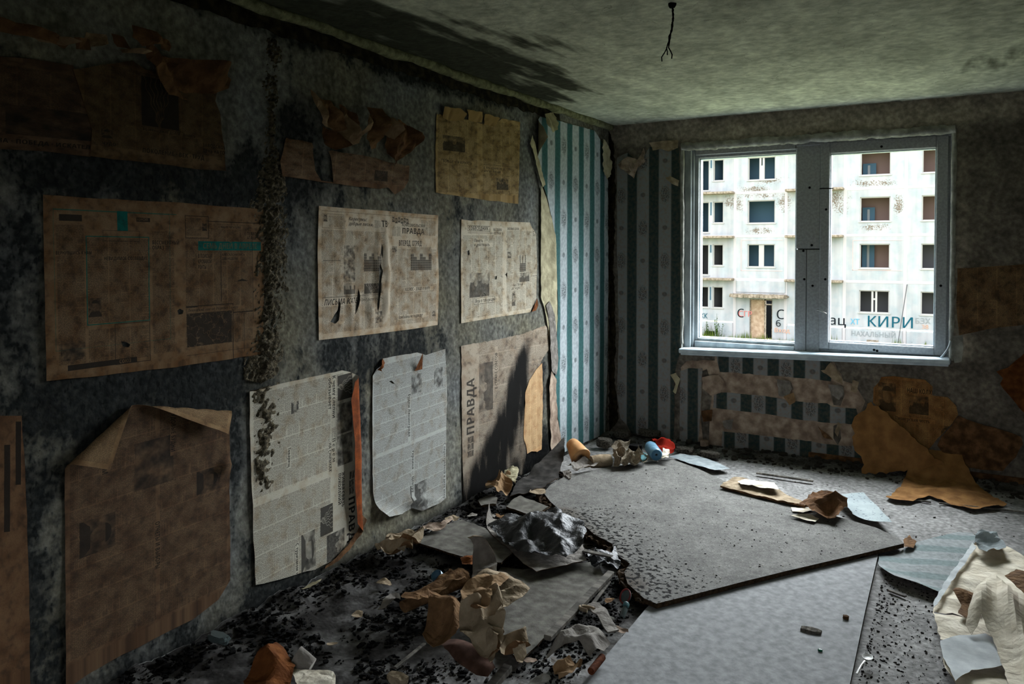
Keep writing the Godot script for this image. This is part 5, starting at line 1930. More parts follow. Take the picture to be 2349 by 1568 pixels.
	np = newspaper("pale grey newspaper with a small dog-ear on top and a loose, torn lower edge", pv([2.930, 0.885, 2.901, 0.915, 2.851, 0.930, 2.854, 0.961, 2.573, 0.959, 2.496, 0.936, 2.313, 0.948, 2.297, 0.702, 2.311, 0.338, 2.308, 0.117, 2.375, 0.106, 2.500, 0.109, 2.550, 0.109, 2.618, 0.148, 2.713, 0.144, 2.862, 0.166, 2.905, 0.218, 2.931, 0.311, 2.935, 0.634]),
		{"cell": 0.02, "rag": [0.003, 0.03], "lift": 0.004, "amp": 0.003, "frq": 5.0, "uv": [Vector2(2.288, 0.965), Vector2(2.291, 0.043), Vector2(2.939, 0.942)], "ridges": [[Vector2(2.688, 0.200), Vector2(2.358, 0.126), 0.012, 0.02]],
		"curls": [[Vector2(2.944, 0.293), Vector2(2.651, 0.148), Vector2(2.912, 0.177), 0.05, 45.0], [Vector2(2.588, 0.153), Vector2(2.316, 0.131), Vector2(2.440, 0.082), 0.04, 50.0]], "holes": [pv([2.804, 0.841, 2.787, 0.842, 2.759, 0.821, 2.783, 0.827])]}, m, mats.rust_paper)
	put("dog_ear", sheet("L", pv([2.576, 0.959, 2.531, 0.865, 2.596, 0.865]), {"cell": 0.012, "lift": 0.008, "tilt": [Vector2(2.531, 0.865), Vector2(0.0, 0.4)], "thick": 0.0006}), mats.rust_paper, np)
	put("torn_corner", sheet("L", pv([2.854, 0.961, 2.837, 0.937, 2.881, 0.912, 2.861, 0.897, 2.901, 0.911, 2.914, 0.895]), {"cell": 0.012, "lift": 0.006, "bumps": [[Vector2(2.874, 0.924), 0.02, 0.02, 0.02]], "thick": 0.0006}), mats.rust_paper, np)
	# --- the scorched sheet next to the wallpaper
	p = Page.new(1000, 860, 112)
	p.columns(20, 150, 960, 680, 9)
	p.photo(520, 150, 300, 120, 91, 1)
	p.headline(bold, "ПРАВДА", 400, 50, 62, 1.0, 250)
	for i in 3:
		p.photo(270 + i * 42, 56, 38, 48, 92 + i, 3)
	p.headline(bold, "В СТРАНЕ СОВЕТОВ", 640, 290, 22, 0.8)
	var im := p.picture(Color(0.66, 0.61, 0.54), Color(0.54, 0.46, 0.38), 0.0, 0.42, 212, 0.7)
	# soot of the fire below: a dark tongue across the sheet
	var d := im.get_data()
	var sn := field(1000, 860, 213, 0.010, 5, 5, 1)
	var sf := field(1000, 860, 216, 0.12, 3)
	for y in 860:
		for x in 1000:
			var i := y * 1000 + x
			var up := 1.0 - x / 1000.0  # 0 at the top of the wall, 1 at the floor (the print reads upwards)
			var away := absf(y / 860.0 - (0.78 - 0.57 * up) + 0.03 * sin(up * 9.0))
			var wide := 0.035 + 0.15 * up
			var k := clampf((smoothstep(wide * 1.8, wide * 0.2, away) * smoothstep(0.02, 0.3, up) * 1.9 + 0.35 * smoothstep(0.2, 0.8, y / 860.0) * smoothstep(0.1, 0.6, up) + 0.9 * smoothstep(0.80, 1.0, up)) * (0.10 + 1.5 * sn[i] / 255.0) * (0.7 + 0.6 * sf[i] / 255.0), 0.0, 0.96)
			for e in 3:
				d[i * 3 + e] = int(lerpf(d[i * 3 + e] * (1.0 - 0.25 * up), [6.0, 5.0, 4.0][e], k))
	m = page_material("scorched_newsprint", Image.create_from_data(1000, 860, false, Image.FORMAT_RGB8, d))
	np = newspaper("scorched newspaper with a sideways masthead and a black tongue of soot", pv([2.153, 0.948, 1.803, 0.945, 1.478, 0.946, 1.113, 0.977, 1.060, 0.930, 1.060, 0.808, 1.176, 0.737, 1.226, 0.590, 1.276, 0.361, 1.385, 0.150, 1.420, 0.028, 1.700, 0.024, 1.905, 0.026, 2.133, 0.042, 2.149, 0.527]),
		{"cell": 0.02, "rag": [0.006, 0.03], "lift": 0.003, "amp": 0.003, "frq": 5.0, "uv": [Vector2(2.164, 0.026), Vector2(2.161, 1.001), Vector2(1.032, -0.004)]}, m, mats.dark_brown_paper)
	p = Page.new(300, 700, 113)
	p.columns(10, 20, 280, 660, 3)
	m = page_material("ochre_newsprint", p.picture(Color(0.76, 0.63, 0.47), Color(0.64, 0.49, 0.34), 0.0, 0.25, 214, 0.55))
	newspaper("narrow clean ochre strip of newspaper spared by the soot, beside the wallpaper", pv([1.164, 0.724, 1.157, 0.519, 1.163, 0.340, 1.169, 0.131, 1.238, 0.129, 1.312, 0.151, 1.379, 0.149, 1.396, 0.211, 1.426, 0.263, 1.414, 0.388, 1.402, 0.559, 1.349, 0.631, 1.264, 0.684]), {"cell": 0.02, "rag": [0.004, 0.02], "lift": 0.006, "amp": 0.004, "frq": 8.0, "uv": [Vector2(1.420, 0.705), Vector2(1.157, 0.723), Vector2(1.420, 0.129)], "ridges": [[Vector2(1.189, 0.405), Vector2(1.188, 0.135), 0.008, 0.012]]}, m, mats.tan_paper)
	# --- by the window
	p = Page.new(700, 500, 114)
	p.columns(10, 10, 680, 480, 6)
	p.photo(40, 40, 150, 200, 101, 3)
	p.photo(300, 110, 160, 130, 102, 1)
	p.headline(bold, "НАШ КОЛХОЗ", 280, 60, 34, 0.8)
	p.headline(serif, "Пионерская честь", 180, 270, 24, 0.9)
	p.photo(560, 300, 80, 90, 103, 3)
	m = page_material("amber_newsprint", p.picture(Color(0.62, 0.47, 0.29), Color(0.46, 0.31, 0.17), 0.2, 0.34, 215, 0.8))
	newspaper("amber newspaper under the window sill behind the hanging brown sheet", pv([1.968, 0.552, 2.000, 0.591, 2.016, 0.628, 2.091, 0.640, 2.280, 0.632, 2.326, 0.590, 2.322, 0.531, 2.413, 0.528, 2.463, 0.476, 2.474, 0.419, 2.440, 0.352, 2.355, 0.247, 2.280, 0.135, 2.121, 0.278, 1.966, 0.449]), {"cell": 0.025, "rag": [0.006, 0.04], "lift": 0.004, "amp": 0.004, "frq": 6.0, "uv": [Vector2(1.967, 0.630), Vector2(2.477, 0.620), Vector2(1.971, 0.154)]}, m, mats.brown_paper, "B")
	p = Page.new(500, 400, 115)
	p.columns(10, 10, 480, 380, 5)
	p.photo(330, 160, 120, 120, 104, 3)
	m = page_material("dusky_newsprint", p.picture(Color(0.52, 0.42, 0.30), Color(0.38, 0.28, 0.19), 0.2, 0.48, 216, 0.8))
	newspaper("dusky newspaper pasted on the wall beside the window frame", pv([2.458, 1.377, 2.590, 1.387, 2.823, 1.406, 3.005, 1.419, 3.010, 1.033, 2.827, 1.026, 2.666, 0.996, 2.473, 0.941, 2.456, 1.134]), {"cell": 0.03, "rag": [0.006, 0.04], "lift": 0.003, "amp": 0.003, "frq": 5.0, "uv": [Vector2(2.458, 1.385), Vector2(3.005, 1.424), Vector2(2.463, 0.929)]}, m, mats.brown_paper, "B")


# ==================================================================== wallpapers


func build_wallpapers() -> void:
	var paper: Material = mats.striped_wallpaper
	var soiled: Material = mats.soiled_wallpaper
	# left wall: one hanging of striped paper torn along its outer edge
	var per := 0.394
	var z0: float = (Vector2(0.150, 1.332)).x
	var t := thing("wallpaper", "pale wallpaper with teal stripes, torn off along the edge toward the newspapers", "wallpaper")
	put("striped_sheet", sheet("L", pv([1.204, 2.394, 1.037, 2.407, 0.776, 2.410, 0.476, 2.418, 0.299, 2.419, 0.182, 2.358, 0.077, 2.291, 0.040, 2.032, 0.026, 1.259, 0.039, 0.481, 0.080, 0.028, 0.236, 0.019, 0.543, 0.030, 0.840, 0.032, 0.882, 0.161, 0.938, 0.328, 0.979, 0.552, 0.953, 0.734, 0.933, 1.104, 0.954, 1.413, 0.995, 1.658, 1.082, 1.837, 1.165, 1.951, 1.216, 2.064, 1.278, 2.175, 1.326, 2.250, 1.290, 2.318]),
		{"cell": 0.025, "rag": [0.005, 0.04], "lift": 0.007, "amp": 0.004, "frq": 3.0, "uv": [Vector2(z0 + 0.5 * per * 0.43 * 0.5 + per, 2.5), Vector2(z0 + 0.5 * per * 0.43 * 0.5, 2.5), Vector2(z0 + 0.5 * per * 0.43 * 0.5 + per, 2.5 - 0.52)], "thick": 0.0008,
		"curls": [[Vector2(1.216, 2.393), Vector2(1.228, 2.151), Vector2(1.421, 2.272), 0.03, 90.0]]}), [paper, mats.lining_paper], t)
	put("lining", sheet("L", pv([1.191, 1.934, 1.114, 1.859, 1.035, 1.718, 0.975, 1.536, 0.947, 1.290, 0.940, 0.981, 0.980, 0.799, 1.034, 0.830, 1.100, 0.994, 1.139, 1.102, 1.190, 1.179]), {"cell": 0.02, "rag": [0.006, 0.03], "lift": 0.009, "amp": 0.004, "frq": 8.0, "bumps": [[Vector2(0.995, 1.536), 0.03, 0.3, 0.012]], "thick": 0.0008}), mats.lining_paper, t)
	put("lining", sheet("L", pv([1.126, 1.116, 1.074, 1.143, 0.994, 1.046, 0.932, 0.732, 0.966, 0.612, 1.033, 0.652, 1.060, 0.839, 1.073, 0.992]), {"cell": 0.02, "rag": [0.006, 0.03], "lift": 0.014, "amp": 0.006, "frq": 9.0, "thick": 0.0008}), mats.grey_paper, t)
	put("lining", sheet("L", pv([1.033, 0.652, 0.966, 0.587, 0.945, 0.330, 0.882, 0.129, 0.910, 0.073, 1.032, 0.069, 1.059, 0.320, 1.073, 0.566]), {"cell": 0.02, "rag": [0.008, 0.03], "lift": 0.010, "amp": 0.010, "frq": 9.0, "thick": 0.0008}), mats.stained_lining, t)
	put("curled_edge", sheet("L", pv([1.332, 2.255, 1.278, 2.169, 1.216, 2.059, 1.153, 1.940, 1.191, 1.919, 1.253, 2.026, 1.320, 2.136, 1.362, 2.194]), {"cell": 0.012, "rag": [0.003, 0.02], "lift": 0.016, "amp": 0.012, "frq": 10.0, "thick": 0.0008}), mats.lining_paper, t)
	put("curled_edge", sheet("L", pv([1.179, 2.416, 1.037, 2.449, 0.997, 2.418, 1.102, 2.314, 1.178, 2.286, 1.228, 2.326]), {"cell": 0.015, "rag": [0.004, 0.02], "lift": 0.02, "tilt": [Vector2(1.037, 2.437), Vector2(0.0, -0.5)], "amp": 0.02, "frq": 10.0, "thick": 0.0008}), [mats.lining_paper, paper], t)
	put("curled_edge", sheet("L", pv([0.182, 2.372, 0.095, 2.306, 0.006, 2.204, 0.041, 2.102, 0.111, 2.055, 0.163, 2.120, 0.198, 2.226]), {"cell": 0.012, "rag": [0.004, 0.02], "lift": 0.02, "amp": 0.03, "frq": 9.0, "thick": 0.0008}), [mats.lining_paper, paper], t)
	# window wall, left of the window
	var x0: float = (Vector2(0.203, 1.262)).x
	per = 0.362
	t = thing("wallpaper", "dirty striped wallpaper between the corner and the window", "wallpaper")
	put("striped_sheet", sheet("B", pv([0.073, 2.235, 0.163, 2.272, 0.266, 2.190, 0.316, 2.255, 0.345, 2.302, 0.452, 2.308, 0.585, 2.293, 0.598, 1.808, 0.604, 1.270, 0.603, 0.712, 0.572, 0.591, 0.552, 0.514, 0.560, 0.283, 0.554, 0.002, 0.390, 0.006, 0.215, 0.006, 0.170, 0.085, 0.110, 0.131, 0.079, 0.341, 0.093, 0.837, 0.075, 1.541]),
		{"cell": 0.025, "rag": [0.006, 0.04], "lift": 0.005, "amp": 0.004, "frq": 4.0, "uv": [Vector2(x0 - 0.5 * per * 0.43 * 0.5, 2.45), Vector2(x0 - 0.5 * per * 0.43 * 0.5 + per, 2.45), Vector2(x0 - 0.5 * per * 0.43 * 0.5, 1.93)], "thick": 0.0008}), [soiled, mats.lining_paper], t)
	put("peeled_strip", sheet("B", pv([0.352, 2.335, 0.452, 2.342, 0.585, 2.340, 0.585, 2.279, 0.508, 2.257, 0.445, 2.281, 0.381, 2.272]), {"cell": 0.012, "rag": [0.003, 0.03], "lift": 0.015, "amp": 0.02, "frq": 8.0, "thick": 0.0008}), [mats.beige_paper, soiled], t)
	put("peeled_strip", sheet("B", pv([0.088, 2.178, 0.178, 2.236, 0.258, 2.211, 0.309, 2.297, 0.324, 2.186, 0.259, 2.142, 0.230, 2.060, 0.163, 2.112]), {"cell": 0.012, "rag": [0.006, 0.02], "lift": 0.02, "amp": 0.05, "frq": 9.0, "flat": true, "thick": 0.0008}), [mats.stained_lining, soiled], t)
	put("peeled_strip", sheet("B", pv([0.481, 2.056, 0.523, 2.067, 0.593, 2.030, 0.586, 1.984, 0.538, 2.006]), {"cell": 0.01, "rag": [0.002, 0.02], "lift": 0.02, "amp": 0.02, "frq": 9.0, "thick": 0.0008}), [mats.beige_paper, soiled], t)
	put("peeled_strip", sheet("B", pv([0.530, 0.526, 0.572, 0.543, 0.607, 0.498, 0.587, 0.422, 0.573, 0.380, 0.552, 0.398, 0.573, 0.455]), {"cell": 0.01, "rag": [0.002, 0.02], "lift": 0.012, "amp": 0.02, "frq": 9.0, "thick": 0.0008}), [mats.lining_paper, soiled], t)
	# below the window: torn bands of the same paper with bare lining between them
	t = thing("wallpaper", "torn wallpaper under the window sill with rows of teal blocks and bare lining strips", "wallpaper")
	put("lining", sheet("B", pv([0.607, 0.586, 0.652, 0.637, 0.871, 0.660, 0.871, 0.706, 1.379, 0.702, 1.617, 0.713, 1.718, 0.708, 1.776, 0.584, 1.846, 0.565, 1.916, 0.451, 1.854, 0.292, 1.892, 0.144, 1.918, 0.008, 1.564, 0.009, 1.261, 0.006, 0.941, -0.003, 0.603, -0.005, 0.602, 0.287]), {"cell": 0.025, "rag": [0.010, 0.04], "lift": 0.003, "amp": 0.004, "frq": 6.0, "thick": 0.0008, "holes": [pv([0.778, 0.573, 0.812, 0.589, 0.839, 0.511, 0.853, 0.412, 0.840, 0.311, 0.828, 0.010, 0.788, 0.011, 0.767, 0.203, 0.772, 0.405]), pv([1.688, 0.533, 1.767, 0.546, 1.785, 0.487, 1.757, 0.404, 1.712, 0.406, 1.694, 0.478]), pv([1.713, 0.258, 1.753, 0.281, 1.765, 0.177, 1.743, 0.125, 1.714, 0.171]), pv([1.337, 0.547, 1.422, 0.548, 1.441, 0.499, 1.405, 0.445, 1.350, 0.459])]}), [mats.stained_lining, mats.lining_paper], t)
	var bands := [[pv([0.881, 0.710, 1.067, 0.713, 1.318, 0.717, 1.499, 0.717, 1.698, 0.719, 1.709, 0.658, 1.693, 0.571, 1.559, 0.578, 1.380, 0.579, 1.195, 0.576, 1.035, 0.580, 0.911, 0.577]), -0.028], [pv([0.873, 0.421, 1.069, 0.426, 1.258, 0.424, 1.381, 0.411, 1.531, 0.406, 1.671, 0.414, 1.706, 0.393, 1.861, 0.396, 1.870, 0.355, 1.854, 0.286, 1.678, 0.278, 1.496, 0.277, 1.321, 0.290, 1.133, 0.295, 0.966, 0.298, 0.860, 0.300]), -0.04],
		[pv([0.934, 0.129, 1.134, 0.133, 1.322, 0.130, 1.533, 0.130, 1.680, 0.124, 1.919, 0.136, 1.918, 0.008, 1.681, 0.006, 1.384, 0.004, 1.135, 0.003, 0.928, 0.002]), 0.02], [pv([0.607, 0.559, 0.669, 0.584, 0.778, 0.593, 0.772, 0.405, 0.760, 0.202, 0.747, -0.007, 0.672, -0.010, 0.603, -0.005, 0.602, 0.287]), 0.10]]
	for i in bands.size():
		put("striped_band", sheet("B", bands[i][0], {"cell": 0.02, "rag": [0.006, 0.03], "lift": 0.007, "amp": 0.004, "frq": 6.0, "thick": 0.0008,
			"uv": [Vector2(x0 + bands[i][1], 2.45), Vector2(x0 + bands[i][1] + per, 2.45), Vector2(x0 + bands[i][1], 1.93)]}), [soiled, mats.lining_paper], t)
	for q in [[pv([1.680, 0.693, 1.698, 0.713, 1.767, 0.601, 1.773, 0.559, 1.727, 0.580, 1.629, 0.646, 1.658, 0.654]), mats.beige_paper, 0.03], [pv([1.331, 0.559, 1.416, 0.553, 1.435, 0.498, 1.405, 0.426, 1.344, 0.439]), mats.grey_paper, 0.02], [pv([1.381, 0.442, 1.447, 0.474, 1.460, 0.406, 1.418, 0.376]), mats.tan_paper, 0.03], [pv([1.682, 0.557, 1.773, 0.547, 1.785, 0.499, 1.751, 0.447, 1.700, 0.479]), mats.grey_paper, 0.03], [pv([1.840, 0.601, 1.879, 0.586, 1.863, 0.506, 1.824, 0.515]), mats.beige_paper, 0.03],
		[pv([1.609, 0.271, 1.632, 0.230, 1.696, 0.181, 1.714, 0.159, 1.650, 0.170]), mats.brown_paper, 0.03], [pv([1.747, 0.298, 1.770, 0.276, 1.742, 0.187, 1.725, 0.216]), mats.beige_paper, 0.02], [pv([0.785, 0.533, 0.905, 0.556, 0.951, 0.501, 0.919, 0.419, 0.846, 0.392, 0.779, 0.439]), mats.stained_lining, 0.025], [pv([0.780, 0.272, 0.860, 0.287, 0.854, 0.199, 0.787, 0.185]), mats.dark_brown_paper, 0.02], [pv([0.946, 0.216, 1.018, 0.231, 1.006, 0.151, 0.953, 0.158]), mats.grey_paper, 0.03]]:
		put("peeled_flap", sheet("B", q[0], {"cell": 0.012, "rag": [0.004, 0.02], "lift": 0.012, "bumps": [[q[0][0], 0.05, 0.05, q[2]]], "amp": 0.015, "frq": 10.0, "thick": 0.0008}), [q[1], mats.lining_paper], t)
	# right of the window: a big brown sheet that has come off the wall and folded over
	t = thing("wallpaper", "large tan backing sheet hanging folded off the wall onto the floor", "wallpaper")
	put("folded_sheet", sheet("B", pv([1.955, 0.454, 2.040, 0.403, 2.121, 0.334, 2.227, 0.246, 2.331, 0.153, 2.423, 0.090, 2.357, 0.064, 2.255, 0.061, 2.086, 0.026, 1.923, 0.009, 1.925, 0.088, 1.872, 0.142, 1.855, 0.201, 1.866, 0.248, 1.843, 0.297, 1.859, 0.354, 1.917, 0.402]), {"cell": 0.02, "rag": [0.022, 0.02], "lift": 0.03, "tilt": [Vector2(1.955, 0.454), Vector2(-0.20, -0.42)], "amp": 0.01, "frq": 4.0, "thick": 0.001}), [mats.hanging_paper, soiled], t)
	put("floor_sheet", sheet("F", pv([2.203, 0.002, 2.281, 0.006, 2.405, -0.190, 2.483, -0.016, 2.623, 0.298, 2.727, 0.510, 2.658, 0.640, 2.550, 0.747, 2.441, 0.675, 2.330, 0.568, 2.236, 0.756, 2.155, 0.784, 2.105, 0.737, 2.157, 0.526]), {"cell": 0.02, "rag": [0.008, 0.03], "lift": 0.012, "tilt": [Vector2(2.313, 0.195), Vector2(0.0, -0.7)], "amp": 0.03, "frq": 4.0, "thick": 0.001}), [mats.hanging_paper, mats.brown_paper], t)
	t = thing("wallpaper", "dark brown mouldy paper low on the wall behind the tan sheet", "wallpaper")
	put("mouldy_sheet", sheet("B", pv([2.474, 0.414, 2.577, 0.379, 2.721, 0.350, 2.820, 0.317, 2.830, 0.274, 2.794, 0.186, 2.725, 0.087, 2.605, 0.081, 2.483, 0.081, 2.422, 0.107, 2.356, 0.203, 2.380, 0.264]), {"cell": 0.025, "rag": [0.008, 0.04], "lift": 0.012, "amp": 0.02, "frq": 5.0, "thick": 0.001}), [mats.dark_brown_paper, mats.brown_paper], t)
	t = thing("wallpaper", "rust brown paper curling off the wall below the dusky newspaper", "wallpaper")
	put("curled_sheet", sheet("B", pv([2.679, 0.733, 2.740, 0.760, 2.830, 0.855, 2.989, 0.991, 2.997, 0.312, 2.834, 0.474, 2.766, 0.562, 2.699, 0.656, 2.717, 0.692]), {"cell": 0.02, "rag": [0.008, 0.03], "lift": 0.02, "tilt": [Vector2(2.833, 0.596), Vector2(-0.5, 0.1)], "amp": 0.02, "frq": 5.0, "thick": 0.001}), [mats.rust_paper, mats.brown_paper], t)
	t = thing("plaster_patch", "pale bare plaster patch at the end of the window sill", "plaster")
	put("plaster_skin", sheet("B", pv([2.438, 0.933, 2.493, 0.942, 2.499, 0.851, 2.490, 0.770, 2.450, 0.756, 2.429, 0.846]), {"cell": 0.012, "rag": [0.006, 0.02], "lift": 0.003, "amp": 0.004, "frq": 20.0, "thick": 0.002}), mats.reveal_plaster, t)

# ==================================================================== boards lying on the floor


func slab(poly: PackedVector2Array, top: float, thick: float, o := {}) -> ArrayMesh:
	var q := {"cell": 0.03, "lift": top, "thick": thick}
	q.merge(o, true)
	return sheet("F", poly, q)


func build_boards() -> void:
	var t := thing("pale_board", "pale grey sheet of board lying nearest the camera, under the pitted board", "board")
	put("panel", slab(pv([1.382, 2.414, 2.148, 1.692, 2.158, 2.403, 2.171, 3.016, 2.176, 3.219, 1.368, 3.687, 1.380, 3.473, 1.373, 2.834]), 0.022, 0.014, {"cell": 0.05, "amp": 0.002, "frq": 2.0}), [mats.pale_board, mats.board_edge], t)
	t = thing("hardboard_sheet", "large dusty grey hardboard sheet with black burn pits and a crumbled brown edge", "board")
	var hb := pv([0.334, 1.766, 0.297, 1.609, 0.296, 1.375, 0.461, 1.048, 0.752, 0.655, 0.979, 0.796, 1.185, 0.971, 1.501, 1.140, 1.741, 1.261, 1.957, 1.349, 2.112, 1.411, 2.220, 1.505, 2.252, 1.581, 2.090, 1.815, 1.806, 2.224, 1.583, 2.562, 1.413, 2.821, 1.353, 2.801, 1.239, 2.700, 1.181, 2.596, 1.168, 2.492, 1.066, 2.419, 1.000, 2.305, 0.877, 2.240, 0.782, 2.150, 0.661, 2.067, 0.559, 1.995, 0.442, 1.890])
	put("panel", slab(hb, 0.046, 0.021, {"amp": 0.002, "frq": 2.0, "cell": 0.04, "uv": [Vector2(0.1, 0.8) + Vector2(-0.2, 0) * 0.0, Vector2(2.4, 0.8), Vector2(0.1, 2.9)]}), [mats.hardboard, mats.board_edge], t)
	put("crumbled_edge", sheet("F", pv([0.285, 1.756, 0.383, 1.775, 0.563, 1.921, 0.742, 2.046, 0.850, 2.134, 0.981, 2.213, 1.056, 2.340, 1.169, 2.434, 1.195, 2.555, 1.249, 2.662, 1.351, 2.732, 1.399, 2.780, 1.345, 2.820, 1.242, 2.727, 1.151, 2.603, 1.120, 2.485, 1.031, 2.442, 0.955, 2.309, 0.845, 2.265, 0.748, 2.163, 0.599, 2.049, 0.429, 1.930, 0.314, 1.834]), {"cell": 0.012, "rag": [0.03, 0.03], "lift": 0.024, "amp": 0.026, "frq": 26.0, "flat": true, "thick": 0.01}), mats.board_edge, t)
	t = thing("board", "dusty low board with a timber batten along its edge, left of the pale board", "board")
	put("panel", slab(pv([0.654, 2.795, 0.756, 2.770, 0.904, 2.617, 1.015, 2.529, 1.103, 2.646, 1.129, 3.079, 1.137, 3.385, 1.139, 3.487, 1.038, 3.406, 0.895, 3.298, 0.726, 2.989]), 0.034, 0.008, {"amp": 0.006, "frq": 4.0, "rag": [0.01, 0.04]}), [mats.dusty_board, mats.board_edge], t)
	t = thing("board", "broken piece of sooty flooring with a dark straight edge, behind the crumpled papers", "board")
	put("panel", slab(pv([0.181, 2.817, 0.167, 2.708, 0.157, 2.603, 0.196, 2.436, 0.380, 2.489, 0.657, 2.678, 0.669, 2.820, 0.567, 2.846, 0.472, 2.855]), 0.065, 0.010, {"rag": [0.006, 0.04], "amp": 0.006, "frq": 5.0}), [mats.dusty_board, mats.board_edge], t)
	t = thing("linoleum_piece", "dark grey slab of linoleum leaning on rubble below the scorched newspaper", "linoleum")
	put("sheet", sheet("F", pv([0.206, 1.950, 0.100, 1.676, 0.087, 1.489, 0.087, 1.340, 0.090, 1.156, 0.093, 1.000, 0.167, 1.137, 0.230, 1.316, 0.286, 1.484, 0.300, 1.684, 0.277, 1.824]), {"cell": 0.02, "rag": [0.008, 0.03], "lift": 0.05, "amp": 0.02, "frq": 6.0, "tilt": [Vector2(0.143, 1.503), Vector2(-0.15, -0.25)], "thick": 0.004}), [mats.dark_linoleum, mats.board_edge], t)
	t = thing("grey_slab", "small grey slab of broken screed between the linoleum and the foil bag", "slab")
	put("panel", slab(pv([0.278, 2.112, 0.258, 1.994, 0.264, 1.918, 0.377, 1.960, 0.494, 2.012, 0.496, 2.141, 0.404, 2.162]), 0.055, 0.012, {"rag": [0.008, 0.03], "amp": 0.01, "frq": 8.0, "cell": 0.02}), [mats.dusty_board, mats.board_edge], t)
	t = thing("grey_slab", "small grey slab of broken screed at the foot of the scorched newspaper", "slab")
	put("panel", slab(pv([0.116, 2.154, 0.106, 2.064, 0.114, 2.005, 0.195, 2.065, 0.232, 2.146, 0.180, 2.218]), 0.07, 0.012, {"rag": [0.006, 0.03], "amp": 0.01, "frq": 8.0, "cell": 0.02}), [mats.dusty_board, mats.board_edge], t)
	batten("timber_batten", "long grey timber batten between the two boards in the foreground", Vector2(1.141, 2.652), Vector2(1.164, 3.313), 0.032, 0.020, 0.055)
	batten("timber_batten", "thin split lath lying along the long timber batten", Vector2(1.151, 2.694), Vector2(1.182, 2.976), 0.016, 0.010, 0.035)
	batten("timber_batten", "pale end of a timber batten at the lower edge of the view", Vector2(1.134, 3.552), Vector2(1.153, 3.747), 0.034, 0.022, 0.05)
	batten("timber_batten", "thin wooden strip lying near the wall under the window", Vector2(1.320, 0.612), Vector2(1.678, 0.617), 0.022, 0.010, 0.02)
	batten("timber_batten", "dark thin strip of wood on the floor at the edge of the view", Vector2(2.383, 0.668), Vector2(2.911, 0.589), 0.016, 0.008, 0.010)
	batten("timber_batten", "short dark strip of wood below the tan sheet", Vector2(2.200, 0.681), Vector2(2.343, 0.673), 0.014, 0.008, 0.010)
	batten("timber_batten", "short splinter of wood on the dusty floor beside the pale board", Vector2(2.222, 2.113), Vector2(2.292, 2.146), 0.014, 0.008, 0.010)
	batten("timber_batten", "slim sooty lath sticking out of the ashes beside the crumpled brown paper", Vector2(0.768, 3.541), Vector2(0.778, 3.733), 0.014, 0.008, 0.035)


func batten(called: String, label: String, a: Vector2, b: Vector2, wide: float, high: float, y: float) -> void:
	var d := b - a
	var t := thing(called, label, "batten", Vector3((a.x + b.x) * 0.5, y, (a.y + b.y) * 0.5))
	t.rotation.y = -d.angle()
	var s := Solid.new()
	s.box(Transform3D(), Vector3(d.length(), high, wide), 0.003)
	put("timber", s.mesh(), mats.grey_wood, t)


# ==================================================================== loose things on the floor


func scrap(called: String, label: String, category: String, poly: PackedVector2Array, o: Dictionary, front: Material, back: Material, group := "", part := "sheet") -> Node3D:
	var t := thing(called, label, category, Vector3.ZERO, group)
	var q := {"cell": 0.015, "rag": [0.006, 0.025], "thick": 0.0008, "flat": true}
	q.merge(o, true)
	put(part, sheet("F", poly, q), [front, back], t)
	return t


func add_scrap(t: Node3D, part: String, poly: PackedVector2Array, o: Dictionary, front: Material, back: Material) -> void:
	var q := {"cell": 0.015, "rag": [0.006, 0.025], "thick": 0.0008, "flat": true}
	q.merge(o, true)
	put(part, sheet("F", poly, q), [front, back], t)


func stone(called: String, label: String, category: String, at: Vector2, y: float, size: Vector3, m: Material, sd: float, group := "") -> void:
	var t := thing(called, label, category, Vector3(at.x, y, at.y), group)
	put("lump", lump(size, sd), m, t)


func lump(size: Vector3, sd: float) -> ArrayMesh:
	var s := Solid.new()
	var sm := SphereMesh.new()
	sm.radial_segments = 12
	sm.rings = 7
	var a := sm.get_mesh_arrays()
	var v: PackedVector3Array = a[Mesh.ARRAY_VERTEX]
	var ix: PackedInt32Array = a[Mesh.ARRAY_INDEX]
	for i in v.size():
		var q := v[i].normalized()
		var r := 0.5 + 0.22 * noise.get_noise_3d(q.x * 1.3 + sd * 7.0, q.y * 1.3, q.z * 1.3) + 0.12 * noise.get_noise_3d(q.x * 3.0, q.y * 3.0 + sd, q.z * 3.0)
		v[i] = Vector3(clampf(q.x * r * 1.2, -0.42, 0.45), clampf(q.y * r * 1.2, -0.4, 0.38), clampf(q.z * r * 1.2, -0.45, 0.42)) * size * 1.15
	for k in range(0, ix.size(), 3):
		s.tri(v[ix[k]], v[ix[k + 2]], v[ix[k + 1]])
	return s.mesh()


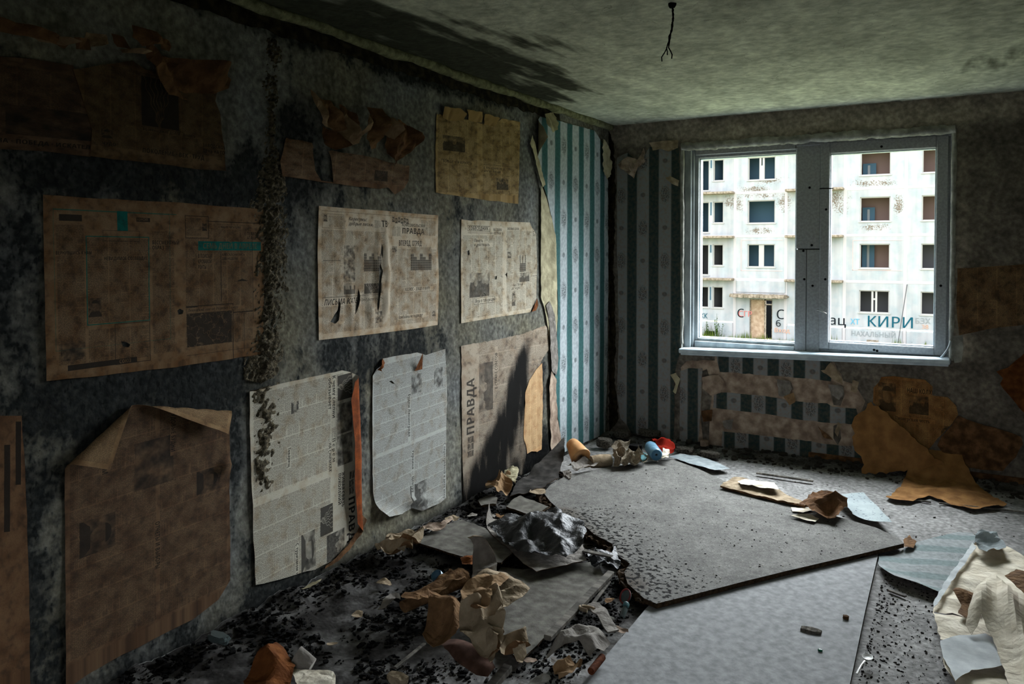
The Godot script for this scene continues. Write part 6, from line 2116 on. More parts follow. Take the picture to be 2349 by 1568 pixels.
func build_floor_things() -> void:
	# cardboard and the dark shiny bag on it
	var t := scrap("cardboard_sheet", "grey sheet of card lying under the dark plastic bag", "cardboard", pv([0.264, 2.325, 0.347, 2.370, 0.556, 2.172, 0.827, 2.309, 0.996, 2.596, 0.948, 2.709, 0.866, 2.843, 0.763, 2.782, 0.667, 2.704, 0.512, 2.599, 0.388, 2.493]), {"lift": 0.066, "amp": 0.012, "frq": 5.0, "thick": 0.002, "flat": false, "curls": [[Vector2(0.385, 2.509), Vector2(0.373, 2.324), Vector2(0.267, 2.339), 0.06, 60.0]]}, mats.grey_paper, mats.dark_brown_paper)
	t = thing("plastic_bag", "crumpled shiny dark grey plastic bag on a grey sheet of card", "bag")
	put("film", sheet("F", pv([0.425, 2.552, 0.449, 2.452, 0.518, 2.391, 0.558, 2.338, 0.561, 2.253, 0.584, 2.185, 0.636, 2.155, 0.705, 2.200, 0.760, 2.273, 0.819, 2.324, 0.872, 2.376, 0.941, 2.480, 0.970, 2.586, 0.970, 2.645, 0.947, 2.715, 0.890, 2.725, 0.834, 2.747, 0.756, 2.745, 0.660, 2.717, 0.564, 2.660, 0.487, 2.612]),
		{"cell": 0.012, "rag": [0.004, 0.02], "lift": 0.075, "bumps": [[Vector2(0.770, 2.443), 0.20, 0.17, 0.085], [Vector2(0.916, 2.616), 0.12, 0.10, 0.03], [Vector2(0.566, 2.519), 0.16, 0.10, 0.035]], "crumple": [0.016, 10.0, 0.0], "amp": 0.035, "frq": 7.0, "seed": 4.0, "thick": 0.0005}), [mats.black_film, mats.black_film], t)
	t = scrap("plastic_film", "scrap of black film with a pale fold under the ragged board edge", "film", pv([0.938, 2.517, 0.958, 2.481, 1.029, 2.501, 1.061, 2.470, 1.045, 2.368, 1.131, 2.513, 1.119, 2.588, 1.045, 2.608, 0.989, 2.571]), {"lift": 0.045, "amp": 0.06, "frq": 6.0, "seed": 6.0}, mats.black_film, mats.black_film)
	batten("slat", "flat worn slat sticking out from under the plastic bag", Vector2(0.962, 2.560), Vector2(1.107, 2.560), 0.030, 0.007, 0.09)
	# heap of wallpaper scraps in the middle foreground
	t = scrap("paper_scrap", "folded beige sheet of old paper on the heap left of the low board", "paper", pv([0.719, 3.231, 0.708, 3.162, 0.709, 3.084, 0.737, 3.007, 0.777, 2.964, 0.838, 3.009, 0.900, 3.042, 0.953, 3.058, 0.951, 3.132, 0.932, 3.205, 0.871, 3.292, 0.819, 3.350, 0.774, 3.313]), {"lift": 0.07, "bumps": [[Vector2(0.773, 3.066), 0.16, 0.10, 0.05]], "crumple": [0.016, 11.9, 0.0], "seed": 9.0, "cell": 0.010, "ridges": [[Vector2(0.781, 3.292), Vector2(0.938, 3.058), 0.012, 0.018], [Vector2(0.798, 3.175), Vector2(0.834, 3.002), 0.008, 0.010]]}, mats.beige_paper, mats.brown_paper)
	add_scrap(t, "torn_ply", pv([0.758, 3.282, 0.744, 3.217, 0.759, 3.160, 0.789, 3.114, 0.829, 3.051, 0.875, 3.093, 0.885, 3.181, 0.869, 3.289, 0.824, 3.357]), {"lift": 0.115, "bumps": [[Vector2(0.805, 3.153), 0.10, 0.08, 0.03]], "crumple": [0.018, 15.3, 0.0], "seed": 10.0, "cell": 0.010}, mats.tan_paper, mats.brown_paper)
	t = scrap("paper_scrap", "pale torn piece of paper standing up behind the folded beige sheet", "paper", pv([0.579, 2.917, 0.593, 2.886, 0.702, 2.935, 0.740, 2.976, 0.787, 3.032, 0.759, 3.078, 0.718, 3.151, 0.653, 3.037]), {"lift": 0.09, "bumps": [[Vector2(0.646, 2.934), 0.10, 0.07, 0.07]], "crumple": [0.022, 13.6, 0.0], "seed": 12.0, "cell": 0.010, "curls": [[Vector2(0.636, 3.005), Vector2(0.740, 2.976), Vector2(0.620, 2.893), 0.03, 120.0]]}, mats.grey_paper, mats.beige_paper)
	t = scrap("paper_scrap", "dark brown torn sheet tucked under the folded beige sheet", "paper", pv([0.704, 3.241, 0.690, 3.175, 0.746, 3.161, 0.811, 3.294, 0.812, 3.351, 0.766, 3.320]), {"lift": 0.055, "crumple": [0.03, 14.0, 0.0], "seed": 59.0, "cell": 0.010}, mats.dark_brown_paper, mats.brown_paper)
	t = scrap("paper_scrap", "small reddish scrap of paper at the back of the heap", "paper", pv([0.517, 2.930, 0.549, 2.877, 0.621, 2.959, 0.619, 2.992, 0.567, 2.990]), {"lift": 0.085, "amp": 0.04, "frq": 7.0, "seed": 13.0}, mats.rust_paper, mats.brown_paper)
	# rolled brown paper
	t = thing("paper_roll", "loose brown roll of old wallpaper pointing away from the heap", "roll")
	var a: Vector2 = Vector2(0.568, 3.414)
	var b: Vector2 = Vector2(0.666, 3.125)
	var path := []
	var rad := []
	for i in 14:
		var e := i / 13.0
		var q := a.lerp(b, e)
		path.append(Vector3(q.x, 0.075 + 0.035 * e + 0.006 * nz(e, 0.0, 4.0, 61.0), q.y))
		rad.append(0.030 + 0.020 * e + 0.008 * nz(e, 3.0, 5.0, 62.0))
	var s := Solid.new()
	s.tube(path, rad, 14, 0.75)
	put("roll", s.mesh(), mats.brown_paper, t)
	add_scrap(t, "loose_end", pv([0.559, 3.418, 0.561, 3.363, 0.591, 3.224, 0.592, 3.062, 0.682, 3.103, 0.702, 3.160, 0.688, 3.299, 0.647, 3.419, 0.611, 3.457]), {"lift": 0.105, "crumple": [0.02, 13.6, 0.0], "seed": 15.0, "tilt": [Vector2(0.624, 3.389), Vector2(0.12, 0.0)]}, mats.brown_paper, mats.tan_paper)
	t = scrap("paper_scrap", "charred white crumple of paper at the tip of the brown roll", "paper", pv([0.489, 3.489, 0.472, 3.431, 0.466, 3.363, 0.492, 3.338, 0.548, 3.387, 0.547, 3.430, 0.530, 3.491]), {"lift": 0.055, "crumple": [0.04, 8.0, 0.1], "seed": 16.0}, mats.grey_paper, mats.charcoal)
	# the biggest crumple
	t = thing("crumpled_paper", "biggest crumple of brown wallpaper, rolled under at the front", "paper")
	add_scrap(t, "torn_side", pv([0.830, 3.627, 0.785, 3.549, 0.741, 3.472, 0.758, 3.445, 0.838, 3.456, 0.894, 3.439, 0.927, 3.512, 0.938, 3.586, 0.907, 3.632]), {"lift": 0.09, "bumps": [[Vector2(0.773, 3.478), 0.13, 0.12, 0.05]], "crumple": [0.034, 15.0, 0.0], "seed": 17.0, "tilt": [Vector2(0.910, 3.588), Vector2(0.0, -0.30)]}, mats.brown_paper, mats.tan_paper)
	add_scrap(t, "folded_front", pv([0.980, 3.621, 0.935, 3.547, 0.898, 3.445, 0.941, 3.452, 0.948, 3.376, 0.971, 3.363, 1.034, 3.406, 1.069, 3.477, 1.121, 3.553, 1.118, 3.595, 1.135, 3.645, 1.088, 3.632, 1.033, 3.618]), {"lift": 0.12, "bumps": [[Vector2(0.952, 3.499), 0.07, 0.08, 0.07], [Vector2(1.002, 3.409), 0.06, 0.07, 0.06]], "crumple": [0.050, 10.2, 0.0], "seed": 18.0, "cell": 0.010}, mats.beige_paper, mats.brown_paper)
	add_scrap(t, "inner_fold", pv([0.948, 3.486, 0.958, 3.442, 0.958, 3.387, 1.016, 3.462, 1.040, 3.544, 1.020, 3.570, 0.980, 3.542]), {"lift": 0.20, "bumps": [[Vector2(0.981, 3.467), 0.05, 0.06, 0.03]], "crumple": [0.035, 15.3, 0.0], "seed": 58.0, "cell": 0.010}, mats.tan_paper, mats.brown_paper)
	add_scrap(t, "side_drop", pv([1.023, 3.534, 1.056, 3.515, 1.048, 3.448, 1.091, 3.502, 1.118, 3.594, 1.137, 3.678, 1.085, 3.626]), {"lift": 0.10, "crumple": [0.035, 13.6, 0.0], "seed": 19.0, "tilt": [Vector2(1.139, 3.664), Vector2(0.0, -0.45)], "cell": 0.010}, mats.beige_paper, mats.brown_paper)
	add_scrap(t, "rolled_edge", pv([0.840, 3.560, 0.883, 3.549, 0.947, 3.548, 1.010, 3.553, 1.078, 3.581, 1.120, 3.615, 1.122, 3.664, 1.075, 3.672, 0.993, 3.656, 0.915, 3.628]), {"lift": 0.045, "bumps": [[Vector2(0.979, 3.591), 0.16, 0.07, 0.055]], "crumple": [0.012, 11.9, 0.0], "seed": 20.0, "flat": false, "cell": 0.010}, material("maroon_paper", Color.WHITE, 0.9, grain_tex(256, 301, Color(0.24, 0.17, 0.14), Color(0.36, 0.27, 0.23), 0.02, Color(0.12, 0.08, 0.06), 0.1), 4.0), mats.brown_paper)
	t = scrap("crumpled_paper", "small crumpled paper bag shape at the right of the biggest crumple", "paper", pv([1.062, 3.496, 1.071, 3.462, 1.097, 3.411, 1.139, 3.415, 1.207, 3.533, 1.208, 3.583, 1.157, 3.561, 1.140, 3.597]), {"lift": 0.075, "crumple": [0.05, 15.3, 0.0], "seed": 21.0, "cell": 0.010}, mats.beige_paper, mats.brown_paper)
	t = scrap("crumpled_paper", "grey wrinkled sheet folded over in the gap beside the pale board", "paper", pv([1.213, 3.434, 1.218, 3.369, 1.234, 3.294, 1.264, 3.213, 1.319, 3.223, 1.394, 3.253, 1.394, 3.316, 1.365, 3.387, 1.308, 3.352, 1.264, 3.370]), {"lift": 0.04, "bumps": [[Vector2(1.287, 3.293), 0.12, 0.08, 0.05]], "crumple": [0.026, 13.6, 0.0], "seed": 22.0, "cell": 0.010, "ridges": [[Vector2(1.212, 3.425), Vector2(1.274, 3.227), 0.01, 0.012]]}, mats.grey_paper, mats.dark_brown_paper)
	t = scrap("crumpled_paper", "curled brown scrap like a dead leaf at the lower edge of the view", "paper", pv([1.282, 3.500, 1.293, 3.455, 1.350, 3.442, 1.380, 3.456, 1.379, 3.537, 1.338, 3.566]), {"lift": 0.045, "crumple": [0.045, 18.7, 0.0], "seed": 23.0, "cell": 0.009}, mats.tan_paper, mats.brown_paper)
	t = scrap("crumpled_paper", "rust brown paper rising from the ashes at the lower edge", "paper", pv([0.447, 4.106, 0.418, 4.025, 0.389, 3.924, 0.479, 3.945, 0.542, 3.966, 0.609, 4.070, 0.549, 4.160]), {"lift": 0.06, "bumps": [[Vector2(0.425, 3.964), 0.10, 0.08, 0.05]], "crumple": [0.035, 10.2, 0.0], "seed": 24.0}, mats.rust_paper, mats.tan_paper)
	t = scrap("crumpled_paper", "cream flap of torn paper beside the rust brown paper at the lower edge", "paper", pv([0.493, 3.950, 0.547, 3.951, 0.590, 3.932, 0.667, 3.918, 0.746, 3.990, 0.664, 4.066, 0.572, 4.003]), {"lift": 0.065, "amp": 0.02, "frq": 5.0, "seed": 25.0}, mats.cream_paper, mats.tan_paper)
	t = scrap("crumpled_paper", "tan crumple of paper at the foot of the pale newspaper", "paper", pv([0.103, 3.029, 0.098, 2.958, 0.081, 2.891, 0.074, 2.843, 0.149, 2.799, 0.205, 2.781, 0.254, 2.917, 0.266, 3.006, 0.237, 3.034, 0.165, 3.041]), {"lift": 0.07, "crumple": [0.055, 15.3, 0.0], "seed": 26.0, "cell": 0.010}, mats.beige_paper, mats.brown_paper)
	t = scrap("paper_scrap", "thin pinkish strip of paper on the rubble by the wall", "paper", pv([0.108, 2.672, 0.117, 2.624, 0.182, 2.615, 0.167, 2.491, 0.197, 2.519, 0.225, 2.661, 0.174, 2.717]), {"lift": 0.085, "amp": 0.03, "frq": 8.0, "seed": 27.0}, mats.stained_lining, mats.brown_paper)
	t = scrap("paper_scrap", "narrow pale strip of paper on the ashes under the tall grey newspaper", "paper", pv([0.088, 3.495, 0.086, 3.448, 0.110, 3.394, 0.121, 3.417, 0.110, 3.463]), {"lift": 0.07, "amp": 0.02, "frq": 10.0, "seed": 28.0}, mats.lining_paper, mats.beige_paper)
	t = scrap("paper_scrap", "ochre curl of wallpaper below the scorched newspaper", "paper", pv([0.045, 1.966, 0.045, 1.888, 0.068, 1.835, 0.092, 1.760, 0.196, 1.897, 0.210, 1.983, 0.203, 2.059, 0.151, 2.108]), {"lift": 0.085, "crumple": [0.06, 15.3, 0.0], "seed": 29.0, "cell": 0.010}, mats.tan_paper, mats.beige_paper)
	t = scrap("paper_scrap", "pale triangular scrap standing against the dark linoleum", "paper", pv([0.071, 1.787, 0.025, 1.644, 0.123, 1.695, 0.209, 1.887, 0.152, 1.862]), {"lift": 0.11, "amp": 0.05, "frq": 7.0, "seed": 30.0}, mats.lining_paper, mats.beige_paper)
	t = scrap("paper_scrap", "pinkish torn scrap on the edge of the hardboard near the linoleum", "paper", pv([0.274, 1.835, 0.261, 1.746, 0.332, 1.744, 0.367, 1.800, 0.351, 1.847]), {"lift": 0.056, "amp": 0.012, "frq": 9.0, "seed": 31.0}, mats.beige_paper, mats.tan_paper)
	t = scrap("paper_scrap", "folded grey scraps in front of the orange container", "paper", pv([0.238, 1.241, 0.265, 1.178, 0.323, 1.096, 0.421, 1.159, 0.391, 1.245, 0.372, 1.325, 0.288, 1.305]), {"lift": 0.06, "crumple": [0.035, 15.3, 0.0], "seed": 32.0}, mats.grey_paper, mats.beige_paper)
	t = scrap("paper_scrap", "small grey scrap at the tip of the dark linoleum", "paper", pv([0.261, 1.366, 0.260, 1.275, 0.340, 1.387, 0.363, 1.461]), {"lift": 0.055, "amp": 0.03, "frq": 9.0, "seed": 33.0}, mats.grey_paper, mats.beige_paper)
	t = thing("paper_roll", "short beige roll of paper between the orange container and the rag", "roll")
	a = Vector2(0.353, 1.120)
	b = Vector2(0.447, 1.016)
	s = Solid.new()
	s.tube([Vector3(a.x, 0.08, a.y), Vector3(a.x, 0.08, a.y).lerp(Vector3(b.x, 0.08, b.y), 0.5), Vector3(b.x, 0.08, b.y)], [0.040, 0.046, 0.042], 14)
	put("roll", s.mesh(), mats.beige_paper, t)
	t = scrap("rag", "dirty beige rag crumpled beside the blue bottle", "rag", pv([0.450, 1.022, 0.408, 0.845, 0.434, 0.750, 0.537, 0.796, 0.658, 0.902, 0.673, 0.990, 0.598, 1.080, 0.523, 1.123]), {"lift": 0.065, "crumple": [0.06, 20.4, 0.0], "seed": 34.0, "cell": 0.008}, mats.rag_cloth, mats.rag_cloth, "", "cloth")
	t = scrap("rag", "long dirty rag heaped behind the crumpled one in the corner", "rag", pv([0.358, 0.821, 0.353, 0.632, 0.390, 0.554, 0.460, 0.681, 0.436, 0.802]), {"lift": 0.07, "crumple": [0.05, 13.6, 0.0], "seed": 35.0}, mats.rag_cloth, mats.rag_cloth, "", "cloth")
	t = scrap("rag", "dark red cloth heaped behind the blue bottle", "cloth", pv([0.535, 0.458, 0.553, 0.360, 0.661, 0.385, 0.778, 0.621, 0.750, 0.741, 0.681, 0.704]), {"lift": 0.075, "bumps": [[Vector2(0.647, 0.535), 0.08, 0.06, 0.05]], "crumple": [0.04, 13.6, 0.0], "seed": 36.0}, mats.red_cloth, mats.red_cloth, "", "cloth")
	t = scrap("paper_scrap", "white pointed scrap of paper beside the red cloth", "paper", pv([0.740, 0.822, 0.681, 0.597, 0.650, 0.449, 0.751, 0.689, 0.788, 0.819]), {"lift": 0.09, "amp": 0.05, "frq": 8.0, "seed": 37.0}, mats.cream_paper, mats.grey_paper)
	# orange container
	t = thing("container", "orange translucent plastic container lying on its side by the striped wallpaper", "container")
	a = Vector2(0.306, 1.171)
	b = Vector2(0.125, 1.051)
	var dir := Vector3(b.x - a.x, 0.55 * a.distance_to(b), b.y - a.y).normalized()
	var up := (Vector3.UP - dir * dir.y).normalized()
	s = Solid.new()
	var bs := Basis(dir.cross(up), dir, up)
	s.lathe(Transform3D(bs, Vector3(a.x, 0.115, a.y)), [Vector2(0.0, 0.012), Vector2(0.050, 0.006), Vector2(0.066, 0.0), Vector2(0.070, 0.008), Vector2(0.066, 0.03), Vector2(0.052, 0.10), Vector2(0.044, 0.135), Vector2(0.036, 0.15), Vector2(0.0, 0.154)], 22, 0.02)
	put("body", s.mesh(), mats.orange_plastic, t)
	# blue bottle
	t = thing("bottle", "pale blue plastic bottle lying with its base toward the room", "bottle")
	a = Vector2(0.703, 0.820)
	b = Vector2(0.520, 0.545)
	dir = Vector3(b.x - a.x, 0.02, b.y - a.y).normalized()
	up = (Vector3.UP - dir * dir.y).normalized()
	bs = Basis(dir.cross(up), dir, up)
	s = Solid.new()
	s.lathe(Transform3D(bs, Vector3(a.x, 0.105, a.y)), [Vector2(0.036, 0.0), Vector2(0.043, 0.008), Vector2(0.044, 0.03), Vector2(0.042, 0.07), Vector2(0.044, 0.075), Vector2(0.044, 0.15), Vector2(0.036, 0.19), Vector2(0.016, 0.215), Vector2(0.014, 0.235), Vector2(0.0, 0.236)], 22)
	put("body", s.mesh(), mats.blue_plastic, t)
	s = Solid.new()
	s.lathe(Transform3D(bs, Vector3(a.x, 0.105, a.y)), [Vector2(0.0, 0.004), Vector2(0.020, 0.004), Vector2(0.030, 0.001), Vector2(0.036, 0.0)], 22)
	var disc := s.mesh()
	put("base", disc, mats.deep_blue_plastic, t)
	t = thing("lid", "flat teal plastic lid beside the blue bottle", "lid")
	a = Vector2(0.615, 0.886)
	s = Solid.new()
	s.lathe(Transform3D(Basis(Vector3(1, 0, 0.3).normalized(), 0.4), Vector3(a.x, 0.085, a.y)), [Vector2(0.0, 0.0), Vector2(0.048, 0.0), Vector2(0.052, 0.006), Vector2(0.050, 0.014), Vector2(0.044, 0.016), Vector2(0.0, 0.013)], 20)
	put("disc", s.mesh(), mats.teal_plastic, t)
	# stones along the walls
	stone("stone", "rounded grey chunk of rubble in the corner below the striped wallpaper", "stone", Vector2(0.175, 0.486), 0.05, Vector3(0.11, 0.07, 0.09), mats.rubble, 1.0)
	stone("stone", "dark lump of rubble between the rag and the blue bottle", "stone", Vector2(0.480, 0.631), 0.07, Vector3(0.09, 0.08, 0.08), mats.charcoal, 2.0)
	stone("stone", "pale flat chunk of rubble below the wallpaper left of the window", "stone", Vector2(0.364, 0.028), 0.055, Vector3(0.17, 0.05, 0.10), mats.rubble, 3.0)
	stone("stone", "squat chunk of rubble against the window wall, below the pale flat one", "stone", Vector2(0.186, 0.150), 0.05, Vector3(0.12, 0.06, 0.08), mats.rubble, 4.0)
	stone("stone", "flat stone under the wallpaper blocks, left of two", "stone", Vector2(0.742, 0.331), 0.035, Vector3(0.13, 0.04, 0.09), mats.rubble, 5.0)
	stone("stone", "flat stone under the wallpaper blocks, right of two", "stone", Vector2(0.936, 0.357), 0.035, Vector3(0.14, 0.04, 0.08), mats.rubble, 6.0)
	stone("stone", "small pinkish stone at the foot of the torn wallpaper", "stone", Vector2(0.823, 0.097), 0.045, Vector3(0.06, 0.05, 0.05), mats.stained_lining, 7.0)
	# the right side: papers on the floor
	t = scrap("paper_scrap", "flat white scrap on the floor behind the hardboard sheet", "paper", pv([0.697, 0.549, 0.745, 0.441, 0.867, 0.424, 1.018, 0.519, 1.156, 0.636, 1.076, 0.729, 0.982, 0.689, 0.875, 0.653]), {"lift": 0.03, "amp": 0.008, "frq": 5.0, "seed": 41.0, "flat": false}, mats.blue_white_paper, mats.grey_paper)
	t = thing("paper_roll", "flattened beige wallpaper roll along the far edge of the hardboard", "roll")
	add_scrap(t, "roll", pv([1.228, 1.164, 1.237, 1.036, 1.256, 0.941, 1.332, 0.940, 1.410, 0.957, 1.496, 0.969, 1.565, 1.087, 1.670, 1.176, 1.758, 1.249, 1.737, 1.295, 1.625, 1.273, 1.472, 1.235, 1.337, 1.200]), {"lift": 0.062, "bumps": [[Vector2(1.415, 1.096), 0.10, 0.05, 0.02]], "amp": 0.012, "frq": 6.0, "seed": 42.0, "flat": false, "thick": 0.012}, mats.beige_paper, mats.dark_brown_paper)
	add_scrap(t, "torn_ply", pv([1.314, 1.089, 1.361, 1.021, 1.434, 1.041, 1.519, 1.032, 1.578, 1.153, 1.505, 1.158, 1.426, 1.145, 1.363, 1.161]), {"lift": 0.086, "amp": 0.016, "frq": 9.0, "seed": 43.0}, mats.cream_paper, mats.beige_paper)
	t = scrap("torn_cloth", "torn dark brown scrap with white ends on the hardboard", "scrap", pv([1.688, 1.407, 1.743, 1.274, 1.807, 1.141, 1.890, 1.137, 1.944, 1.209, 1.963, 1.329, 1.912, 1.475, 1.853, 1.455, 1.812, 1.448]), {"lift": 0.06, "bumps": [[Vector2(1.858, 1.275), 0.10, 0.08, 0.04]], "crumple": [0.04, 8.0, 0.0], "amp": 0.03, "frq": 8.0, "seed": 44.0}, mats.dark_brown_paper, mats.brown_paper)
	add_scrap(t, "white_end", pv([1.670, 1.333, 1.746, 1.289, 1.793, 1.296, 1.742, 1.375, 1.689, 1.389]), {"lift": 0.055, "amp": 0.01, "frq": 7.0, "seed": 45.0}, mats.cream_paper, mats.grey_paper)
	add_scrap(t, "white_end", pv([1.697, 1.481, 1.745, 1.421, 1.793, 1.410, 1.838, 1.446, 1.823, 1.517, 1.782, 1.510, 1.735, 1.491]), {"lift": 0.056, "amp": 0.012, "frq": 7.0, "seed": 46.0}, mats.cream_paper, mats.grey_paper)
	var speckled := material("speckled_paper", Color.WHITE, 0.85, grain_tex(512, 302, Color(0.56, 0.60, 0.61), Color(0.66, 0.70, 0.70), 0.012, Color(0.32, 0.36, 0.38), 0.26), 0.5)
	t = scrap("paper_scrap", "pale speckled strip of wallpaper lying beside the torn brown scrap", "wallpaper", pv([1.856, 0.981, 1.921, 0.888, 1.991, 0.829, 2.079, 1.028, 2.180, 1.319, 2.118, 1.339, 2.050, 1.334, 1.980, 1.250, 1.943, 1.157]), {"lift": 0.05, "amp": 0.01, "frq": 4.0, "seed": 47.0, "flat": false}, speckled, mats.grey_paper)
	t = scrap("paper_scrap", "small brown curl of paper at the right tip of the hardboard", "paper", pv([2.243, 1.484, 2.267, 1.415, 2.302, 1.490, 2.294, 1.573, 2.258, 1.607]), {"lift": 0.024, "amp": 0.02, "frq": 9.0, "seed": 48.0}, mats.brown_paper, mats.dark_brown_paper)
	t = scrap("wallpaper_sheet", "sheet of blue grey striped wallpaper lying flat with a curling lower edge", "wallpaper", pv([2.152, 1.732, 2.216, 1.670, 2.262, 1.553, 2.304, 1.448, 2.390, 1.315, 2.483, 1.168, 2.546, 1.153, 2.591, 1.255, 2.574, 1.399, 2.506, 1.601, 2.472, 1.795, 2.422, 2.098, 2.386, 2.085, 2.345, 2.069, 2.290, 2.050, 2.236, 2.023, 2.193, 1.967, 2.165, 1.893]),
		{"cell": 0.02, "lift": 0.014, "amp": 0.012, "frq": 3.0, "seed": 49.0, "flat": false, "uv": [Vector2(2.174, 1.994), Vector2(2.174, 1.994) + Vector2(-0.13, -0.33), Vector2(2.174, 1.994) + Vector2(0.42, -0.16)], "curls": [[Vector2(2.147, 1.809), Vector2(2.440, 1.984), Vector2(2.244, 2.137), 0.16, 16.0]]}, mats.dusty_wallpaper, mats.tan_paper)
	# the big cream sheet at the right
	material("pale_paper", Color.WHITE, 0.85, grain_tex(512, 305, Color(0.68, 0.70, 0.71), Color(0.78, 0.80, 0.80), 0.012, Color(0.55, 0.56, 0.56), 0.12), 2.2)
	t = thing("crumpled_sheet", "large crumpled cream and white sheet of old wallpaper at the edge of the view", "wallpaper")
	add_scrap(t, "base_sheet", pv([2.543, 1.464, 2.513, 1.678, 2.479, 1.835, 2.434, 2.060, 2.402, 2.268, 2.400, 2.357, 2.419, 2.487, 2.436, 2.607, 2.444, 2.730, 2.453, 2.804, 2.487, 2.896, 2.541, 3.008, 2.823, 2.898, 3.013, 1.424, 2.754, 1.491, 2.673, 1.389, 2.604, 1.349]), {"cell": 0.018, "lift": 0.035, "crumple": [0.018, 5.0, 0.0], "seed": 51.0, "holes": [pv([2.403, 2.339, 2.442, 2.333, 2.469, 2.300, 2.517, 2.324, 2.469, 2.322, 2.440, 2.352, 2.403, 2.356]), pv([2.477, 2.575, 2.519, 2.521, 2.579, 2.456, 2.522, 2.535, 2.480, 2.588]), pv([2.429, 2.581, 2.449, 2.577, 2.444, 2.595, 2.430, 2.596])]}, mats.cream_paper, mats.rust_paper)
	add_scrap(t, "raised_fold", pv([2.603, 1.917, 2.656, 1.786, 2.741, 1.702, 2.948, 1.718, 2.826, 2.855, 2.720, 3.053, 2.646, 2.988, 2.621, 2.723, 2.595, 2.558, 2.564, 2.458, 2.532, 2.556, 2.513, 2.504, 2.550, 2.249]), {"cell": 0.018, "lift": 0.05, "bumps": [[Vector2(2.680, 2.286), 0.30, 0.26, 0.09]], "ridges": [[Vector2(2.612, 1.944), Vector2(2.547, 2.508), 0.030, 0.035], [Vector2(2.612, 1.944), Vector2(2.731, 2.910), 0.022, 0.03], [Vector2(2.736, 1.785), Vector2(2.845, 2.559), 0.03, 0.03]], "crumple": [0.016, 5.0, 0.0], "seed": 52.0}, mats.cream_paper, mats.rust_paper)
	add_scrap(t, "peeled_flap", pv([2.547, 1.443, 2.573, 1.373, 2.608, 1.325, 2.644, 1.360, 2.670, 1.438, 2.673, 1.538, 2.636, 1.597, 2.597, 1.644, 2.566, 1.625]), {"lift": 0.075, "crumple": [0.035, 9.0, 0.0], "seed": 53.0}, mats.blue_white_paper, mats.beige_paper)
	add_scrap(t, "brown_fold", pv([2.468, 2.187, 2.490, 2.136, 2.540, 2.097, 2.562, 2.123, 2.547, 2.286, 2.523, 2.393, 2.490, 2.370, 2.499, 2.278]), {"lift": 0.064, "bumps": [[Vector2(2.515, 2.188), 0.06, 0.06, 0.035]], "crumple": [0.012, 10.0, 0.0], "seed": 54.0}, mats.brown_paper, mats.beige_paper)
	add_scrap(t, "brown_fold", pv([2.642, 2.297, 2.685, 2.187, 2.711, 2.200, 2.782, 2.235, 2.763, 2.477, 2.698, 2.441]), {"lift": 0.225, "crumple": [0.008, 8.0, 0.0], "seed": 55.0}, mats.brown_paper, mats.rust_paper)
	add_scrap(t, "white_layer", pv([2.430, 2.632, 2.491, 2.553, 2.576, 2.474, 2.629, 2.532, 2.663, 2.658, 2.609, 2.722, 2.531, 2.799, 2.480, 2.921, 2.466, 2.836, 2.444, 2.751]), {"lift": 0.060, "crumple": [0.010, 6.0, 0.0], "seed": 56.0}, mats.pale_paper, mats.cream_paper)
	add_scrap(t, "white_layer", pv([2.543, 1.476, 2.561, 1.517, 2.499, 1.834, 2.451, 2.080, 2.414, 2.306, 2.403, 2.347, 2.398, 2.297, 2.431, 2.072, 2.472, 1.850, 2.510, 1.657]), {"lift": 0.062, "crumple": [0.008, 8.0, 0.0], "seed": 57.0}, mats.pale_paper, mats.cream_paper)
	# small things
	t = thing("spoon", "white plastic spoon lying in the rubble beside the pale board", "spoon", Vector3((Vector2(2.206, 2.816)).x, 0.032, (Vector2(2.206, 2.816)).y))
	s = Solid.new()
	s.lathe(Transform3D(Basis().scaled(Vector3(1.0, 0.6, 1.25)), Vector3.ZERO), [Vector2(0.0, -0.012), Vector2(0.014, -0.008), Vector2(0.020, 0.004), Vector2(0.018, 0.005), Vector2(0.012, -0.004), Vector2(0.0, -0.008)], 16)
	put("bowl", s.mesh(), mats.white_plastic, t)
	s = Solid.new()
	var tip: Vector2 = Vector2(2.185, 2.947)
	tip -= Vector2(2.206, 2.816)
	s.tube([Vector3(tip.x * 0.25, 0.0, tip.y * 0.25), Vector3(tip.x * 0.6, 0.004, tip.y * 0.6), Vector3(tip.x, -0.004, tip.y)], [0.005, 0.004, 0.005], 6, 0.6)
	put("handle", s.mesh(), mats.white_plastic, t)
	stone("clod", "brown clod of dirt lying alone on the pale board", "clod", Vector2(1.994, 2.698), 0.027, Vector3(0.075, 0.014, 0.036), mats.rubble, 11.0)
	stone("glass_shard", "tiny green glass shard on the pale board", "shard", Vector2(2.049, 2.838), 0.027, Vector3(0.016, 0.008, 0.010), mats.green_glass, 12.0)
	stone("bark_chip", "small dark red chip of bark on the pale board", "chip", Vector2(2.098, 2.520), 0.030, Vector3(0.022, 0.014, 0.02), mats.chip_brown, 13.0)
	t = thing("vial", "small glass vial with a teal cap in the gap beside the pale board", "vial")
	a = Vector2(1.325, 2.953)
	b = Vector2(1.320, 2.894)
	dir = Vector3(b.x - a.x, 0.03, b.y - a.y).normalized()
	up = (Vector3.UP - dir * dir.y).normalized()
	bs = Basis(dir.cross(up), dir, up)
	s = Solid.new()
	s.lathe(Transform3D(bs, Vector3(a.x, 0.05, a.y)), [Vector2(0.0, -0.034), Vector2(0.010, -0.033), Vector2(0.012, -0.027), Vector2(0.012, 0.006), Vector2(0.008, 0.016), Vector2(0.008, 0.026)], 14)
	put("body", s.mesh(), mats.clouded_glass, t)
	s = Solid.new()
